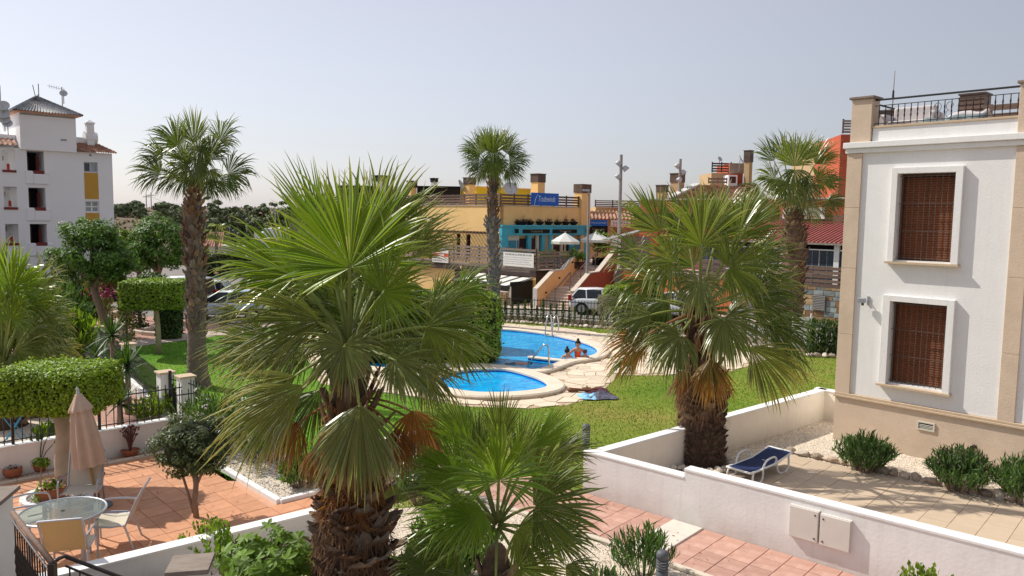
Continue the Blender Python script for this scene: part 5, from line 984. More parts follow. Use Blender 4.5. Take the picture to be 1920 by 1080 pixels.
# ================================================================== FAN PALMS
GZ=np.array([0,0,-1.])
def nz(v): v=np.asarray(v,float); return v/(np.linalg.norm(v)+1e-12)
def fan(base,hast,axis,normal,L,span,droop,rng,nseg=None,split=.5,fold=.22,pet=(.028,.016),threads=0,stiff=.25,mid=None,gap=0.,tap=.45):
    """one costapalmate frond: petiole + pleated blade whose segments part and hang beyond the split; returns arrays"""
    base=np.asarray(base,float);hast=np.asarray(hast,float); a=nz(axis); n=np.asarray(normal,float); n=nz(n-a*np.dot(n,a)); b=np.cross(n,a)
    nseg=nseg or int(18+span/6); split=min(.66,split+.09); ph=np.radians(np.linspace(-span/2,span/2,nseg)); dl=abs(ph[1]-ph[0])
    Lq=L*(1-tap*(np.abs(ph)/max(R(span/2),1e-6))**2.2)*rng.uniform(.88,1.07,nseg)
    rows=np.array([.03,.16,.32,split*.92,split+.06,split+.18,split+.32,1.0 if split+.32<.97 else 1.0]); rows[-2]=(rows[-3]+1)/2
    d0=np.outer(np.cos(ph),a)+np.outer(np.sin(ph),b)+np.outer(np.abs(np.sin(ph))*fold+ .06*np.sin(np.arange(nseg)*1.3),n)
    d0/=np.linalg.norm(d0,axis=1)[:,None]; T=-np.outer(np.sin(ph),a)+np.outer(np.cos(ph),b)
    dr=droop*rng.uniform(.35,1.8,nseg)*(1+.5*np.sin(np.arange(nseg)*.7+rng.uniform(0,6))); br=rng.uniform(0,1,nseg)<(.14 if droop>.15 else .05); dr=np.where(br,dr*2.6+.4,dr)
    P=np.zeros((len(rows),nseg,3)); p=np.tile(hast,(nseg,1)); pr=0.; jit=rng.normal(0,.085,(nseg,3))+T*(rng.normal(0,.10,nseg)[:,None])
    for j,r in enumerate(rows):
        k=stiff*droop*r*r+(dr*(max(0,r-split*.75)/(1-split*.75))**1.25)[:,None]*3.2
        d=d0+GZ*k+jit*max(0,r-split)*2.2; d/=np.linalg.norm(d,axis=1)[:,None]; p=p+d*(Lq*(r-pr))[:,None]; P[j]=p; pr=r
    tn=math.tan(dl/2)*(1.04-gap)
    W_=[]
    for j,r in enumerate(rows):
        ws=Lq*split*tn
        W_.append(Lq*r*tn if r<=split else ws*max(.0,(1-(r-split)/(1-split)))**.8*.95)
    W_[-1]=np.full(nseg,.0009)
    up=np.cross(P[1]-P[0],T); up/=np.linalg.norm(up,axis=1)[:,None]+1e-9; up*=np.sign((up*n).sum(1))[:,None]
    V=np.zeros((len(rows),nseg,3,3)); 
    for j in range(len(rows)):
        w_=W_[j][:,None]; pl=.85 if rows[j]<split else .8; V[j,:,0]=P[j]-T*w_-up*w_*pl; V[j,:,1]=P[j]+up*w_*.4; V[j,:,2]=P[j]+T*w_-up*w_*pl
    v=V.reshape(-1,3); idx=np.arange(len(rows)*nseg*3).reshape(len(rows),nseg,3)
    f=np.concatenate([np.stack([idx[:-1,:,c],idx[:-1,:,c+1],idx[1:,:,c+1],idx[1:,:,c]],-1).reshape(-1,4) for c in (0,1)])
    tip=np.repeat(np.repeat(rows[:,None],nseg,1)[:,:,None],3,2).ravel(); seg=rng.uniform(0,1,nseg)*.7+.3*rng.uniform(); rn=np.repeat(np.repeat(seg[None],len(rows),0)[:,:,None],3,2).ravel()
    mi=np.zeros(len(f),int)
    # petiole
    h2=hast+a*L*.05; m_=(base+hast)/2+np.array([0,0,.12*np.linalg.norm(hast-base)]) if mid is None else np.asarray(mid,float)
    q=np.linspace(0,1,8)[:,None]; c=(1-q)**2*base+2*q*(1-q)*m_+q*q*h2; tg=np.gradient(c,axis=0); tg/=np.linalg.norm(tg,axis=1)[:,None]+1e-9
    sx=np.cross(tg,n); sx/=np.linalg.norm(sx,axis=1)[:,None]+1e-9; sy=np.cross(sx,tg); rr=np.linspace(pet[0],pet[1],8)[:,None]; rr[-1]*=.4
    ring=np.stack([c+sx*rr,c+sy*rr*.55,c-sx*rr,c-sy*rr*.55],1).reshape(-1,3); o=len(v); i4=np.arange(7)[:,None]*4
    pf=np.concatenate([o+i4+np.array([[k,(k+1)%4,(k+1)%4+4,k+4]]) for k in range(4)])
    v=np.concatenate([v,ring]); f=np.concatenate([f,pf]); mi=np.concatenate([mi,np.ones(len(pf),int)]); tip=np.concatenate([tip,np.zeros(len(ring))]); rn=np.concatenate([rn,np.repeat(np.linspace(0,1,8),4)])
    # pale curling threads between segments
    for _ in range(threads):
        s=int(rng.integers(2,nseg-2)); p=P[3,s]+up[s]*.01; d=nz(d0[s]+rng.normal(0,.5,3)); cur=rng.normal(0,1,3); tv=[];L2=L*rng.uniform(.25,.55)
        for k in range(8): tv+= [p-T[s]*.0018,p+T[s]*.0018]; d=nz(d+GZ*.28+np.cross(d,cur)*.22); p=p+d*L2/8
        o=len(v); v=np.concatenate([v,np.array(tv)]); f=np.concatenate([f,np.array([[o+2*k,o+2*k+1,o+2*k+3,o+2*k+2] for k in range(7)])]); mi=np.concatenate([mi,np.full(7,2)]); tip=np.concatenate([tip,np.zeros(16)]); rn=np.concatenate([rn,np.zeros(16)])
    return v,f,mi,tip,rn
def addfan(t,m_,name='frond',pm=None,**k):
    v,f,mi,tip,rn=fan(**k); return link(name,npmesh(name,v,f,[m_,pm or PET,THREAD],mi,{'tip':tip,'rnd':rn}),t)
def bootmesh(name,w_,h,th,m_,seed,up=.0):
    """old leaf base: a curved tapering plate with a split ragged end"""
    rg=np.random.default_rng(seed); rows=[(0,1.,0.),(.45,.85,.02),(.8,.62,.01),(1,.5,-.02)]; vs=[];fs=[]
    for k,(z,s,o) in enumerate(rows):
        for x in (-1,-.35,.35,1): vs.append((x*w_*.5*s,-o*h-(1-x*x)*th*.9+rg.normal()*th*.25,z*h*(1 if k<2 else (1+rg.uniform(-.3,.25)))))
    n=len(vs); vs+= [(x*.95,y+th*.8,z*.97) for x,y,z in vs]
    for k in range(3):
        for j in range(3): fs+= [(k*4+j,k*4+j+1,k*4+j+5,k*4+j+4),(n+k*4+j+4,n+k*4+j+5,n+k*4+j+1,n+k*4+j)]
    for j in range(3): fs.append((12+j,13+j,n+13+j,n+12+j))
    for k in range(3): fs+= [(k*4,k*4+4,n+k*4+4,n+k*4),(k*4+3,n+k*4+3,n+k*4+7,k*4+7)]
    me=bpy.data.meshes.new(name); me.from_pydata(vs,[],fs); me.materials.append(m_); return me
def trunk(t,path,rad,m_,boots=(),n=14,seed=1,rough=.04):
    """ringed trunk along path with spirals of leaf bases: boots = (z0,z1,rows pitch,per row,width,height,thick,tilt,mats)"""
    rg=np.random.default_rng(seed); pts=catmull(path,5,False); k=len(pts); rr=np.interp(np.linspace(0,1,k),np.linspace(0,1,len(rad)),rad); vs=[];fs=[];sub=3
    P=[];Q=[]
    for i in range(k-1):
        for s in range(sub): P.append(pts[i].lerp(pts[i+1],s/sub)); Q.append(rr[i]+(rr[i+1]-rr[i])*s/sub)
    P.append(pts[-1]);Q.append(rr[-1])
    for i,(p,r_) in enumerate(zip(P,Q)):
        for j in range(n): a=2*PI*j/n; q=r_*(1+rough*rg.normal()); vs.append((p.x+q*math.cos(a),p.y+q*math.sin(a),p.z))
    for i in range(len(P)-1):
        for j in range(n): fs.append((i*n+j,i*n+(j+1)%n,(i+1)*n+(j+1)%n,(i+1)*n+j))
    fs.append(tuple((len(P)-1)*n+j for j in range(n)))
    me=bpy.data.meshes.new('trunk'); me.from_pydata(vs,[],fs); me.materials.append(m_); me.polygons.foreach_set('use_smooth',[True]*len(fs)); tr=link('trunk',me,t)
    zs=np.array([p.z for p in P]); X=np.array([p.x for p in P]); Y=np.array([p.y for p in P]); Q=np.array(Q); tot=0
    for (z0,z1,pitch,per,w_,h,th,tilt,ms) in boots:
        mm=[bootmesh('leaf_base',w_,h,th,m2,s) for m2 in ms for s in (1,2,3)]; z=z0; i=0
        while z<z1:
            a=i*2*PI*(1/per)+ (0 if True else 0)+.35*int(i/per); x=np.interp(z,zs,X);y=np.interp(z,zs,Y);r_=np.interp(z,zs,Q)
            if math.sin(a)<.45 and tot<290:
                s=rg.uniform(.8,1.2); a2=a+rg.normal(0,.13); z2=z+rg.normal(0,.035); M=Matrix.Translation((x+r_*math.cos(a2)*.96,y+r_*math.sin(a2)*.96,z2))@Matrix.Rotation(a2+PI/2+rg.normal(0,.2),4,'Z')@Matrix.Rotation(R(tilt+rg.normal(0,12)),4,'X')@Matrix.Rotation(rg.normal(0,.16),4,'Y')@Matrix.Diagonal((s*rg.uniform(.75,1.2),s,rg.uniform(.7,1.3),1)); link('leaf_base',mm[int(rg.integers(0,len(mm)))],tr,M); tot+=1
            i+=1; z+=pitch/per*rg.uniform(.9,1.1)
    return tr
class Palm:
    def __init__(s,label,apx,apy,Y,gz=0.,group=None,seed=1):
        s.ap=D(apx,apy,Y); s.Y=Y; s.k=Y/FPX; s.rng=np.random.default_rng(seed); s.t=thing('fan_palm',label,'palm tree',(s.ap.x,s.ap.y,gz),0,group); s.o=np.array([s.ap.x,s.ap.y,gz]); s.apl=np.array(s.ap)-s.o
    def leaf(s,hx,hy,ang,L,span,droop,dy,m_,face=None,lean=0.,split=.5,threads=0,fold=.2,pet=(.03,.017),pm=None,nseg=None,stiff=.25,basez=0.,bx=0.,gap=0.,tap=.45):
        """hastula at a pixel and depth offset dy; blade axis at ang in the vertical view plane, leaning lean toward the viewer"""
        Y=s.Y+dy; h=np.array(D(hx,hy,Y))-s.o; a=np.array([math.cos(R(ang)),-lean,math.sin(R(ang))]); n=np.array([0,-1,.35]) if face is None else np.array(face,float)
        base=s.apl+np.array([bx,0,basez]); base=base+ (h-base)*.06
        return addfan(s.t,m_,pm=pm,base=base,hast=h,axis=a,normal=n,L=L*Y/FPX,span=span,droop=droop,rng=s.rng,split=split,threads=threads,fold=fold,pet=pet,nseg=nseg,stiff=stiff,gap=gap,tap=tap)
    def rand(s,az,el,lp,L,span,droop,m_,bend=25,split=.5,pet=(.03,.017),nseg=None,threads=0,pm=None,off=(0,0,0)):
        az,e2=R(az),R(el-bend); e1=R(el); d=np.array([math.cos(az)*math.cos(e1),math.sin(az)*math.cos(e1),math.sin(e1)]); a=np.array([math.cos(az)*math.cos(e2),math.sin(az)*math.cos(e2),math.sin(e2)]); n=np.array([-math.cos(az)*math.sin(e2),-math.sin(az)*math.sin(e2),math.cos(e2)])
        base=s.apl+np.array(off); h=base+d*lp+np.array([0,0,-.0]); return addfan(s.t,m_,pm=pm,base=base,hast=h,axis=a,normal=n,L=L,span=span,droop=droop,rng=s.rng,split=split,pet=pet,nseg=nseg,threads=threads)
# ---- A: big palm left of centre
A=Palm('largest fan palm left of centre with broad shaggy trunk and orange dead fronds',655,655,8.7,seed=11)
gx0,gy0=A.ap.x,A.ap.y; b0=D(668,1080,8.7); b0x_A=b0.x-gx0
trunk(A.t,[(b0.x-gx0+.02,0,0),(b0.x-gx0,0,.7),(b0.x-gx0,0,1.5),(.02,0,2.3),(0,0,3.0),(0,0,3.45),(0,0,3.75)],[.44,.40,.36,.30,.20,.17,.10],BOOTD,[(.75,2.0,.105,7,.29,.20,.03,50,(BOOT,BOOTD,BOOTD,BOOTG,BOOTR)),(2.0,3.5,.16,7,.13,.34,.025,16,(BOOTR,BOOTD,BOOT))],16,3)
for l in ((656,502,91,202,240,.07,-.25,FR_YOUNG,None,.05,.52,4),(711,450,70,165,130,.12,.35,FR_MID,None,-.1,.5,3),(612,462,113,192,58,.05,.35,FR_YOUNG,None,-.1,.5,1),(690,455,80,150,120,.10,.7,FR_MID,None,-.1,.5,2),(640,455,104,150,100,.08,.7,FR_MID,None,-.1,.5,1),
 (554,518,154,160,170,.13,.05,FR_YOUNG,None,.1,.46,5),(515,500,168,130,110,.14,.5,FR_YOUNG,None,0,.46,3),(770,482,34,128,70,.10,.15,FR_MID,None,.0,.42,3),(742,470,48,150,90,.12,.45,FR_MID,None,.0,.45,2),(718,548,22,122,280,.16,-.55,FR_YOUNG,None,.25,.45,6),(601,601,183,205,105,.17,-.35,FR_TAN,None,.1,.42,5),
 (506,634,200,125,140,.24,.45,FR_MID,None,0,.44,3),(799,612,-4,142,190,.18,-.1,FR_MID,None,.1,.42,5),(645,648,262,112,300,.32,-.75,FR_OLD,(0,-.5,.85),.5,.45,3),(740,674,-32,128,180,.24,-.5,FR_OLD,(0,-.5,.8),.3,.45,4),(572,722,214,240,75,.20,-.7,FR_TAN,None,.2,.45,4),
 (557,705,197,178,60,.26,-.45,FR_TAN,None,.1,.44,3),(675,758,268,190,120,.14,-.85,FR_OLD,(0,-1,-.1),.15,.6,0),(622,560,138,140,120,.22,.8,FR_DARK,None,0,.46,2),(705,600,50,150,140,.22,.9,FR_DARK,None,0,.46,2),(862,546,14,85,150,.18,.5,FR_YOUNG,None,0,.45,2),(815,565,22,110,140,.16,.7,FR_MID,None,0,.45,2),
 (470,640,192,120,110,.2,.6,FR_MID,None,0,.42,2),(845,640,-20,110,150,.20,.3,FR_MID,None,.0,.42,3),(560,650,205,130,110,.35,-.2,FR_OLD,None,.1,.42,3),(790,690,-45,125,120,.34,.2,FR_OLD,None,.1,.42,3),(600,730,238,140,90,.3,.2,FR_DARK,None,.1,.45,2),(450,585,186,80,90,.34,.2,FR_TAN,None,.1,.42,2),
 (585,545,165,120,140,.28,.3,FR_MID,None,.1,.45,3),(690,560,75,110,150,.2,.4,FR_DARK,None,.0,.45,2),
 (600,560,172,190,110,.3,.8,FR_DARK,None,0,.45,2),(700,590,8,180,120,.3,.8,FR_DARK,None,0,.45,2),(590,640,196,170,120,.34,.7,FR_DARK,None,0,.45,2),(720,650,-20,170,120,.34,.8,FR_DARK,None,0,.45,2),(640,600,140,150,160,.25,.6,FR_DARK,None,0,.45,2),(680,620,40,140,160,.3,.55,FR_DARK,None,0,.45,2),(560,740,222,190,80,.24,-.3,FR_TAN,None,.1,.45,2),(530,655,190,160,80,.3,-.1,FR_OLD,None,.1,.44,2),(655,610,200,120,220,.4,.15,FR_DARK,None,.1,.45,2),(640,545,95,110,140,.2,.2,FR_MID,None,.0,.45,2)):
    A.leaf(*l[:8],face=l[8],lean=l[9],split=l[10],threads=l[11],pet=(.030,.015))
for l in ((776,768,277,125,125,.25,-.15,FR_DEAD),(560,790,248,120,95,.25,.1,FR_DEAD),(622,800,266,120,80,.3,-.42,FR_DEAD),(588,840,262,90,70,.3,-.4,FR_DEAD),(700,812,276,105,80,.3,-.40,FR_DEAD),(742,800,284,110,80,.3,-.2,FR_DEAD),(655,800,270,125,70,.3,-.5,FR_DEAD),(800,800,285,100,70,.3,.2,FR_DEAD)):
    A.leaf(*l,split=.55,pet=(.016,.012),pm=PETB,fold=.1,basez=-.55)
# ---- B: palm behind the garden wall on the right
Bp=Palm('stout fan palm with a dark fibrous trunk behind the white garden wall',1312,585,16.2,seed=21)
gx0=Bp.ap.x; b0=D(1316,865,16.05); ox=b0.x-gx0; b0x_B=ox
trunk(Bp.t,[(ox,0,-.02),(ox+.01,0,.5),(ox-.01,0,1.1),(ox-.02,0,1.6),(-.02,0,2.3),(0,0,3.0),(0,0,3.4)],[.46,.43,.41,.39,.29,.22,.10],PFIB,[(.0,.95,.105,20,.10,.14,.03,40,(BOOTD,)),(.95,2.0,.13,8,.30,.24,.035,46,(BOOT,BOOTD,BOOTD)),(2.0,3.1,.17,8,.15,.32,.03,20,(BOOTD,BOOTR))],18,4,.05)
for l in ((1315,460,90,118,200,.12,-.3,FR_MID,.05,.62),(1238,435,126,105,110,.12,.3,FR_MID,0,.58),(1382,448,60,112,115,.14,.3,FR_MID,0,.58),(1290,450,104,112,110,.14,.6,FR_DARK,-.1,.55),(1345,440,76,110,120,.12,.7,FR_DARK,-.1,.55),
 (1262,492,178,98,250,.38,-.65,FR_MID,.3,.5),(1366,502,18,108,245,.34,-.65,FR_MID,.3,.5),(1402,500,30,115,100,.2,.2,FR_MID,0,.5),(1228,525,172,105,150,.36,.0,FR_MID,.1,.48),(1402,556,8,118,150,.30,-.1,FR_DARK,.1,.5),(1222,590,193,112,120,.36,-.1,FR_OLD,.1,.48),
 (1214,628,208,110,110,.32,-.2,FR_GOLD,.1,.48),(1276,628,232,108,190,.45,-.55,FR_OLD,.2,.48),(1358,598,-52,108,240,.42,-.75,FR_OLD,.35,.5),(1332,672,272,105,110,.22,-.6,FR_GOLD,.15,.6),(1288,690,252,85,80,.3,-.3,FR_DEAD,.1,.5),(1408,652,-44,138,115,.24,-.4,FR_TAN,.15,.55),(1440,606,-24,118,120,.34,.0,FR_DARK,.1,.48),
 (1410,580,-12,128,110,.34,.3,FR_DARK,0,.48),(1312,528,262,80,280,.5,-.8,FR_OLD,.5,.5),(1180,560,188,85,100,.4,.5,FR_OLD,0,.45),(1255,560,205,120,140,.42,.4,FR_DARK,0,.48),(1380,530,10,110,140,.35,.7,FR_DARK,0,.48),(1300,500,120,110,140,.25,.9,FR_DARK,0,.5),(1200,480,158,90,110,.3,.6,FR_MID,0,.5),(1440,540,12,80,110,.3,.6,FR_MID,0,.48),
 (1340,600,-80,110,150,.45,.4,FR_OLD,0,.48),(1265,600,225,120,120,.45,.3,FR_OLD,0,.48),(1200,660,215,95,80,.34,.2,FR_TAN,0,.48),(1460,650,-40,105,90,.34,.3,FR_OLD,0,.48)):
    Bp.leaf(*l[:8],lean=l[8],split=l[9],pet=(.04,.022),pm=PETB if l[7] in (FR_DEAD,FR_GOLD) else None,threads=2)
# ---- C: small young palm at bottom centre
Cp=Palm('small bright green fan palm at the bottom centre of the picture',932,985,8.2,seed=31)
gx0=Cp.ap.x; trunk(Cp.t,[(0,0,0),(0,0,.6),(0,0,1.1),(0,0,1.45),(0,0,1.6)],[.26,.24,.21,.14,.07],BOOTD,[(.5,1.32,.12,8,.15,.2,.03,34,(BOOTD,BOOT))],12,5)
for l in ((936,902,88,135,250,.12,-.5,FR_LIME,.25,.6),(870,905,140,120,140,.12,.1,FR_LIME,.05,.55),(1000,905,30,125,150,.12,.1,FR_MID,.05,.55),(905,955,215,110,160,.2,-.3,FR_LIME,.25,.5),(970,990,-30,120,170,.2,-.4,FR_MID,.25,.5),(860,1040,200,110,170,.2,-.3,FR_MID,.3,.5),(938,832,90,110,80,.06,.35,FR_MID,-.05,.62),(882,842,124,125,75,.07,.3,FR_LIME,0,.6),(1000,842,48,112,60,.05,.1,FR_LIME,.05,.62),(832,868,164,72,70,.12,.2,FR_LIME,.1,.5),(1042,852,22,92,95,.14,.35,FR_DARK,0,.5),(1000,950,4,150,180,.14,-.45,FR_DARK,.2,.55),
 (888,968,178,142,120,.18,-.35,FR_LIME,.25,.5),(800,1070,228,92,280,.2,-.55,FR_DARK,.5,.55),(972,1064,-12,120,200,.2,-.6,FR_MID,.5,.55),(860,930,160,120,110,.2,.25,FR_DARK,.0,.5),(1030,1000,-10,110,120,.2,.2,FR_DARK,0,.5),(900,860,108,110,90,.1,.5,FR_DARK,-.1,.55),(968,870,66,115,90,.1,.45,FR_MID,-.05,.55),(860,1010,195,130,120,.25,-.1,FR_DARK,.1,.5),(930,1090,262,110,200,.3,-.5,FR_DARK,.4,.55),(1060,1060,-25,90,120,.25,.1,FR_DARK,.1,.5)):
    Cp.leaf(*l[:8],lean=l[8],split=l[9],pet=(.02,.011),stiff=.2)
# ---- G: low palm at left frame edge
Gp=Palm('low fan palm at the left edge behind the clipped hedge tree',4,705,18.2,seed=41)
trunk(Gp.t,[(0,0,0),(0,0,.5),(0,0,1.0),(0,0,1.4)],[.48,.44,.36,.15],PFIB,[(.1,1.4,.17,10,.22,.26,.04,30,(BOOTD,BOOT))],14,6)
for l in ((22,548,82,100,215,.14,-.3,FR_LIME,.05,.6),(-30,560,110,100,140,.14,.1,FR_MID,0,.55),(72,592,25,78,110,.24,-.1,FR_MID,.1,.5),(60,545,45,88,100,.22,.4,FR_TAN,0,.5),(95,628,0,60,130,.36,-.3,FR_DARK,.1,.48),(70,650,-10,88,120,.34,.0,FR_OLD,.1,.48),(45,680,-30,85,150,.4,-.4,FR_OLD,.2,.48),(10,690,260,85,200,.4,-.7,FR_OLD,.4,.5),(20,630,60,90,150,.3,.5,FR_DARK,0,.5),(85,610,12,70,110,.3,.6,FR_TAN,0,.5),(-20,640,170,90,160,.4,.1,FR_MID,0,.5),(30,660,-50,90,130,.4,.4,FR_DARK,0,.48),(5,540,100,105,200,.16,.3,FR_MID,0,.52),(45,575,60,100,170,.18,-.2,FR_YOUNG,.1,.52),(20,600,75,90,230,.25,-.4,FR_LIME,.25,.5),(55,620,20,95,180,.26,-.3,FR_MID,.2,.5),(90,590,30,70,150,.24,.3,FR_YOUNG,0,.5),(30,655,-10,100,200,.32,-.5,FR_MID,.3,.5),(70,675,-25,90,160,.34,-.2,FR_OLD,.2,.48),(-5,600,120,90,200,.25,-.2,FR_MID,.1,.5),(40,700,-60,80,160,.4,-.5,FR_OLD,.3,.48),(-10,660,230,90,200,.35,-.5,FR_MID,.3,.5),(105,650,-15,60,120,.3,.2,FR_TAN,0,.48)):
    Gp.leaf(*l[:8],lean=l[8],split=l[9],pet=(.04,.02),threads=1)
# ---- D: tall palm left
Dp=Palm('tall fan palm on the lush lawn rising left of the big palm',368,352,22.7,seed=51); gz=Dp.ap.z
gx0=Dp.ap.x
def px_(x,y): return D(x,y,22.7)
path=[(px_(x,y).x-gx0,0,px_(x,y).z) for x,y in ((372,728),(370,690),(369,640),(368,560),(366,480),(363,400),(366,365))]; path[0]=(path[0][0],0,-.05)
trunk(Dp.t,path,[.40,.29,.265,.235,.25,.25,.16],PBARK,[(1.6,3.6,.19,10,.20,.20,.03,20,(BOOTG,BOOTG,BOOT)),(3.5,5.85,.20,12,.16,.22,.035,30,(BOOT,BOOTD,BOOTR,BOOTG))],16,7)
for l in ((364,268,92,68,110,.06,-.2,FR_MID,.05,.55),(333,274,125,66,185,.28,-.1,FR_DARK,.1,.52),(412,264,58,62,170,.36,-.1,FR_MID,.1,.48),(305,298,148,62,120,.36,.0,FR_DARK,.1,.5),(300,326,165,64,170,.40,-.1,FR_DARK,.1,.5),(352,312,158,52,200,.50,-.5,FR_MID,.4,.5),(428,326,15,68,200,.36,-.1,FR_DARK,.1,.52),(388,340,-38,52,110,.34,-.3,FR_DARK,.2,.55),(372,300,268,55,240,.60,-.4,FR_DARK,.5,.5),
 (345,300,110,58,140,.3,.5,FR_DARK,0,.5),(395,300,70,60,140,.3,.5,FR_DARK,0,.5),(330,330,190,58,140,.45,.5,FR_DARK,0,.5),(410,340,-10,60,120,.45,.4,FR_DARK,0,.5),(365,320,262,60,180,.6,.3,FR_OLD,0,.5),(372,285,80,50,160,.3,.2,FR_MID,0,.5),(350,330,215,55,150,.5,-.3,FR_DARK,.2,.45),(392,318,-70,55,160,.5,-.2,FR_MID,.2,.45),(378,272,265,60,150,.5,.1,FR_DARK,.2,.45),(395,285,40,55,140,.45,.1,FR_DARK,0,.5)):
    Dp.leaf(*l[:8],lean=l[8],split=l[9],pet=(.035,.018),threads=1)
# ---- E: middle tall palm
Ep=Palm('slim tall palm rising in front of the yellow pub building',926,326,36.,seed=61)
def px_(x,y): return D(x,y,36.)
gx0=Ep.ap.x; path=[(px_(x,y).x-gx0,0,px_(x,y).z) for x,y in ((926,612),(926,540),(925,480),(924,425),(923,380),(924,340),(925,325))]; path[0]=(path[0][0],0,-.05)
trunk(Ep.t,path,[.34,.26,.25,.24,.17,.19,.13],PBARK,[(.6,4.75,.20,9,.17,.2,.03,20,(BOOT,BOOTG,BOOTG)),(4.6,5.0,.16,9,.2,.26,.05,55,(BOOTG,BOOT)),(5.0,7.1,.2,7,.15,.25,.035,20,(BOOTR,BOOTR,BOOTD))],14,8)
for l in ((925,288,92,54,130,.12,-.2,FR_MID,.05,.55),(902,290,128,50,170,.30,0,FR_DARK,.1,.5),(950,288,56,50,170,.30,0,FR_DARK,.1,.5),(897,306,170,40,180,.42,-.1,FR_DARK,.1,.5),(956,306,8,42,180,.42,-.1,FR_DARK,.1,.5),(908,318,208,42,160,.4,-.3,FR_OLD,.2,.5),(950,318,-30,44,160,.4,-.3,FR_DARK,.2,.5),(926,306,265,40,230,.5,-.5,FR_MID,.5,.5),(915,280,108,50,120,.2,.5,FR_DARK,0,.5),(938,280,72,48,120,.2,.5,FR_DARK,0,.5),(890,285,150,38,110,.4,.4,FR_DARK,0,.5),(970,300,20,34,110,.4,.4,FR_DARK,0,.5),(930,330,275,38,120,.5,.2,FR_OLD,0,.5),(926,284,268,44,180,.4,.1,FR_DARK,.3,.5),(935,300,-60,40,150,.4,-.2,FR_DARK,.3,.45),(915,300,240,40,150,.4,-.2,FR_DARK,.3,.45)):
    Ep.leaf(*l[:8],lean=l[8],split=l[9],pet=(.04,.02))
# ---- F: tall palm right
Fp=Palm('tall palm with a rusty boot covered trunk near the white villa',1487,398,32.8,seed=71)
def px_(x,y): return D(x,y,32.8)
gx0=Fp.ap.x; path=[(px_(x,y).x-gx0,0,px_(x,y).z) for x,y in ((1484,645),(1484,600),(1486,540),(1488,490),(1489,440),(1487,410),(1487,392)) ]; path[0]=(path[0][0],0,-.05)
trunk(Fp.t,path,[.42,.40,.38,.46,.44,.34,.2],BOOTD,[(.5,5.6,.21,10,.20,.24,.035,38,(BOOT,BOOTR,BOOTR,BOOTD))],14,9)
for l in ((1490,312,90,68,160,.12,-.2,FR_MID,.05,.58),(1452,302,130,56,100,.16,.2,FR_DARK,0,.52),(1528,308,54,62,110,.2,.2,FR_MID,0,.52),(1452,336,168,52,210,.40,-.2,FR_MID,.2,.5),(1532,336,12,52,200,.42,-.2,FR_MID,.2,.5),(1546,345,20,48,110,.24,.1,FR_DARK,0,.5),(1425,352,192,46,130,.42,.1,FR_DARK,0,.5),(1478,345,255,55,240,.55,-.5,FR_MID,.5,.5),(1510,350,-60,55,200,.55,-.4,FR_OLD,.4,.5),(1552,375,-4,46,130,.30,.0,FR_DARK,0,.5),(1440,370,205,52,140,.45,-.1,FR_OLD,.1,.5),(1540,385,-25,45,130,.42,.1,FR_DARK,.1,.5),(1470,300,108,60,120,.2,.6,FR_DARK,0,.5),(1508,300,72,60,120,.2,.6,FR_DARK,0,.5),(1460,385,222,45,120,.5,.0,FR_TAN,.1,.5),(1515,388,-45,48,120,.5,.0,FR_OLD,.1,.5),(1495,380,272,45,160,.5,-.2,FR_OLD,.1,.5),(1490,318,268,58,180,.4,.1,FR_DARK,.3,.5),(1510,330,-70,55,150,.45,-.1,FR_DARK,.3,.45),(1465,335,245,55,150,.45,-.1,FR_MID,.3,.45)):
    Fp.leaf(*l[:8],lean=l[8],split=l[9],pet=(.04,.02),threads=1)

def fibres(P_,n,z0,z1,r0,r1,m_,L,seed,down=.6):
    """loose hanging fibre on a trunk"""
    rg=np.random.default_rng(seed); z=rg.uniform(z0,z1,n); a=rg.uniform(PI*.95,PI*2.05,n); r_=np.interp(z,[z0,z1],[r0,r1])*rg.uniform(1.0,1.18,n); cx_=np.interp(z,[0,P_.apl[2]],[P_.base_x,0]); P=np.stack([cx_+np.cos(a)*r_,np.sin(a)*r_,z],1); al=np.stack([np.cos(a)*.5+rg.normal(0,.35,n),np.sin(a)*.5,-down+rg.normal(0,.3,n)],1); tag(cardmesh('trunk_fibre',P,np.stack([np.cos(a),np.sin(a),0*a+.2],1),L,m_,P_.t,.05,.4,along=al,rng=rg),kind='stuff')
A.base_x=b0x_A; Bp.base_x=b0x_B
fibres(A,1500,.6,1.7,.44,.40,BOOTR,.22,301); fibres(A,1300,1.7,3.0,.36,.22,FR_DEAD,.34,302); fibres(Bp,2600,.0,1.0,.47,.44,BOOTD,.15,303,.1); fibres(Bp,1000,.95,2.2,.46,.32,BOOTR,.26,304)
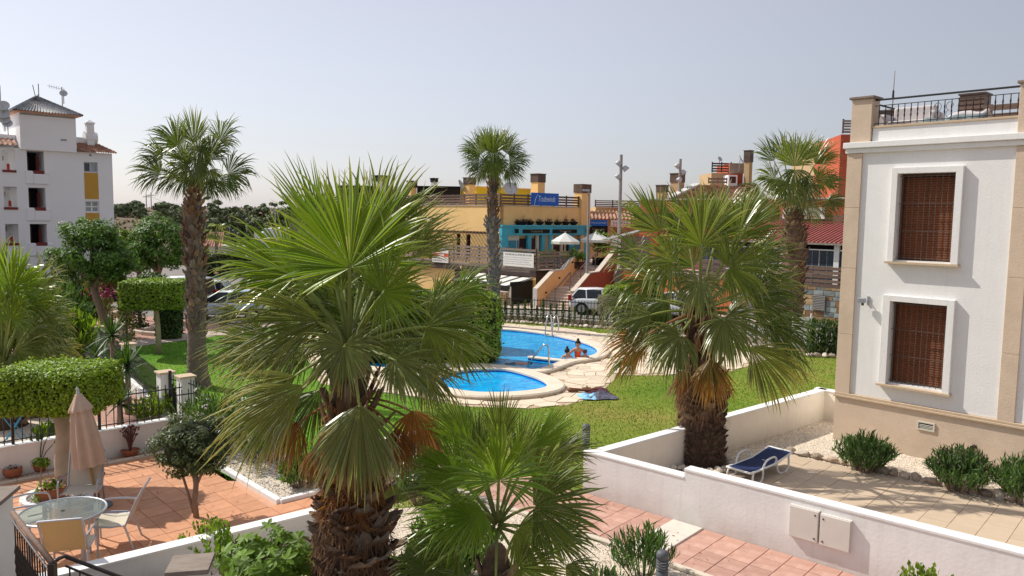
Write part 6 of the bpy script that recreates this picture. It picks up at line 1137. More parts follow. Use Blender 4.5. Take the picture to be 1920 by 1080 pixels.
# ================================================================== POOL
main_px=[(700,622),(800,617),(870,617.5),(941,621),(974,623.5),(1025,630),(1063,638),(1100,648),(1117,657),(1119,665),(1104,672),(1062,679),(1042,685),(1006,697),(978,694),(930,688.5),(880,686),(800,688),(720,694),(660,680),(650,645)]
kid_px=[(842,706),(880,698.5),(930,697),(958,700),(985,707),(1013,717),(1026,727),(1015,734),(980,739.5),(930,742),(880,740),(836,731),(822,718)]
MP=catmull([G(x,y,.03) for x,y in main_px],4); KP=catmull([G(x,y,.03) for x,y in kid_px],5)
MP=[(p.x,p.y) for p in MP]; KP=[(p.x,p.y) for p in KP]
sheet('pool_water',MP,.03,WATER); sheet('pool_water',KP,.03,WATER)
MO=[tuple(p) for p in offset(MP,.48)]; KO=[tuple(p) for p in offset(KP,.55)]
def coping(label,I,O,zt,n):
    t=thing('pool_coping',label,'pool edge',(0,0,0),0); N=len(I); step=max(1,N//n); k=0
    for a in range(0,N,step):
        e=min(N,a+step); ii=[I[j%N] for j in range(a,e+1)]; oo=[O[j%N] for j in range(a,e+1)]
        g=.006; b=B(); m_=len(ii); vs=[]
        for (q,w_) in zip(ii,oo):
            q=Vector(q);w_=Vector(w_); d=(w_-q).normalized()
            vs+= [(q.x,q.y,zt-.07),(q.x,q.y,zt-.012),(q.x+d.x*.02,q.y+d.y*.02,zt),(w_.x-d.x*.05,w_.y-d.y*.05,zt),(w_.x,w_.y,zt-.04),(w_.x-d.x*.03,w_.y-d.y*.03,zt-.075),(w_.x-d.x*.05,w_.y-d.y*.05,0)]
        fs=[]
        for j in range(m_-1):
            for c in range(6): fs.append((j*7+c,j*7+c+1,(j+1)*7+c+1,(j+1)*7+c))
        b.add(vs,fs); b.build('coping_stone',COPE,t)
    b=B()
    for j in range(N): p,q=I[j],I[(j+1)%N]; b.add([(p[0],p[1],-.1),(q[0],q[1],-.1),(q[0],q[1],zt-.07),(p[0],p[1],zt-.07)],[(0,1,2,3)])
    b.build('waterline_tile_band',POOLT,t); return t
coping('curved cream stone edge round the large swimming pool',MP,MO,.14,40); coping('rounded cream stone edge round the small children pool',KP,KO,.15,30)
a=G(993,670.5,.1);c=G(1062,678,.1); d=(c-a).normalized(); nn=Vector((-d.y,d.x,0)); t=thing('pool_ledge','narrow cream ledge jutting into the large pool','pool edge',(0,0,0))
b=B(); b.prism([tuple((a+nn*.16)[:2]),tuple((a-d*.08)[:2]),tuple((a-nn*.16)[:2]),tuple((c-nn*.16)[:2]),tuple((c+nn*.16)[:2])],.09,.15); bevel(b.build('coping_stone',COPE,t),.015); b=B(); b.prism([tuple((a+nn*.12)[:2]),tuple((a-nn*.12)[:2]),tuple((c-nn*.12)[:2]),tuple((c+nn*.12)[:2])],-.1,.089); b.build('ledge_wall',POOLT,t)
# crazy paving
DECKP=[tuple(G(x,y)[:2]) for x,y in ((800,748),(870,762),(985,767),(1062,760),(1098,750),(1128,735),(1160,704),(1250,704),(1372,696),(1450,672),(1320,640),(1200,630),(1125,625),(1060,616),(1000,611),(940,607),(800,603),(640,604),(560,640),(600,720))]
db=sheet('pool_deck',DECKP,.006,DECKG)
rg=np.random.default_rng(12); xs=[p[0] for p in DECKP]; ys=[p[1] for p in DECKP]; S=[]; s_=.52
for i in range(int((max(xs)-min(xs))/s_)+2):
    for j in range(int((max(ys)-min(ys))/s_)+2): S.append((min(xs)+(i+rg.uniform(-.42,.42)+.5*(j%2))*s_,min(ys)+(j+rg.uniform(-.42,.42))*s_))
S=np.array(S); stn=[]
for x,y in S:
    if not inpoly(x,y,DECKP) or inpoly(x,y,MO) or inpoly(x,y,KO) or not inframe((x,y,0),30): continue
    poly=[(x-.6,y-.6),(x+.6,y-.6),(x+.6,y+.6),(x-.6,y+.6)]; dd=np.hypot(S[:,0]-x,S[:,1]-y)
    for q in S[(dd<1.2)&(dd>1e-6)]:
        nx,ny=q[0]-x,q[1]-y; ln=math.hypot(nx,ny); lim=ln/2-.014; out=[]
        for k in range(len(poly)):
            p0,p1=poly[k-1],poly[k]; d0=((p0[0]-x)*nx+(p0[1]-y)*ny)/ln-lim; d1=((p1[0]-x)*nx+(p1[1]-y)*ny)/ln-lim
            if (d0<=0)!=(d1<=0): u=d0/(d0-d1); out.append((p0[0]+(p1[0]-p0[0])*u,p0[1]+(p1[1]-p0[1])*u))
            if d1<=0: out.append(p1)
        poly=out
        if len(poly)<3: break
    for k in range(len(DECKP)):
        if len(poly)<3: break
        a_,c_=Vector(DECKP[k-1]),Vector(DECKP[k]); ed=c_-a_; L_=ed.length; u=(Vector((x,y))-a_).dot(ed)/L_
        if -.1<u<L_+.1:
            n_=Vector((-ed.y,ed.x))/L_; off=(Vector((x,y))-a_).dot(n_)
            if abs(off)<.9:
                sg=1 if off>0 else -1; out=[]
                for k2 in range(len(poly)):
                    p0,p1=Vector(poly[k2-1]),Vector(poly[k2]); d0=-sg*(p0-a_).dot(n_); d1=-sg*(p1-a_).dot(n_)
                    if (d0<=0)!=(d1<=0): out.append(tuple(p0+(p1-p0)*(d0/(d0-d1))))
                    if d1<=0: out.append(tuple(p1))
                poly=out
    if len(poly)>=3: stn.append((y,poly))
stn.sort(key=lambda q:q[0]); rest=B()
for k,(y,poly) in enumerate(stn):
    z1=.03+rg.uniform(-.004,.008)
    if k<300: B().prism(poly,.008,z1).build('paving_stone',DECK,db)
    else: rest.prism(poly,.008,z1)
if rest.v: tag(rest.build('far_paving_stones',DECK,db),kind='stuff')
# handrails
def rail(name,label,cat,paths,r,treads=()):
    t=thing(name,label,cat,(0,0,0))
    for p in paths: B().tube(catmull(p,6,False),r,8).build('rail',STEEL,t,True)
    for a,c in treads: B().tube([a,c],r*1.1,6).build('tread',STEEL,t)
p0=G(981,695,.0);p1=G(1018,661,.95) if False else None
a=G(984,694,-.1); e=G(1029,690,.05); md=(a+e)/2; rail('pool_handrail','bent steel handrail on the steps between the two pools','handrail',[[a,a.lerp(e,.35)+Vector((0,0,.42)),a.lerp(e,.72)+Vector((0,0,.78)),a.lerp(e,.88)+Vector((0,0,.80)),a.lerp(e,.99)+Vector((0,0,.62)),e+Vector((0,0,.1)),e-Vector((0,0,.1))]],.028)
L1=[];TR=[]
for px,py in ((1023,631),(1036,633)):
    w_=G(px,py,.0); o=Vector((.28,.62,0)); L1.append([w_+Vector((-.02,-.06,-.1)),w_+Vector((0,0,.45)),w_+o*.3+Vector((0,0,.86)),w_+o*.75+Vector((0,0,.90)),w_+o+Vector((0,0,.55)),w_+o+Vector((0,0,.05))])
TR=[(L1[0][0]+Vector((0,0,.16)),L1[1][0]+Vector((0,0,.16)))]
rail('pool_ladder','pair of tall steel hoops of the pool ladder at the far edge','ladder',L1,.03,TR)
# ================================================================== PEOPLE
def skin_body(name,joints,edges,sub=2):
    me=bpy.data.meshes.new(name); ks=list(joints); me.from_pydata([joints[k][0] for k in ks],[(ks.index(a),ks.index(b)) for a,b in edges],[]); o=bpy.data.objects.new(name,me); COL.objects.link(o)
    md=o.modifiers.new('skin','SKIN'); sk=me.skin_vertices[0].data
    for i,k in enumerate(ks): r_=joints[k][1]; sk[i].radius=(r_,r_) if not isinstance(r_,tuple) else r_
    sk[0].use_root=True; o.modifiers.new('sub','SUBSURF').levels=sub; o.modifiers['sub'].render_levels=sub
    dg=bpy.context.evaluated_depsgraph_get(); m2=bpy.data.meshes.new_from_object(o.evaluated_get(dg)); bpy.data.objects.remove(o); m2.name=name; m2.polygons.foreach_set('use_smooth',[True]*len(m2.polygons)); return m2
def paint(me,mats,fn):
    me.materials.clear()
    for m_ in mats: me.materials.append(m_)
    for p in me.polygons: p.material_index=fn(p.center)
def head(t,c,r,hair,face=-1,bun=False,back=False,longh=False):
    h=B(); h.lathe([(.01,.98*r),(.55*r,.86*r),(.86*r,.45*r),(.92*r,0),(.80*r,-.45*r) if not longh else (.9*r,-.6*r),(.66*r,-.7*r)],12,wob=lambda a,z:(1.0 if (back or math.sin(a)*face<.25 or z>.42*r) else .55)); h.T=None; o=h.build('hair',hair,t,True,loc=c)
    if bun: B().lathe([(.01,-.45*r),(.35*r,-.3*r),(.45*r,0),(.3*r,.35*r),(.01,.5*r)],10).build('hair_bun',hair,t,True,loc=(c[0],c[1]+.1*r,c[2]+1.15*r))
    if not back:
        for s in (-1,1): B().lathe([(.005,-.012),(.013,0),(.005,.012)],6).build('eye',BLACK,t,loc=(c[0]+s*.36*r,c[1]+face*.86*r,c[2]+.05*r))
        B().add([(-.012,0,0),(.012,0,0),(0,face*.03,-.005),(0,0,.045)],[(0,1,2),(1,3,2),(3,0,2)]).build('nose',SKIN,t,loc=(c[0],c[1]+face*.90*r,c[2]-.18*r)); B().box((-.022,-.004,-.005),(.022,.004,.005)).build('mouth',LAMPR,t,loc=(c[0],c[1]+face*.86*r,c[2]-.48*r))
p=G(1083,674,.03); z0=-.62
t=thing('person','woman in an orange bikini top standing waist deep in the pool','person',(p.x,p.y,.03))
J={'pel':((0,0,-.12),.145),'wai':((0,0,.06),.115),'che':((0,0,.25),(.155,.11)),'up':((0,0,.36),(.13,.09)),'nec':((0,-.01,.45),.05),'hd':((0,-.03,.545),.082),'hd2':((0,-.035,.64),.085),'sl':((-.17,0,.36),.055),'el':((-.33,-.03,.19),.042),'wl':((-.44,-.18,.06),.032),'hl':((-.47,-.25,.03),.028),'sr':((.17,0,.36),.055),'er':((.30,-.06,.16),.042),'wr':((.34,-.2,.05),.032),'hr':((.34,-.27,.03),.028),'tl':((-.1,0,-.45),.085),'tr':((.1,0,-.45),.085)}
me=skin_body('body',J,[('pel','wai'),('wai','che'),('che','up'),('up','nec'),('nec','hd'),('hd','hd2'),('up','sl'),('sl','el'),('el','wl'),('wl','hl'),('up','sr'),('sr','er'),('er','wr'),('wr','hr'),('pel','tl'),('pel','tr')])
paint(me,[SKIN,BIKINI],lambda c:1 if (.12<c.z<.30 and abs(c.x)<.17 and (c.z<.26 or abs(abs(c.x)-.07)<.06) and c.y<.12) else 0); link('body',me,t); head(t,(0,-.03,.60),.115,HAIRM,-1,bun=True)
def bather(label,px,py,hair,skirt,turn,sc=1.):
    p=G(px,py,.03); t=thing('person',label,'person',(p.x,p.y,.03),turn); t.scale=(sc,sc,sc)
    J={'pel':((0,0,-.2),.13),'che':((0,0,.08),(.14,.1)),'up':((0,0,.17),(.12,.085)),'nec':((0,0,.25),.045),'hd':((0,0,.335),.08),'hd2':((0,0,.42),.08),'sl':((-.16,0,.16),.05),'el':((-.24,-.14,.0),.04),'wl':((-.18,-.30,.03),.03),'sr':((.16,0,.16),.05),'er':((.24,-.14,.0),.04),'wr':((.18,-.30,.03),.03),'tl':((-.1,0,-.5),.08),'tr':((.1,0,-.5),.08)}
    me=skin_body('body',J,[('pel','che'),('che','up'),('up','nec'),('nec','hd'),('hd','hd2'),('up','sl'),('sl','el'),('el','wl'),('up','sr'),('sr','er'),('er','wr'),('pel','tl'),('pel','tr')]); paint(me,[SKIN,skirt],lambda c:1 if c.z<.14 and abs(c.x)<.17 and c.y>-.09 else 0); link('body',me,t); head(t,(0,0,.385),.105,hair,1,bun=hair is HAIRM,back=True,longh=hair is HAIRM); return t
bather('black haired bather in a pale top at the pool edge facing the woman','1063',675,HAIRM,PLASW,0) if False else bather('black haired bather in a pale top at the pool edge facing the woman',1063,676,HAIRM,PLASW,0,.95)
bather('small brown haired child in the water beside the woman in orange',1097,675,HAIRB,SKIN,-25,.8)
# swimmer
p=G(961,683,.03); t=thing('person','swimmer lying face down in the pool water left of the steps','person',(p.x,p.y,.0),15)
J={'pel':((0,0,-.02),.13),'che':((.35,0,.0),(.14,.1)),'nec':((.5,0,.0),.05),'hd':((.62,0,.0),.085),'kl':((-.42,-.1,-.08),.07),'al':((-.82,-.14,-.14),.045),'kr':((-.42,.1,-.05),.07),'ar':((-.82,.13,-.12),.045),'sl':((.42,-.17,.0),.05),'el':((.62,-.32,-.04),.04),'wl':((.85,-.28,-.05),.03),'sr':((.42,.17,.0),.05),'er':((.25,.38,-.04),.04),'wr':((.1,.5,-.08),.03)}
me=skin_body('body',J,[('pel','che'),('che','nec'),('nec','hd'),('pel','kl'),('kl','al'),('pel','kr'),('kr','ar'),('che','sl'),('sl','el'),('el','wl'),('che','sr'),('sr','er'),('er','wr')]); paint(me,[SKIN,SHORT],lambda c:1 if -.25<c.x<.1 else 0); link('body',me,t)
B().lathe([(.01,.095),(.07,.07),(.1,0),(.08,-.03)],10).build('hair',HAIRB,t,True,loc=(.63,0,.02))
# man by the street
p=D(407,546,62); t=thing('person','person in a teal shirt and straw hat standing by the rubble wall','person',(p.x,p.y,p.z),10); t.scale=(.86,)*3
J={'pel':((0,0,.92),(.15,.12)),'wai':((0,-.02,1.08),.125),'che':((0,-.05,1.3),(.17,.12)),'up':((0,-.08,1.42),(.13,.09)),'nec':((0,-.1,1.5),.05),'hd':((0,-.13,1.6),.085),'hd2':((0,-.14,1.69),.08),'sl':((-.19,-.07,1.4),.06),'el':((-.27,-.1,1.15),.048),'wl':((-.22,-.3,1.05),.036),'hl':((-.2,-.36,1.05),.034),'sr':((.19,-.07,1.4),.06),'er':((.38,-.2,1.3),.048),'wr':((.5,-.3,1.45),.036),'hr':((.54,-.33,1.5),.034),'kl':((-.11,-.02,.5),.075),'al':((-.12,0,.09),.05),'tl':((-.12,-.14,.04),.04),'kr':((.11,.04,.5),.075),'ar':((.13,.05,.09),.05),'tr':((.13,-.1,.04),.04)}
me=skin_body('body',J,[('pel','wai'),('wai','che'),('che','up'),('up','nec'),('nec','hd'),('hd','hd2'),('up','sl'),('sl','el'),('el','wl'),('wl','hl'),('up','sr'),('sr','er'),('er','wr'),('wr','hr'),('pel','kl'),('kl','al'),('al','tl'),('pel','kr'),('kr','ar'),('ar','tr')])
paint(me,[SKIN,TEAL,SHORT],lambda c:0 if (c.z>1.49 or c.z<.42) else (2 if c.z<.98 else (1 if abs(c.x)<.31 else 0))); link('body',me,t); B().lathe([(.24,0),(.235,.012),(.12,.02),(.11,.1),(.01,.115)],14).build('hat',STRAW,t,loc=(0,-.14,1.70)); head(t,(0,-.14,1.64),.1,HAIRB,-1)
# ================================================================== CLOTHES ON THE DECK
def heap(name,label,px,py,sx,sy,h,m_,seed,cat='cloth',rz=0):
    rg=np.random.default_rng(seed); n=14; p=G(px,py,.035); X,Y=np.meshgrid(np.linspace(-1,1,n),np.linspace(-1,1,n)); K=rg.normal(0,1,(6,3)); Z=sum(np.sin(X*3*k[0]+Y*3*k[1]+k[2]*3) for k in K)/6; e=np.clip(1-np.maximum(abs(X),abs(Y))**3,0,1); r=1-.18*np.sin(3*np.arctan2(Y,X)+seed); Z=(.45+.8*Z)*h*e; Z=np.maximum(Z,.012)*(e+.05); v=np.stack([X*sx*r,Y*sy*r,Z],-1).reshape(-1,3); i=np.arange(n*n).reshape(n,n); f=np.stack([i[:-1,:-1],i[:-1,1:],i[1:,1:],i[1:,:-1]],-1).reshape(-1,4); o=link(name,npmesh(name,v,f,m_,smooth=True)); o.location=p; o.rotation_euler=(0,0,R(rz)); return tag(o,label,cat)
heap('beach_towel','light blue towel crumpled at the edge of the paving',1107,744,.32,.3,.16,TOWB,3,'towel'); heap('beach_towel','grey and white printed towel heaped beside the light blue one',1127,744,.42,.32,.2,TOWN,5,'towel'); heap('beach_towel','plum coloured cloth lying behind the two towels',1121,735,.36,.34,.24,TOWP,7,'cloth')
p=G(1093,735,.04); t=thing('swim_bag_strap','long dark brown strap and pouch beside the towels','bag',p,-5); B().tube([(-.36,0,.05),(-.1,.02,.06),(.2,0,.06),(.42,.05,.1)],[.07,.045,.045,.07],8).build('strap',LEATH,t); B().lathe([(.02,0),(.09,.03),(.1,.07),(.03,.12)],8,(-.38,0,0)).build('pouch',LEATH,t)
p=G(1101,731,.04); t=thing('sandals','brown sandals by the towels','sandals',p,10)
for s in (0,.14): B().box((-.13+s*.3,s,0),(.12+s*.3,s+.09,.03)).build('sole',LEATH,t); B().tube([(s*.3,s,.02),(s*.3,s+.045,.09),(s*.3,s+.09,.02)],.015,5).build('strap',LEATH,t)
# ================================================================== HEDGES, ROWS AND TREES OF THE POOL GARDEN
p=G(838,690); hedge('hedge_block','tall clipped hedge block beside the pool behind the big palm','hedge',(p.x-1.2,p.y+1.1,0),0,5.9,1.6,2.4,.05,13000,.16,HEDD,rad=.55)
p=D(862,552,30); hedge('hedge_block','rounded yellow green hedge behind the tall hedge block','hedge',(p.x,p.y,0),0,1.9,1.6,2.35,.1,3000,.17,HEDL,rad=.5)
f0=Vector((-1.0,38.35,0)); f1=Vector((5.0,36.1,0)); f2=Vector((11.6,30.6,0))
t=thing('garden_rail_fence','thin dark rail fence behind the row of cypress saplings','fence',(0,0,0)); 
for a,c in ((f0+Vector((-3,1.9,0)),f1+Vector((.2,.6,0))),(f1+Vector((.2,.6,0)),f2+Vector((.6,.6,0)))):
    n=int((c-a).length/.16); [B().tube([a+Vector((0,0,hz_)),c+Vector((0,0,hz_))],.022,4).build('rail',IRON,t) for hz_ in (1.05,.3)]; m_=None
    for k in range(n):
        q=a.lerp(c,k/n)
        if m_ is None: o=B().box((-.011,-.011,.2),(.011,.011,1.15)).build('picket',IRON,t,loc=q); m_=o.data
        else: link('picket',m_,t,loc=q)
t=thing('low_kerb_wall','low pale wall under the dark rail fence','wall',(0,0,0))
for a,c in ((f0+Vector((-3,1.9,0)),f1+Vector((.2,.6,0))),(f1+Vector((.2,.6,0)),f2+Vector((.6,.6,0)))):
    d=(c-a).normalized(); nn=Vector((-d.y,d.x,0))*.1; B().prism([tuple((a-nn)[:2]),tuple((c-nn)[:2]),tuple((c+nn)[:2]),tuple((a+nn)[:2])],-.1,.22).build('wall',KERB,t)
cy=[]
for i in range(4):
    rg=np.random.default_rng(90+i); t=thing('cypress_sapling','slim cypress sapling in the row behind the pool','sapling',(0,0,0),0,'cypress saplings in the row behind the pool'); z=rg.uniform(0,1,150)**.8; a=rg.uniform(0,6.28,150); r_=(.16-.11*z)*rg.uniform(.5,1.1,150); P=np.stack([np.cos(a)*r_,np.sin(a)*r_,.05+z*1.05],1); cardmesh('foliage',P,np.stack([np.cos(a),np.sin(a),0*a+.2],1),.13,CYP if i%2 else CYPD,t,.4,.4,along=np.tile([0,0,1.],(150,1))+rg.normal(0,.3,(150,3)),rng=rg); B().tube([(0,0,0),(0,0,.6)],.025,5).build('stem',BARK,t); cy.append(t)
k=0
def dup(t,loc,rz=0,s=(1,1,1),label=None,group=None):
    r=t.copy(); COL.objects.link(r); r.location=loc; r.rotation_euler=(0,0,rz); r.scale=s
    if label: r['label']=label
    if group: r['group']=group
    for ch in t.children:
        c=ch.copy(); COL.objects.link(c); c.parent=r
        for g in ch.children: d=g.copy(); COL.objects.link(d); d.parent=c
    return r
for a,c,n in ((f0,f1,20),(f1,f2,20)):
    for i in range(n):
        q=a.lerp(c,(i+.5)/n)+Vector((random.uniform(-.05,.05),random.uniform(-.1,.1),0)); s=random.uniform(.75,1.12); sc=(s*random.uniform(.8,1.15),s,s)
        if k<4: cy[k].location=q; cy[k].scale=sc
        else: dup(cy[k%4],q,random.uniform(0,6),sc)
        k+=1
t=thing('stone_edging','pale stone edging along the foot of the cypress row','stones',(0,0,0))
for a,c,n in ((f0,f1,26),(f1,f2,34)):
    for i in range(n): q=a.lerp(c,i/n)+Vector((-.1,-.42,.06)); rock('edging_stone',q+Vector((0,random.uniform(-.05,.05),0)),(random.uniform(.2,.34),random.uniform(.16,.24),random.uniform(.13,.2)),ROCKP if i%3 else ROCK,t,i)
# dark cypress hedge by the villa
a=G(1512,668)+Vector((0,.3,0)); 
for i in range(7):
    q=a+Vector((.3,.0,0))+Vector((.42*i,-.06*i,0)); rg=np.random.default_rng(120+i); t=thing('cypress_shrub',['first clipped cypress shrub from the left in the dark row by the villa','second clipped cypress shrub in the dark row by the villa','third clipped cypress shrub in the dark row by the villa','fourth clipped cypress shrub in the dark row by the villa','fifth shrub of the dark row, browned, at the villa corner','sixth shrub of the dark row by the villa','last shrub of the dark row behind the villa'][i],'shrub',q,0,'dark cypress row by the villa'); n=420; z=rg.uniform(0,1,n); an=rg.uniform(0,6.28,n); r_=.27*rg.uniform(.6,1.05,n)*(1-.2*z**4); P=np.stack([np.cos(an)*r_,np.sin(an)*r_,.05+z*1.35],1); cardmesh('foliage',P,np.stack([np.cos(an),np.sin(an),0*an+.3*z],1),.15,OLIVE if i==4 else CYPD,t,.4,.4,along=np.tile([0,0,1.],(n,1))+rg.normal(0,.3,(n,3)),rng=rg); B().tube([(0,0,0),(0,0,1.1)],.1,6).build('stem',CORE,t)
t=thing('stone_edging','pale boulder edging in front of the dark cypress row','stones',(0,0,0))
for i in range(12): rock('edging_stone',a+Vector((-.2+.27*i,-.38-.04*i,.08)),(.28,.22,random.uniform(.16,.24)),ROCKP if i%2 else ROCK,t,i)
p=G(1506,660); t=thing('white_garden_gate','white slatted garden gate beside the dark cypress row','gate',(p.x,p.y+.3,0),-10)
for k in range(5): B().box((-.3,0,.1+k*.26),(.32,.04,.3+k*.26)).build('slat',PLASW,t)
B().box((-.36,-.02,0),(-.301,.06,1.5)).box((.321,-.02,0),(.38,.06,1.5)).build('gate_frame',PLASW,t)
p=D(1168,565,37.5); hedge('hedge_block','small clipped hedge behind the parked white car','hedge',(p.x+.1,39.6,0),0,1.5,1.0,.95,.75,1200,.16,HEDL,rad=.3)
p=G(1140,606); t=thing('noticeboard_back','grey brown board standing at the end of the cypress row','board',(p.x,p.y+.4,0),-35); B().box((-.55,0,.35),(.5,.04,1.35)).build('board',GREYW,t); B().box((-.5,.04,0),(-.42,.1,1.3)).box((.36,.04,0),(.44,.1,1.3)).build('leg',BROWNW,t)
# lush-lawn clipped tree
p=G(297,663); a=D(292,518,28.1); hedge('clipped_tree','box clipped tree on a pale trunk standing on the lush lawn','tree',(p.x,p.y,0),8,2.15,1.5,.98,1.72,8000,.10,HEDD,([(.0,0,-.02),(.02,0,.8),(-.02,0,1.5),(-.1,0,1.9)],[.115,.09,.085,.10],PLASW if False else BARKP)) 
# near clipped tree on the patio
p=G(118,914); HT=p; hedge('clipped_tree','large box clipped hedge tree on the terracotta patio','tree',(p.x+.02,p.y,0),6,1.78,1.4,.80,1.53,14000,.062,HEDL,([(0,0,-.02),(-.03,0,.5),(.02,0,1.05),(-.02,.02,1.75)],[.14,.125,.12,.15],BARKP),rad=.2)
# ================================================================== TREES ON THE LEFT
def tree(label,px,py,Yz,cl,m_,tp,seed,bark=BARK):
    """trunk path + limbs + clumped crown; cl = list of (dx,dy,z,rx,ry,rz,clumps,leaves,clump_r,size)"""
    rg=np.random.default_rng(seed); p=G(px,py); t=thing('garden_tree',label,'tree',(p.x,p.y,0)); tb=B(); tb.tube(tp[0],tp[1],10); fk=Vector(tp[0][-1])
    for (dx,dy,z,rx,ry,rz,nc,nl,cr2,sz) in cl:
        crown(t,(dx,dy,z),(rx,ry,rz),nc,nl,cr2,sz,m_,rg)
        for i in range(3):
            e=Vector((dx+rx*rg.uniform(-.7,.7),dy+ry*rg.uniform(-.6,.6),z+rz*rg.uniform(-.2,.5))); tb.tube([fk-Vector((0,0,.25)),fk.lerp(e,.45)+Vector((0,0,.12)),e],[tp[1][-1]*.7,tp[1][-1]*.4,.02],6)
    tb.build('trunk',bark,t,True); return t
tree('round dark green tree with forked trunk in front of the white apartment block',196,640,30,[(-.45,0,3.55,1.55,1.3,1.15,60,7500,.42,.15),(-.1,0,4.25,.8,.9,.6,22,2200,.38,.15),(.45,.2,3.3,.8,1.0,.8,26,2400,.36,.15)],TREEL,([(.15,0,0),(.0,0,.9),(-.3,0,1.9),(-.38,0,2.3)],[.19,.15,.13,.14]),1)
tree('second green tree behind the box clipped tree on the lawn',300,600,36,[(.1,0,3.75,1.5,1.3,1.3,60,6500,.45,.17),(-.9,.1,3.3,.8,.8,.9,24,1800,.4,.17)],TREEL,([(0,0,0),(.05,0,1.2),(0,0,2.4)],[.16,.13,.11]),2)
tree('bright yellow green tree with feathery leaves beside the dark round tree',262,600,38,[(-.3,0,3.4,.9,.8,1.0,26,1900,.42,.2)],TREEY,([(0,0,0),(0,0,2.4)],[.1,.07]),3)
# pergola arches with bougainvillea
def arch(label,pl,pr_,ht,th,m_,seed,flow=None):
    rg=np.random.default_rng(seed); a=G(*pl);c=G(*pr_); t=thing('flower_arch',label,'arch',((a.x+c.x)/2,(a.y+c.y)/2,0)); a=a-t.location;c=c-t.location; path=catmull([a,a+Vector((0,0,ht*.6)),a.lerp(c,.18)+Vector((0,0,ht*.93)),a.lerp(c,.5)+Vector((0,0,ht)),a.lerp(c,.82)+Vector((0,0,ht*.93)),c+Vector((0,0,ht*.6)),c],8,False)
    B().tube(path,.05,6).build('arch_frame',BARK,t); n=2600; k=rg.integers(0,len(path),n); P=np.array([tuple(path[i]) for i in k]); d=rg.normal(0,1,(n,3)); d/=np.linalg.norm(d,axis=1)[:,None]; P=P+d*th*rg.uniform(.55,1.1,(n,1)); P[:,2]=np.maximum(P[:,2],.1); cardmesh('foliage',P,d,.13,m_,t,.6,.6,rng=rg)
    if flow:
        q=path[flow[0]]; P=np.array(tuple(q))+rg.normal(0,1,(flow[1],3))*[.3,.22,.28]+[0,-th*.9,0]; tag(cardmesh('flowers',P,rg.normal(0,1,P.shape)+[0,-1,.5],.10,BOUG,t,.9,.5,rng=rg),kind='stuff'); 
        P=np.array(tuple(path[26]))+rg.normal(0,1,(60,3))*[.4,.2,.08]+[0,-th*.6,.2]; tag(cardmesh('flowers',P,rg.normal(0,1,P.shape)+[0,-1,.5],.10,BOUG,t,.9,.5,rng=rg),kind='stuff')
    return t
arch('arch with magenta bougainvillea flowers on its left shoulder',(201,627),(238,641),2.45,.3,BOUGL,31,(13,330)); arch('leafy arch left of the flowering one behind the forked tree',(166,620),(232,606),2.35,.28,BOUGL,32); arch('dark leafy arch behind the box clipped tree on the lawn',(262,616),(322,634),2.3,.36,CYPD,33)
p=G(318,634); hedge('hedge_pillar','dark ivy covered pillar behind the pale trunk','hedge',(p.x,p.y,0),10,.95,.8,1.9,.0,1500,.14,CYPD,rad=.2)
# border kerbs and stones in the reddish garden
t=thing('bed_edging','pale block edging round the reddish gravel beds','edging',(0,0,0))
for pts in ([(190,636),(228,633),(250,628)],[(212,606),(225,618),(234,612),(222,602)],[(246,624),(270,628),(318,632),(345,634)],[(270,622),(300,616),(345,620)]):
    pts=[G(*q) for q in pts]
    for a,c in zip(pts,pts[1:]):
        n=max(1,int((c-a).length/.5)); d=(c-a)/n; ang=math.degrees(math.atan2(d.y,d.x))
        for i in range(n): q=B(); q.T=Matrix.Translation(a+d*i)@Matrix.Rotation(R(ang),4,'Z'); q.bbox((.01,-.09,0),(d.length-.01,.09,.16),.02); q.build('edging_block',KERB,t)
t=thing('boulder_heap','heap of reddish boulders beyond the flowering arch','boulders',(0,0,0))
for i in range(16): q=G(178+i*4.5,600-(i%3)*5)+Vector((0,0,.12+.18*(i%2))); rock('boulder',q,(.55,.4,.42),ROCK,t,i)
for k,(pxa,pxb,py) in enumerate(((118,168,618),)):
    q=G((pxa+pxb)/2,py); lance_bush('broad_shrub','mixed dark shrubbery left of the forked tree','shrub',(q.x,q.y,0),1.5,1.9,150,12,.3,TREEL,seed=44+k)
for lab,px,py,Y,r_,h_,m_,sd in (('tall grey green shrubbery behind the low left palm',60,640,27,2.0,3.0,OLEA,51),('dark bush under the white apartment block',120,600,34,1.6,2.7,OLIVE,52),('yellow green shrub at the left frame edge behind the low palm',20,640,25,1.6,3.0,TREEY,53),('bright spreading shrub beside the low left palm',125,645,26,1.3,1.7,TREEY,54)):
    q=D(px,py,Y); lance_bush('broad_shrub',lab,'shrub',(q.x,q.y,0),r_,h_,170,13,.34,m_,seed=sd,aspect=.3)
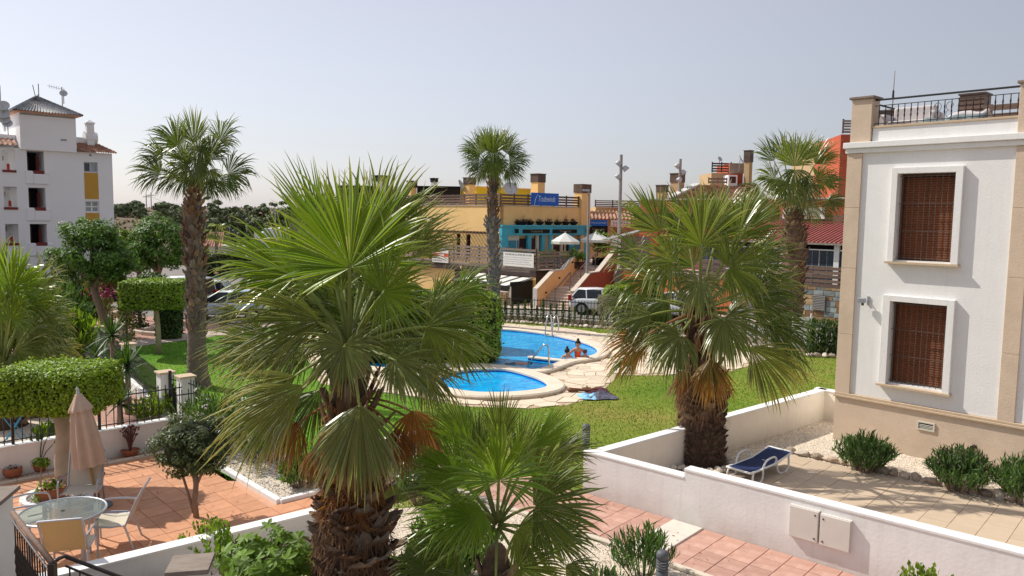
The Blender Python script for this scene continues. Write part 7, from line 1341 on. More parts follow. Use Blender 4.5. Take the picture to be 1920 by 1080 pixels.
# yuccas
def yucca(label,px,py,h,heads,seed,L=.62,n=60):
    rg=np.random.default_rng(seed); q=G(px,py); t=thing('yucca',label,'yucca',(q.x,q.y,0)); sb=B(); V=[];A=[];F=[]
    for (dx,dy,z) in heads:
        sb.tube([(0,0,0),(dx*.4,dy*.4,z*.5),(dx,dy,z)],[.09,.07,.06],7); a=rg.uniform(0,6.28,n); el=np.radians(rg.uniform(-25,85,n)); 
        for i in range(n):
            d=np.array([math.cos(a[i])*math.cos(el[i]),math.sin(a[i])*math.cos(el[i]),math.sin(el[i])]); s=np.cross(d,[0,0,1.]); s/=np.linalg.norm(s)+1e-9; ll=L*rg.uniform(.75,1.15); p=np.array([dx,dy,z]); o=len(V)
            for f_,w_ in ((0,.022),(.35,.030),(.7,.020),(1,.001)): c=p+d*ll*f_+np.array([0,0,-.22*ll*f_**2*(1.1-math.sin(el[i]))]); V+= [c-s*w_,c+s*w_]
            F+= [(o+2*k,o+2*k+1,o+2*k+3,o+2*k+2) for k in range(3)]; A+= [rg.uniform()]*8
    link('leaves',npmesh('leaves',np.array(V),np.array(F),YUCCA,attrs={'rnd':A}),t); sb.build('stem',BARK,t,True)
yucca('spiky yucca rising beside the second fence pillar',214,742,1.5,[(0,0,1.72)],61,.7,70); yucca('lower spiky yucca in front of the white fence pillars',242,776,1.3,[(.0,0,1.25),(-.25,.1,.95)],62,.75,75); yucca('small yucca clump left of the yucca by the fence',182,715,.6,[(0,0,.75)],63,.6,60); yucca('bright strappy clump in the shrubbery below the forked tree',120,640,.4,[(0,0,.6),(.5,0,.5)],64,.9,60); yucca('broad yucca crown between the hedge tree and the iron fence',226,800,.5,[(0,0,.55)],65,.7,60)
# ================================================================== FENCES ON THE LEFT
PW0=Vector((-9.81,14.48,0)); PW1=Vector((-7.38,16.80,0)); wa=math.degrees(math.atan2(PW1.y-PW0.y,PW1.x-PW0.x)); wl=(PW1-PW0).length
t=thing('patio_wall','low white patio wall carrying the black iron railing','wall',PW0,wa); B().box((-5,0,-.05),(wl,.2,.60)).build('wall',WHITE,t); bevel(B().box((-5,-.015,.60),(wl+.015,.215,.635)).build('coping',CAPW,t),.006)
t=thing('iron_fence','black iron fence on top of the low white patio wall','fence',PW0,wa); B().box((-5,.09,1.28),(wl+.15,.115,1.305)).build('rail',IRON,t); B().box((-5,.09,.70),(wl,.115,.72)).build('rail',IRON,t); m_=None; n=int((wl+3)/.152)
for k in range(n):
    x=wl+.1-k*.152
    if m_ is None: o=B().box((-.008,-.008,.636),(.008,.008,1.36)).add([(-.014,-.014,1.36),(.014,-.014,1.36),(.014,.014,1.36),(-.014,.014,1.36),(0,0,1.41)],[(0,1,4),(1,2,4),(2,3,4),(3,0,4)]).build('picket',IRON,t,loc=(x,.103,0)); m_=o.data
    else: link('picket',m_,t,loc=(x,.103,0))
for x in (wl-.02,wl-1.55,wl-3.1): B().box((x-.025,.08,.636),(x+.025,.13,1.3)).build('fence_post',IRON,t)
posts=[(187,680,'first'),(243,722,'second'),(312,790,'third'),(350,800,'fourth')]; PP=[]
labs=['farthest white fence pillar with ochre cap, behind the yucca','white fence pillar with ochre cap in the middle of the spiked fence','white gate pillar with ochre cap left of the iron gate','white gate pillar with ochre cap right of the iron gate']
for (px,py,_),lab in zip(posts,labs):
    q=G(px,py); PP.append(q); t=thing('fence_pillar',lab,'pillar',q,-47,'white pillars of the garden fence'); bevel(B().box((-.16,-.16,-.05),(.16,.16,1.22)).build('shaft',WHITE,t),.008); bevel(B().box((-.2,-.2,1.222),(.2,.2,1.27)).build('cap',OCHRE if False else SILL,t),.008)
def ironfence(label,a,c,z0,z1,low=True,nm='iron_fence',cat='fence'):
    d=c-a; L_=d.length; t=thing(nm,label,cat,a,math.degrees(math.atan2(d.y,d.x)))
    B().box((0,-.012,z1-.12),(L_,.012,z1-.095)).build('rail',IRON,t); B().box((0,-.012,z0+.05),(L_,.012,z0+.075)).build('rail',IRON,t); n=int(L_/.125); m_=None
    for k in range(1,n):
        if m_ is None: o=B().box((-.008,-.008,z0),(.008,.008,z1-.03)).add([(-.012,-.012,z1-.03),(.012,-.012,z1-.03),(.012,.012,z1-.03),(-.012,.012,z1-.03),(0,0,z1+.03)],[(0,1,4),(1,2,4),(2,3,4),(3,0,4)]).build('picket',IRON,t,loc=(k*L_/n,0,0)); m_=o.data
        else: link('picket',m_,t,loc=(k*L_/n,0,0))
    if low: B().box((.17,-.1,-.05),(L_-.17,.1,z0-.02)).build('kerb_wall',CAPW,t)
    return t
u_=(PP[0]-PP[1]).normalized()
ironfence('black spiked fence between the middle pillar and the gate pillar',PP[1],PP[2],.30,1.15); ironfence('black spiked fence between the two farthest white pillars',PP[0],PP[1],.25,1.15); ironfence('black spiked fence left of the farthest white pillar',PP[0]+u_*2.2,PP[0],.25,1.15)
g=ironfence('black iron garden gate between two white pillars',PP[2]+Vector((.15,-.1,0)),PP[3]+Vector((-.15,.1,0)),.1,1.2,False,'iron_gate','gate'); B().box((.0,-.03,.05),(.05,.03,1.3)).build('gate_stile',IRON,g); B().box((.03,-.035,.55),(.16,.035,.72)).build('lock_box',IRON,g)
ironfence('short black spiked fence from the gate pillar to the patio corner',PP[3],PP[3]+Vector((.62,-.55,0)),.25,1.2,False); ironfence('short end panel of black fence over the lawn edge',PP[3]+Vector((.62,-.55,0)),PP[3]+Vector((.15,-.95,0)),.35,1.1,False)
LY=[(-14,22.5),(-9.5,18.0),(-8.4,17.3),(-11,15),(-15,18)]
sheet('flower_bed',LY,.0,GRAV); 
t=thing('foldable_table','small light blue folding table behind the iron fence','table',(G(8,842).x-.15,G(8,842).y+.6,0),20); B().lathe([(.3,.64),(.31,.66),(.3,.68)],18).build('table_top',BLUETAB,t)
for s in (-1,1): B().tube([(-.2,s*.15,0),(.2,s*.15,.64)],.012,5).tube([(.2,s*.15,0),(-.2,s*.15,.64)],.012,5).build('leg',BLUETAB,t)
for lab,px,py,r_,h_,m_,sd in (('yellow green shrub behind the iron fence near the gate',268,806,.5,.8,TREEY,71),('low bright ground shrub behind the fence left of the hedge tree',75,836,.45,.35,TREEY,72),('climbing shrub beside the gate pillar',306,800,.35,.9,TREEY,73)):
    q=G(px,py); lance_bush('low_shrub',lab,'shrub',(q.x,q.y+.5,0),r_,h_,60,9,.13,m_,seed=sd,aspect=.45)
B_=thing('brick_pier','dark planter trunk base at the left edge behind the iron fence','planter',(G(22,800).x-.2,G(22,800).y+1.2,0)); B().lathe([(.5,0),(.46,.5),(.4,.9)],12).build('planter',SOIL,B_)
# ================================================================== LEFT PATIO
vdir=Vector((math.cos(R(wa)),math.sin(R(wa)),0)); nrm=Vector((vdir.y,-vdir.x,0))
ks=[PW0-vdir*4,PW1]; strip=[tuple((PW0-vdir*4)[:2]),tuple(PW1[:2]),tuple((PW1+nrm*.36)[:2]),tuple((PW0-vdir*4+nrm*.36)[:2])]
sheet('gravel_strip',strip,.020,GRAV); pebbles('grey_gravel',2600,strip,.02,.012,.028,PEBG,5)
t=thing('patio_kerb','pale kerb between the gravel strip and the terracotta tiles','kerb',(0,0,0))
def kerbline(t,pts,w_,h,seg=.5,m_=KERB):
    for a,c in zip(pts,pts[1:]):
        n=max(1,int((c-a).length/seg)); d=(c-a)/n; an=math.atan2(d.y,d.x)
        for i in range(n): q=B(); q.T=Matrix.Translation(a+d*i)@Matrix.Rotation(an,4,'Z'); q.bbox((.004,-w_/2,0),(d.length-.004,w_/2,h),.01); q.build('kerb_stone',m_,t)
kerbline(t,[PW0-vdir*4+nrm*.40,PW1+nrm*.40],.1,.07)
Kp=[PW1+nrm*.45+Vector((.1,-.0,0)),Vector((-4.11,13.44,0)),Vector((-3.45,14.05,0)),Vector((-2.4,13.0,0))]
t=thing('patio_kerb','white kerb along the planted bed on the right of the patio','kerb',(0,0,0)); kerbline(t,Kp,.12,.09,.6,CAPW)
bedR=[tuple(p[:2]) for p in (PW1+nrm*.5,Vector((-4.11,13.44,0)),Vector((-3.45,14.05,0)),Vector((-3.0,15.4,0)),Vector((-6.8,17.2,0)))]; sheet('gravel_bed',bedR,.016,GRAV); pebbles('white_gravel',2600,bedR,.016,.012,.028,PEBG,6)
t=thing('planter_wall','white planter wall end behind the big palm trunk','wall',Vector((-3.2,13.75,0)),43); B().box((-.15,-.1,-.05),(1.9,.12,.86)).build('wall',WHITE,t); B().box((-.17,-.12,.86),(1.92,.14,.90)).build('coping',CAPW,t)
# near patio wall
a=Vector((-5.39,10.38,0)); c=Vector((-3.16,12.19,0)); d=(c-a).normalized(); na=math.degrees(math.atan2(d.y,d.x)); nl=(c-a).length
zt=.40; t=thing('patio_wall','low white wall along the near edge of the terracotta patio','wall',a,na); B().box((-1.2,-.17,-.3),(nl+.5,-.0,zt)).build('wall',WHITE,t); bevel(B().box((-1.2,-.2,zt),(nl+.5,.03,zt+.035)).build('coping',CAPW,t),.006)
# stone ring with pots
RC=G(112,934); t=thing('stone_ring','white kerb ring filled with pale stones round the hedge tree trunk','flower ring',RC); n=22
for k in range(n):
    a0,a1=2*PI*k/n+.02,2*PI*(k+1)/n-.02; b=B(); b.prism([(.52*math.cos(a0),.52*math.sin(a0)),(.62*math.cos(a0),.62*math.sin(a0)),(.62*math.cos(a1),.62*math.sin(a1)),(.52*math.cos(a1),.52*math.sin(a1))],.0,.085); b.build('ring_stone',CAPW,t)
B().lathe([(.53,0),(.53,.04)],20).build('soil',SOIL,t)
circ=[(RC.x+.52*math.cos(k*.3),RC.y+.52*math.sin(k*.3)) for k in range(21)]; pb2=pebbles('white_ring_pebbles',900,circ,.04,.015,.035,PEBW,7)
def pot(label,p,r,h,name='flower_pot',z=0.,shape=0):
    t=thing(name,label,'flower pot',(p.x,p.y,z)); B().lathe([(r*.62,0),(r*.9,h*.6),(r,h*.88),(r*1.12,h*.9),(r*1.12,h),(r*.95,h),(r*.93,h*.9),(.01,h*.88)] if not shape else [(r*.55,0),(r*.95,h*.4),(r,h*.75),(r*.92,h),(r*.85,h),(r*.83,h*.85),(.01,h*.84)],18).build('pot',TCPOT,t,True); return t
q=G(25,897)+nrm*-.05; t=pot('round terracotta bowl pot with little growth, leftmost on the gravel strip',q,.17,.21,shape=1); P,N=ball(20,(0,0,.22),(.1,.1,.05)); cardmesh('plant',P,N,.07,SUCC,t,.4,.8)
q=G(76,886)+nrm*-.03; t=pot('terracotta pot with tall paddle leaved plant on the gravel strip',q,.13,.18); b=B(); V=[];
for (dx,dz,w_,tl) in ((-.12,.42,.05,-.2),(-.02,.5,.06,0),(.05,.55,.05,.15),(.2,.75,.055,.5),(.28,.5,.035,.7)):
    b.tube([(0,0,.17),(dx*.5,0,.17+dz*.5),(dx,0,.17+dz*.8)],.008,4); ax=Vector((tl,0,1)).normalized(); s=Vector((ax.z,0,-ax.x)); c=Vector((dx,0,.17+dz*.8)); b.add([c,c+ax*.12+s*w_+Vector((0,-.02,0)),c+ax*.3,c+ax*.12-s*w_+Vector((0,.02,0))],[(0,1,2,3)])
b.build('leaves',YUCCA,t)
q=G(246,858)+nrm*-.05; t=pot('terracotta trough with a leafless purple succulent against the wall',q,.17,.16); b=B(); rg=np.random.default_rng(3)
for i in range(16):
    a=rg.uniform(0,6.28); r_=rg.uniform(.05,.2); h_=rg.uniform(.28,.55); e=Vector((math.cos(a)*r_,math.sin(a)*r_,.15+h_)); m1=Vector((e.x*.4,e.y*.4,.15+h_*.5)); b.tube([(0,0,.13),m1,e],[.016,.013,.012],5)
    for k in range(3): b.lathe([(.006,0),(.022,.02),(.024,.035),(.008,.05)],6,(e.x+rg.normal()*.03,e.y+rg.normal()*.03,e.z-.01+k*.01))
b.build('plant',SUCC,t)
q=G(100,938); t=thing('flower_trough','terracotta trough of pink and green flowers on the stone ring','flower pot',(q.x,q.y-.05,.06),35); bevel(B().add([(-.2,-.09,0),(.2,-.09,0),(.2,.09,0),(-.2,.09,0),(-.24,-.12,.17),(.24,-.12,.17),(.24,.12,.17),(-.24,.12,.17)],[(3,2,1,0),(4,5,6,7),(0,1,5,4),(1,2,6,5),(2,3,7,6),(3,0,4,7)]).build('pot',TCPOT,t),.01); P,N=ball(140,(0,0,.25),(.25,.13,.12),shell=.2); cardmesh('leaves',P,N+[0,0,.4],.075,TREEY,t,.6,.6); P,N=ball(36,(0.05,-.02,.32),(.2,.12,.08)); tag(cardmesh('flowers',P,N+[0,-.4,.5],.05,PINKF,t,.9,.6),kind='stuff')
q=G(78,946); t=thing('small_grafted_plant','small plant with a ball of leaves on a thin stem at the ring edge','plant',(q.x,q.y,.05)); B().tube([(0,0,0),(.01,0,.45),(.03,0,.68)],.010,5).build('stem',BARK,t); P,N=ball(110,(.03,0,.72),(.19,.16,.09),shell=.2); cardmesh('leaves',P,N+[0,0,.6],.09,TREEY,t,.6,.5); P,N=ball(60,(-.06,-.02,.12),(.10,.09,.13),shell=.2); cardmesh('low_leaves',P,N,.07,TREEY,t,.6,.6)
q=G(166,925); t=pot('terracotta pot partly hidden by the parasol and the cream chair',q+Vector((0,.3,0)),.13,.22,z=.05); P,N=ball(60,(0,0,.28),(.12,.12,.1)); cardmesh('plant',P,N,.08,TREEL,t,.5,.6)
# parasol
q=G(183,952); top=D(146,736,q.y+.03); t=thing('closed_parasol','closed beige parasol with wooden pole beside the glass table','parasol',(q.x,q.y,0)); lean=Vector((top.x-q.x,top.y-q.y,top.z))
M=lean.to_track_quat('Z','Y').to_matrix().to_4x4(); H=lean.length
wb=lambda a,z:1+.13*math.cos(8*a)+.05*math.cos(3*a+z*2)
b=B(); b.T=M; b.lathe([(.235,H*.375),(.225,H*.42),(.215,H*.55),(.185,H*.70),(.15,H*.82),(.135,H*.87)],48,wob=lambda a,z:1+.16*math.cos(8*a)*(1.3-.5*z/H)+.05*math.cos(3*a+z*2)); b.build('canopy',PARA,t)
b=B(); b.T=M; b.lathe([(.185,H*.845),(.178,H*.865),(.11,H*.93),(.05,H*.985),(.03,H*.99)],48,wob=lambda a,z:1+.10*math.cos(8*a)*(1-z/H)*6); b.build('vent_cap',PARA,t)
b=B(); b.T=M; b.lathe([(.03,H*.98),(.035,H*1.0),(.02,H*1.02),(.03,H*1.03),(.005,H*1.05)],10); b.build('finial',DISH,t)
b=B(); b.T=M; b.tube([(0,0,0),(0,0,H*.97)],.024,10); b.build('pole',WOODP,t); b=B(); b.T=M; b.lathe([(.028,H*.36),(.04,H*.36),(.04,H*.39),(.028,H*.39)],10); b.build('hub',WOODP,t); B().lathe([(.24,0),(.24,.05),(.05,.07),(.04,.25),(.026,.26)],20).build('base',BOLL,t)
# table
TZ2=.72; tc=D(118,959,G(118,959,TZ2).y); t=thing('glass_table','round frosted glass table with grey metal frame on the patio','table',(tc.x,tc.y,0)); rt=.58
B().lathe([(rt-.02,TZ2),(rt-.02,TZ2+.008)],40).build('glass_top',GLTAB,t); ring=B(); ring.tube([(rt*math.cos(2*PI*k/40),rt*math.sin(2*PI*k/40),TZ2) for k in range(41)],.018,6,False); ring.build('rim',ALU,t,True); B().lathe([(.025,TZ2+.009),(.03,TZ2+.014),(.0,TZ2+.014)],12).build('parasol_hole_cap',BLACK,t)
for k in range(4):
    a=PI/4+k*PI/2+.25; c,s=math.cos(a),math.sin(a); B().tube(catmull([(c*.54,s*.54,TZ2-.025),(c*.3,s*.3,TZ2-.03),(c*.26-s*.12,s*.26+c*.12,TZ2-.035),(c*.3-s*.34,s*.3+c*.34,TZ2-.03)],5,False),.013,5).build('under_brace',ALU,t); B().box((-.025,-.025,0),(.025,.025,TZ2-.02)).build('leg',ALU,t,mw=Matrix.Translation((c*.5,s*.5,0))@Matrix.Rotation(a,4,'Z'))
# chairs
def chair(label,p,rz,fab):
    """sling armchair; +y is the way the sitter faces"""
    t=thing('sling_chair',label,'chair',(p.x,p.y,0),rz,'sling chairs round the glass table'); w_=.27
    B().add([(-w_+.02,.24,.42),(w_-.02,.24,.42),(w_-.02,.0,.395),(-w_+.02,.0,.395),(w_-.02,-.22,.41),(-w_+.02,-.22,.41),(-w_+.02,.24,.43),(w_-.02,.24,.43),(w_-.02,.0,.405),(-w_+.02,.0,.405),(w_-.02,-.22,.42),(-w_+.02,-.22,.42)],[(3,2,1,0),(5,4,2,3),(6,7,8,9),(9,8,10,11),(0,1,7,6),(4,5,11,10),(1,2,8,7),(2,4,10,8),(3,0,6,9),(5,3,9,11)]).build('seat',SLINGC,t)
    bk=[(-.23,.42),(-.29,.60),(-.37,.79),(-.46,.94)]; vs=[];n=len(bk)
    for y,z in bk: vs+= [(-w_+.02,y,z),(w_-.02,y,z),(-w_+.02,y-.012,z+.002),(w_-.02,y-.012,z+.002)]
    fs=[]
    for i in range(n-1): o=i*4; fs+= [(o,o+1,o+5,o+4),(o+3,o+2,o+6,o+7),(o+1,o+3,o+7,o+5),(o+2,o,o+4,o+6)]
    fs+= [(12,13,15,14),(2,3,1,0)]; B().add(vs,fs).build('backrest',fab,t)
    for s in (-1,1):
        B().tube([(s*w_,.26,.42),(s*w_,.0,.395),(s*w_,-.22,.41),(s*w_,-.30,.60),(s*w_,-.38,.79),(s*w_,-.475,.955)],.016,6).build('side_frame',ALU,t)
        B().tube(catmull([(s*w_*1.05,.27,0),(s*w_*1.08,.28,.35),(s*w_*1.1,.27,.56),(s*w_*1.12,.2,.635),(s*w_*1.1,-.05,.65),(s*w_*1.04,-.27,.63)],4,False),.015,6).build('armrest',ALU,t); B().tube([(s*w_*1.02,-.20,.42),(s*w_*1.05,-.33,.0)],.015,6).build('leg',ALU,t)
    B().tube([(-w_,.0,.385),(w_,.0,.385)],.013,5).build('cross_bar',ALU,t); B().tube([(-w_,-.475,.955),(w_,-.475,.955)],.015,5).build('cross_bar',ALU,t); return t
chair('beige sling chair nearest the camera seen from behind',G(134,1072),16,SLINGT); chair('sling chair on the right of the glass table seen from the side',G(216,1022),104,SLINGC); chair('cream backed sling chair on the far side of the glass table',G(140,972)+Vector((0,.25,0)),196,SLINGC); chair('sling chair mostly hidden on the left of the glass table',G(58,1012),-60,SLINGC)
# round-headed small tree
q=G(366,972); t=thing('ball_shrub_tree','small round headed dark tree standing on the terracotta patio','tree',(q.x,q.y,0)); rg=np.random.default_rng(15)
B().tube([(.02,0,0),(.0,0,.3),(.03,0,.6),(.0,0,.95)],[.05,.045,.045,.05],8).tube([(-.02,0,.1),(-.12,.03,.42),(-.22,.02,.8),(-.26,0,1.0)],[.03,.025,.022,.02],6).tube([(.02,0,.55),(.16,0,.85),(.22,0,1.0)],[.03,.022,.02],6).build('trunk',BARK,t,True)
crown(t,(-.02,0,1.27),(.60,.58,.52),70,6500,.15,.062,OLIVE,rg,aspect=.42,shell=.75); B().lathe([(.05,-.4),(.36,-.28),(.44,0),(.36,.3),(.05,.42)],12,(-.02,0,1.27)).build('dark_core',CORE,t)
# oleander and bushes behind the patio
q=Vector((-6.6,16.75,0)); lance_bush('oleander','pale flowering oleander behind the round headed patio tree','shrub',q,.95,1.35,110,16,.17,OLEA,flow=(40,FLOW),seed=81); lance_bush('oleander','tall oleander with white flowers left of the big palm','shrub',Vector((-5.2,15.9,0)),.9,1.5,110,16,.17,OLEA,flow=(36,FLOW),seed=82)
lance_bush('oleander','low dark bush on the grey gravel bed behind the patio kerb','shrub',Vector((-3.95,14.35,0)),.5,.6,70,12,.15,TREEL,seed=83,aspect=.35)
lance_bush('oleander','flowering oleander directly behind the big palm trunk','shrub',Vector((-1.55,13.7,0)),.8,1.25,90,14,.16,OLEA,flow=(26,FLOW),seed=84); lance_bush('broad_shrub','dark leafy shrub between the big palm and the small palm','shrub',Vector((-.75,10.6,0)),.7,1.15,80,14,.17,TREEL,seed=85,aspect=.35); lance_bush('broad_shrub','shadowy shrub beside the foot of the big palm','shrub',Vector((-1.1,9.3,0)),.55,1.1,70,14,.16,OLIVE,seed=86,aspect=.4)
# fig-like lime bush and climber at bottom
def fig(label,pl,seed,n=70,sx=.6,sy=.5,sz=.7,L=.21,m_=FIG,lob=5):
    rg=np.random.default_rng(seed); t=thing('fig_bush',label,'shrub',pl); sb=B(); V=[];F=[];A=[]
    for i in range(n):
        a=rg.uniform(0,6.28); r_=math.sqrt(rg.uniform()); z=rg.uniform(.15,1)**.8*sz*(1.1-.5*r_); c=np.array([math.cos(a)*r_*sx,math.sin(a)*r_*sy,z]); 
        if i%4==0: sb.tube([(0,0,0),(c[0]*.4,c[1]*.4,z*.6),tuple(c)],[.02,.014,.006],5)
        nn=nz(np.array([c[0]*.6,c[1]*.6-.35,.8])+rg.normal(0,.35,3)); tt=nz(np.cross(nn,rg.normal(0,1,3))); ss=np.cross(nn,tt); l=L*rg.uniform(.6,1.2); o=len(V); V.append(c)
        K=lob*4+1
        for k in range(K): th=-2.55+5.1*k/(K-1); q=l*(.42+.58*abs(math.cos(th*PI/1.7*.5*1.0*1.0)))*(.6+.4*math.cos(th/2)) if False else l*(1. if k%4==0 else (.78 if k%2 else .42))*(.55+.45*math.cos(th*.62)); V.append(c+tt*q*math.cos(th)+ss*q*math.sin(th)-nn*.25*q*q/l)
        A+= [rg.uniform()]*(K+1); F+= [(o,o+k,o+k+1) for k in range(1,K)]
    link('leaves',npmesh('leaves',np.array(V),np.array(F),m_,attrs={'rnd':A}),t); sb.build('stem',BARK,t); return t
q=D(500,1080,8.6); fig('bright lime green fig bush at the bottom edge left of the big palm',(q.x,q.y,q.z-.15),5,230,.52,.45,.72,.13); q=D(560,1085,8.9); fig('second lime fig bush against the big palm trunk base',(q.x-.05,q.y,q.z-.1),6,60,.28,.3,.35,.12)
q=D(412,1075,8.9); lance_bush('climber','loose yellow green climber with small leaves by the stone capped pillar','shrub',(q.x,q.y,q.z),.30,.62,26,11,.075,FIG,seed=87,aspect=.6); q=G(370,1062)+Vector((.05,.25,0)); lance_bush('low_shrub','straggly yellow flowered shrub at the foot of the round headed tree','shrub',q,.42,.62,46,13,.075,TREEY,seed=88,aspect=.5)
# foreground pillars and railing of our terrace
def cappillar(label,px0,px1,py,Yd,z0):
    c=D((px0+px1)/2,py,Yd); w_=(px1-px0)*Yd/FPX; t=thing('terrace_pillar',label,'pillar',(c.x,c.y+w_*.35,0),12); h=c.z
    B().box((-w_*.40,-w_*.40,z0),(w_*.40,w_*.40,h-.05)).build('shaft',WHITE,t); bevel(B().box((-w_*.5,-w_*.5,h-.05),(w_*.5,w_*.5,h)).build('stone_cap',GREYW,t),.006); return t
cappillar('stone capped white pillar at the left frame edge behind the railing',-124,-12,944,8.6,-.2); cappillar('stone capped pillar top at the bottom edge of the picture',306,386,1066,7.3,0)
r0=D(24,962,8.35);r1=D(98,1056,7.2);r2=D(122,1043,7.45) ;r3=D(236,1086,7.5); t=thing('terrace_railing','dark wrought iron railing turning the corner at the lower left','railing',(0,0,0)); up=Vector((0,0,1))
B().tube([r0,r0.lerp(r1,.5),r1],.03,10).build('handrail',BROWNW,t,True); B().tube([r1,r1.lerp(r2,.5)+up*.01,r2,r2.lerp(r3,.5),r3,r3+(r3-r2)],.02,8).build('corner_handrail',IRONB,t,True); B().tube([r0-up*.10,r1-up*.12],.013,6).build('lower_rail',IRONB,t); B().tube([r2-up*.10,r3-up*.12,r3+(r3-r2)-up*.1],.013,6).build('lower_rail',IRONB,t); B().box((-.03,-.03,-1.1),(.03,.03,.0)).build('corner_post',IRONB,t,loc=r1)
B().tube([r0-up*.92,r1-up*.95],.013,6).build('bottom_rail',IRONB,t)
bl_=B().tube([(0,0,-.92),(0,0,-.68),(0,0,-.64),(0,0,-.58),(0,0,-.54),(0,0,-.46),(0,0,-.42),(0,0,-.36),(0,0,-.32),(0,0,-.10)],[.009,.009,.02,.012,.022,.012,.022,.012,.009,.009],6)
m_=None
for k in range(15):
    q=r0.lerp(r1,(k+.7)/15.4)
    if m_ is None: o=bl_.build('baluster',IRONB,t,loc=q); m_=o.data
    else: link('baluster',m_,t,loc=q)
for k in range(8): link('baluster',m_,t,loc=r2.lerp(r3,(k+.4)/6.))
st=thing('terrace_step','dark stone step ledge under the railing','step',(r0.x,r0.y,0)); B().box((-.4,-.5,-.2),(.5,.3,r0.z-.95)).build('ledge',DKBR,st)
# ================================================================== RIGHT GARDEN OBJECTS
for k,(px,py,r_,h_,lab) in enumerate(((1622,884,.62,.78,'leftmost of three green oleander bushes against the villa base'),(1800,922,.66,.85,'middle green oleander bush below the wall vent and waste pipe'),(1925,945,.6,.9,'oleander bush cut by the right frame edge'))):
    q=G(px,py); lance_bush('oleander',lab,'shrub',(q.x,q.y+.05,0),r_,h_,120,18,.15,OLEA,'oleanders along the villa base',seed=91+k,aspect=.2)
q=G(1200,1072); lance_bush('oleander','sparse oleander in front of the dark bollard light','shrub',(q.x+.0,q.y-.2,0),.5,.75,38,18,.17,OLEA,seed=95,aspect=.17,stem=PET)
q=G(1130,1120); lance_bush('low_shrub','small dark shrub at the bottom edge left of the sparse oleander','shrub',(q.x,q.y,0),.35,.4,40,10,.13,OLEA,seed=96)
q=D(1738,1085,8.6); lance_bush('low_shrub','round leaved yellow green bush at the bottom right edge','shrub',(q.x,q.y,q.z-.42),.40,.56,64,12,.075,TREEY,seed=97,aspect=.62)
dirp=pd; nb=Vector((-dirp.y,dirp.x))
lim=(P2-P1).length+1.5; s_=-.15; k=0
while s_<lim:
    w_=random.uniform(.17,.34); q=P1+dirp*(s_+w_/2)+nb*.12
    o=rock('border_stone',Vector((q.x,q.y,.06)),(w_*1.02,random.uniform(.16,.24),random.uniform(.13,.24)),ROCK if random.random()<.7 else ROCKP,None,k,math.atan2(dirp.y,dirp.x)+random.uniform(-.2,.2)); s_+=w_; k+=1
    tag(o,'field stone in the row edging the beige patio','stone','stones edging the beige patio')
for i in range(26):
    a=PI*1.0+PI*1.05*i/25; r_=.66+random.uniform(-.04,.14); q=Vector((Bp.ap.x+.05+r_*math.cos(a),16.05+r_*math.sin(a)*.9,.05)); o=rock('trunk_stone',q,[random.uniform(.10,.24),random.uniform(.10,.2),random.uniform(.09,.16)],ROCKP if i%4 else ROCK,None,i); tag(o,'pale stone lying round the foot of the dark fibrous palm trunk','stone','stones round the palm foot')
# sun lounger
la=G(1414,908); lb=G(1508,868); ft=(G(1400,893)); q=G(1424,884); t=thing('sun_lounger','navy blue sun lounger with white plastic frame in the palm shade','sun lounger',(0,0,0))
ctr=G(1428,889); hd=G(1486,866); ang=math.atan2(hd.y-ctr.y,hd.x-ctr.x); t.location=(ctr.x-.05,ctr.y-.02,0); t.rotation_euler=(0,0,ang); t.scale=(.86,.86,.84); Lh=.93; wd=.31
prof=[(-.93,.31),(-.6,.30),(.15,.31),(.25,.33),(.93,.44)]
vs=[]
for x,z in prof: vs+= [(x,-wd+.03,z),(x,0,z-.02),(x,wd-.03,z),(x,-wd+.03,z+.014),(x,0,z-.006),(x,wd-.03,z+.014)]
fs=[]
for i in range(4): o=i*6; fs+= [(o,o+6,o+7,o+1),(o+1,o+7,o+8,o+2),(o+3,o+4,o+10,o+9),(o+4,o+5,o+11,o+10),(o,o+3,o+9,o+6),(o+2,o+8,o+11,o+5)]
B().add(vs,fs).build('sling',NAVY,t)
for s in (-1,1):
    B().tube([(x,s*wd,z) for x,z in prof],.026,8).build('side_rail',PLASW,t,True)
    B().tube(catmull([(-.80,s*wd,.30),(-.86,s*(wd+.02),.13),(-.72,s*(wd+.03),.028),(-.52,s*(wd+.03),.03),(-.44,s*(wd+.03),.16),(-.46,s*(wd+.04),.34),(-.34,s*(wd+.05),.50),(-.02,s*(wd+.05),.53),(.12,s*(wd+.04),.44),(.14,s*wd,.32)],4,False),.024,8).build('front_leg_arm',PLASW,t,True)
    B().tube(catmull([(.22,s*wd,.32),(.25,s*(wd+.02),.12),(.40,s*(wd+.02),.028),(.62,s*(wd+.02),.03),(.74,s*(wd+.02),.16),(.76,s*wd,.39)],4,False),.024,8).build('rear_leg',PLASW,t,True)
for x,z,r_ in ((-.93,.31,.026),(.93,.44,.026),(.2,.30,.02)): B().tube([(x,-wd,z),(x,wd,z)],r_,8).build('cross_bar',PLASW,t)
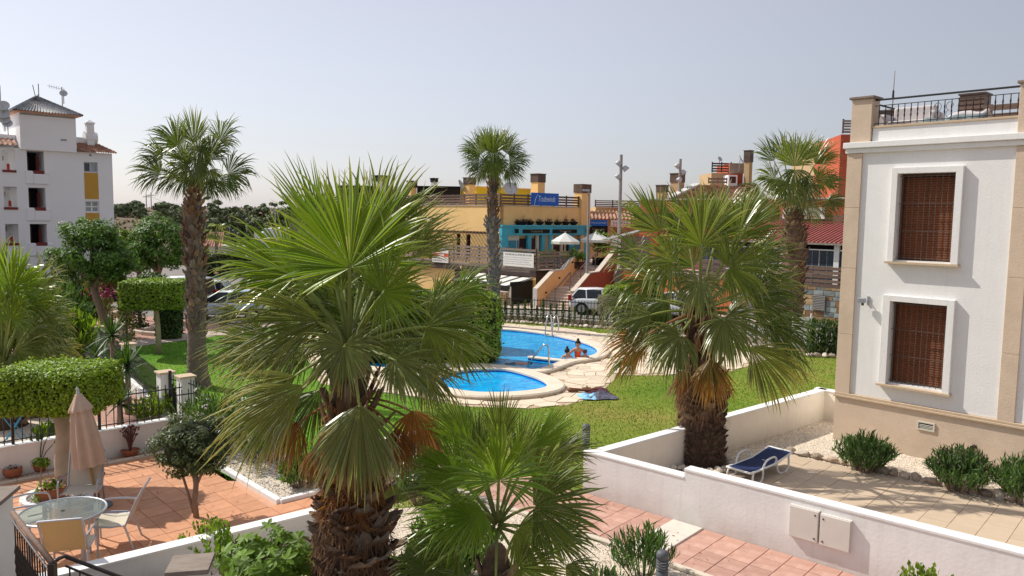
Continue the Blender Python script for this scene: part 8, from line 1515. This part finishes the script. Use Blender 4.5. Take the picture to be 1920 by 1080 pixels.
# ================================================================== CARS
def car(label,p,heading,paint,L=4.1,H=1.40,Wd=1.72,van=False,lod=0):
    t=thing('parked_car',label,'car',p,heading); hw=Wd/2; 
    st=[(-L/2,.42,.62,.84),(-L/2+.10,.30,.80,.93),(-L/2+.5,.22,.90,.98),(-.9,.2,.90,1.),(0,.2,.90,1.),(.75,.2,.88,1.),(L/2-.95,.2,.86,.99),(L/2-.4,.22,.76,.95),(L/2-.1,.28,.66,.88),(L/2,.40,.55,.76)]
    vs=[];fs=[];n=10
    for x,zb,zd,s in st:
        w_=hw*s; ring=[(-w_*.86,zb),(-w_,zb+.12),(-w_*1.0,zb+(zd-zb)*.6),(-w_*.95,zd-.03),(-w_*.7,zd),(w_*.7,zd),(w_*.95,zd-.03),(w_,zb+(zd-zb)*.6),(w_,zb+.12),(w_*.86,zb)]
        vs+= [(x,y,z) for y,z in ring]
    for i in range(len(st)-1):
        for j in range(n): fs.append((i*n+j,(i+1)*n+j,(i+1)*n+(j+1)%n,i*n+(j+1)%n))
    fs+= [tuple(range(n)),tuple(range(len(st)*n-1,(len(st)-1)*n-1,-1))]
    o=B().add(vs,fs).build('body',paint,t,True); md=o.modifiers.new('s','SUBSURF'); md.levels=1; md.render_levels=1
    # greenhouse
    xr0,xr1,xf1,xf0=(-L/2+.12,-L/2+.50,.25,1.15) if not van else (-L/2+.05,-L/2+.2,.5,1.2)
    zb=.88; a=hw*.90; r_=hw*.70
    g=[(xr0,a*.92,zb),(xf0,a*.92,zb-.03),(xf1,r_,H-.05),(xr1,r_,H-.05)]
    vv=[(x,-y,z) for x,y,z in g]+[(x,y,z) for x,y,z in g]; mid=[(0.0,a*1.0,zb),(-.15,r_*1.03,H-.03)]
    B().add(vv,[(0,1,2,3),(7,6,5,4),(0,4,5,1),(1,5,6,2),(3,2,6,7),(0,3,7,4)]).build('window_glass',GLASS,t)
    rv=[(xr1-.06,r_*.98,H-.045),((xr1+xf1)/2,r_*1.05,H),(xf1+.08,r_*.96,H-.055)]
    b=B(); vs=[]
    for x,y,z in rv: vs+= [(x,-y,z-.04),(x,-y*.8,z+.015),(x,y*.8,z+.015),(x,y,z-.04)]
    b.add(vs,[(0,1,5,4),(1,2,6,5),(2,3,7,6),(4,5,9,8),(5,6,10,9),(6,7,11,10),(3,2,1,0),(8,9,10,11),(0,4,7,3),(4,8,11,7)]); b.build('roof',paint,t,True)
    for s in (-1,1):
        q=lambda x,y,z:(x,s*y,z)
        for (x0,x1) in ((xf0+.02,xf1+.03),(-.12,-.2),(-1.0,-1.05),(xr0+.02,xr1)): B().tube([q(x0,a*.93,zb-.02),q(x1,r_*1.0,H-.05)],.035,5).build('pillar',paint,t)
        B().tube([q(xr0,a*.93,zb),q(xf0,a*.93,zb-.03)],.02,4).build('window_sill_trim',BLACK,t)
        mir=B().lathe([(.01,-.09),(.08,-.05),(.09,.03),(.03,.08)],8).build('wing_mirror',paint,t,True,mw=Matrix.Translation((.85,s*(hw+.08),.96))@Matrix.Diagonal((.7,1.1,.9,1)))
        B().box((-.55,s*hw*.985,.74),(-.38,s*(hw+.02),.77)).build('door_handle',paint,t); B().box((.35,s*hw*.985,.73),(.5,s*(hw+.02),.76)).build('door_handle',paint,t)
        B().tube([q(-.12,hw*1.003,.3),q(-.12,hw*1.0,.84)],.006,4).build('door_seam',BLACK,t)
        for x in (-L/2+.75,L/2-.78):
            B().tube([q(x,hw*.80,.31),q(x,hw*1.006,.31)],.335,20).build('wheel_arch',BLACK,t); wq=B().tube([q(x,hw*.8,.31),q(x,hw*1.02,.31)],.30,20).build('wheel',TYRE,t); B().tube([q(x,hw*1.0,.31),q(x,hw*1.04,.31)],.215,14).build('rim',RIM,wq)
        hl=B().lathe([(.01,-.1),(.13,-.06),(.14,.04),(.02,.1)],8).build('headlight',LAMPC,t,True,mw=Matrix.Translation((L/2-.2,s*hw*.68,.66))@Matrix.Diagonal((1.3,1.1,.8,1))); B().box((-L/2+.0,s*hw*.62,.72),(-L/2+.16,s*hw*.93,1.0)).build('tail_light',LAMPR,t)
    B().box((L/2-.06,-.26,.34),(L/2+.015,.26,.45)).build('number_plate',PLASW,t); B().box((-L/2-.015,-.26,.55),(-L/2+.05,.26,.66)).build('number_plate',PLASW,t); B().box((L/2-.12,-.5,.5),(L/2+.005,.5,.58)).build('grille',BLACK,t)
    return t
q=D(440,598,38); car('silver blue hatchback parked left of the big palm',(q.x-.35,q.y,-.04),188,CARS)
q=D(395,572,43); car('white hatchback parked behind the silver blue one',(q.x-.9,q.y+.3,-.05),186,CARW); q=D(330,590,40); car('white van mostly hidden behind the left palm trunk',(q.x-.9,q.y+1.6,-.05),175,CARW,4.4,1.75,1.8,True)
q=D(512,588,42); car('pale car with large windscreen peeking out left of the big palm fronds',(q.x+1.6,q.y-1.4,-.05),170,CARW)
q=D(1108,590,41.2); car('white hatchback parked behind the cypress row and the stairs',(q.x+.9,q.y+.5,0.0),-14,CARW,4.0,1.36,1.66); q=D(1262,590,39.5); car('white car glimpsed through the right palm fronds',(q.x+.3,q.y+.9,0.0),150,CARW)
q=D(282,585,46); car('dark grey car behind the flowering arch',(q.x,q.y,-.08),140,CARG); q=D(434,442,128); car('distant white van on the hillside road',(q.x,q.y,q.z-.5),10,CARW,4.8,1.9,1.9,True)
# motorbike behind the arch
q=D(208,598,42); t=thing('motor_scooter','dark motor scooter parked beyond the flowering arch','scooter',(q.x,q.y,-.08),200)
for x in (-.6,.6): B().tube([(x,-.06,.28),(x,.06,.28)],.28,16).build('wheel',TYRE,t)
bevel(B().add([(-.7,-.15,.35),(.2,-.15,.25),(.2,.15,.25),(-.7,.15,.35),(-.75,-.13,.75),(-.1,-.13,.72),(-.1,.13,.72),(-.75,.13,.75)],[(3,2,1,0),(4,5,6,7),(0,1,5,4),(1,2,6,5),(2,3,7,6),(3,0,4,7)]).build('body',BLACK,t),.05); B().box((.2,-.18,.28),(.5,.18,.34)).build('footboard',BLACK,t); bevel(B().box((.42,-.2,.34),(.55,.2,1.0)).build('front_shield',BLACK,t),.04); B().tube([(.5,-.32,1.05),(.52,0,1.1),(.5,.32,1.05)],.025,6).build('handlebar',IRON,t); bevel(B().box((-.75,-.14,.75),(-.1,.14,.85)).build('saddle',LEATH,t),.04)
# ================================================================== HILL
rg=np.random.default_rng(77)
def pine(label,px,pyt,pyb,Y,wpx,group,seed,m_=PINE):
    rg=np.random.default_rng(seed); a=D(px,pyt,Y); h0=float(TH(a.x,Y)); h=max(3.,a.z-h0); w_=wpx*Y/FPX/2; t=thing('pine_tree',label,'tree',(a.x,Y,h0),0,group); B().tube([(0,0,-.3),(rg.normal()*.2,0,h*.35),(0,0,h*.7)],[.3,.22,.1],6).build('trunk',BARK,t); crown(t,(0,0,h*.56),(w_,w_*.9,h*.44),44,4200,w_*.30,.62*max(.6,Y/170),m_,rg,aspect=.6,shell=.25,flat=.6); crown(t,(w_*.2,-.2,h*.3),(w_*.85,w_*.7,h*.26),24,2000,w_*.30,.62*max(.6,Y/170),m_,rg,aspect=.6,shell=.25,flat=.6)
pl=[(228,382,190,26),(252,378,195,36),(262,390,185,24),(306,376,190,40),(330,382,180,34),(226,392,185,22),(345,390,175,26),(395,366,130,40),(430,374,135,46),(462,380,140,44),(492,372,128,50),(518,378,132,46),(545,370,126,52),(410,388,118,34),(445,394,115,40),(480,396,112,44),(515,396,110,44),(570,378,130,50),(600,384,135,44),(325,388,120,20),(338,402,122,22)]
names=['far pine on the ridge just right of the apartment block','rounded pine on the ridge left of the power poles','short dark pine in front of the ridge pines','broad pine on the ridge right of the power poles','ridge pine left of the tall left palm','small pine at the edge of the apartment block','ridge pine hidden by the tall left palm trunk','tall pine right of the left palm crown','broad pine in the wood right of the left palm','pine in the middle of the far wood','tall pine of the wood beside the street lamp','pine right of the street lamp','broad pine meeting the big palm fronds','lower pine at the left front of the wood','lower pine at the front middle of the wood','lower dark pine left of the street lamp','lower dark pine behind the white hall','pine hidden behind the upright palm fronds','last pine of the wood behind the big palm','small dark pine on the dry slope','lowest small pine on the dry slope']
for i,((px,pt,Y,w_),nm) in enumerate(zip(pl,names)): pine(nm,px,pt,0,Y,w_,'pines on the far hill',200+i)
P=[];
for i in range(900):
    x=rg.uniform(-135,-22); y=rg.uniform(92,235); z=float(TH(x,y)); c=np.array([x,y,z+.25]); k=14; P.append(c+rg.normal(0,1,(k,3))*[.7,.5,.3])
P=np.concatenate(P); tag(cardmesh('hill_scrub',P,rg.normal(0,.5,P.shape)+[0,-.3,1],.75,SCRUB,None,.7,.6,rng=rg),kind='stuff')
q=D(405,430,84); t=thing('small_palm','small distant palm tree beside the far pale house','palm tree',(q.x,q.y,-1.3)); B().tube([(0,0,0),(0,0,q.z+.9)],.16,7).build('trunk',PBARK,t)
for i in range(16):
    a=i*2.4; e=rg.uniform(-.5,1.0); v,f,mi,tp,rn=fan([0,0,q.z+.8],np.array([math.cos(a)*math.cos(e),math.sin(a)*math.cos(e),math.sin(e)])*.9+[0,0,q.z+.9],[math.cos(a)*math.cos(e-.4),math.sin(a)*math.cos(e-.4),math.sin(e-.4)],[-math.cos(a)*.3,-math.sin(a)*.3,1],1.0,160,.4,rg,nseg=16); link('frond',npmesh('frond',v,f,[FR_MID,PET,THREAD],mi,{'tip':tp,'rnd':rn}),t)
for lab,px,py,Y,r_,h_,m_ in (('bright shrub in front of the white hall',545,470,66,2.2,4.6,TREEY),('green bushes behind the far pale house',425,458,95,3.5,3.0,TREEY),('dark bushes on the slope left of the small palm',360,460,100,3,3,OLIVE)):
    q=D(px,py,Y); t=thing('broad_shrub',lab,'shrub',(q.x,q.y,-1.3)); rg2=np.random.default_rng(int(px)); crown(t,(0,0,h_*.55),(r_,r_*.8,h_*.5),26,1500,.5,.35,m_,rg2); B().tube([(0,0,0),(0,0,h_*.5)],.1,5).build('trunk',BARK,t)
q=D(318,426,150); t=thing('far_shed','small white shed on the dry slope','shed',(q.x,q.y,float(TH(q.x,150)))); B().box((-1.6,0,-.5),(1.2,2,1.7)).build('wall',WHITE2,t); B().box((-1.7,-.1,1.701),(1.3,2.1,1.85)).build('roof',GALV,t)
# ================================================================== GRASS
blades('grass',26000,LAWN_R,0,.05,BLADE,5,[DECKP]); blades('grass',16000,LAWN_L,0,.05,BLADEL,6,[DECKP])

# ================================================================== LITTER
rg=np.random.default_rng(55); P=[]
while len(P)<150:
    x,y=rg.uniform(-10,-2.5),rg.uniform(9.5,17)
    if inpoly(x,y,PATIO): P.append((x,y,.042))
while len(P)<230:
    a_,b_=rg.uniform(-1,7),rg.uniform(.1,1.4); q=A0+Adir*a_-An*b_; P.append((q.x,q.y,.042))
P=np.array(P); tag(cardmesh('fallen_leaves',P,np.tile([0,0,1.],(len(P),1)),.045,FR_DEAD,None,.5,.25,rng=rg),kind='stuff')
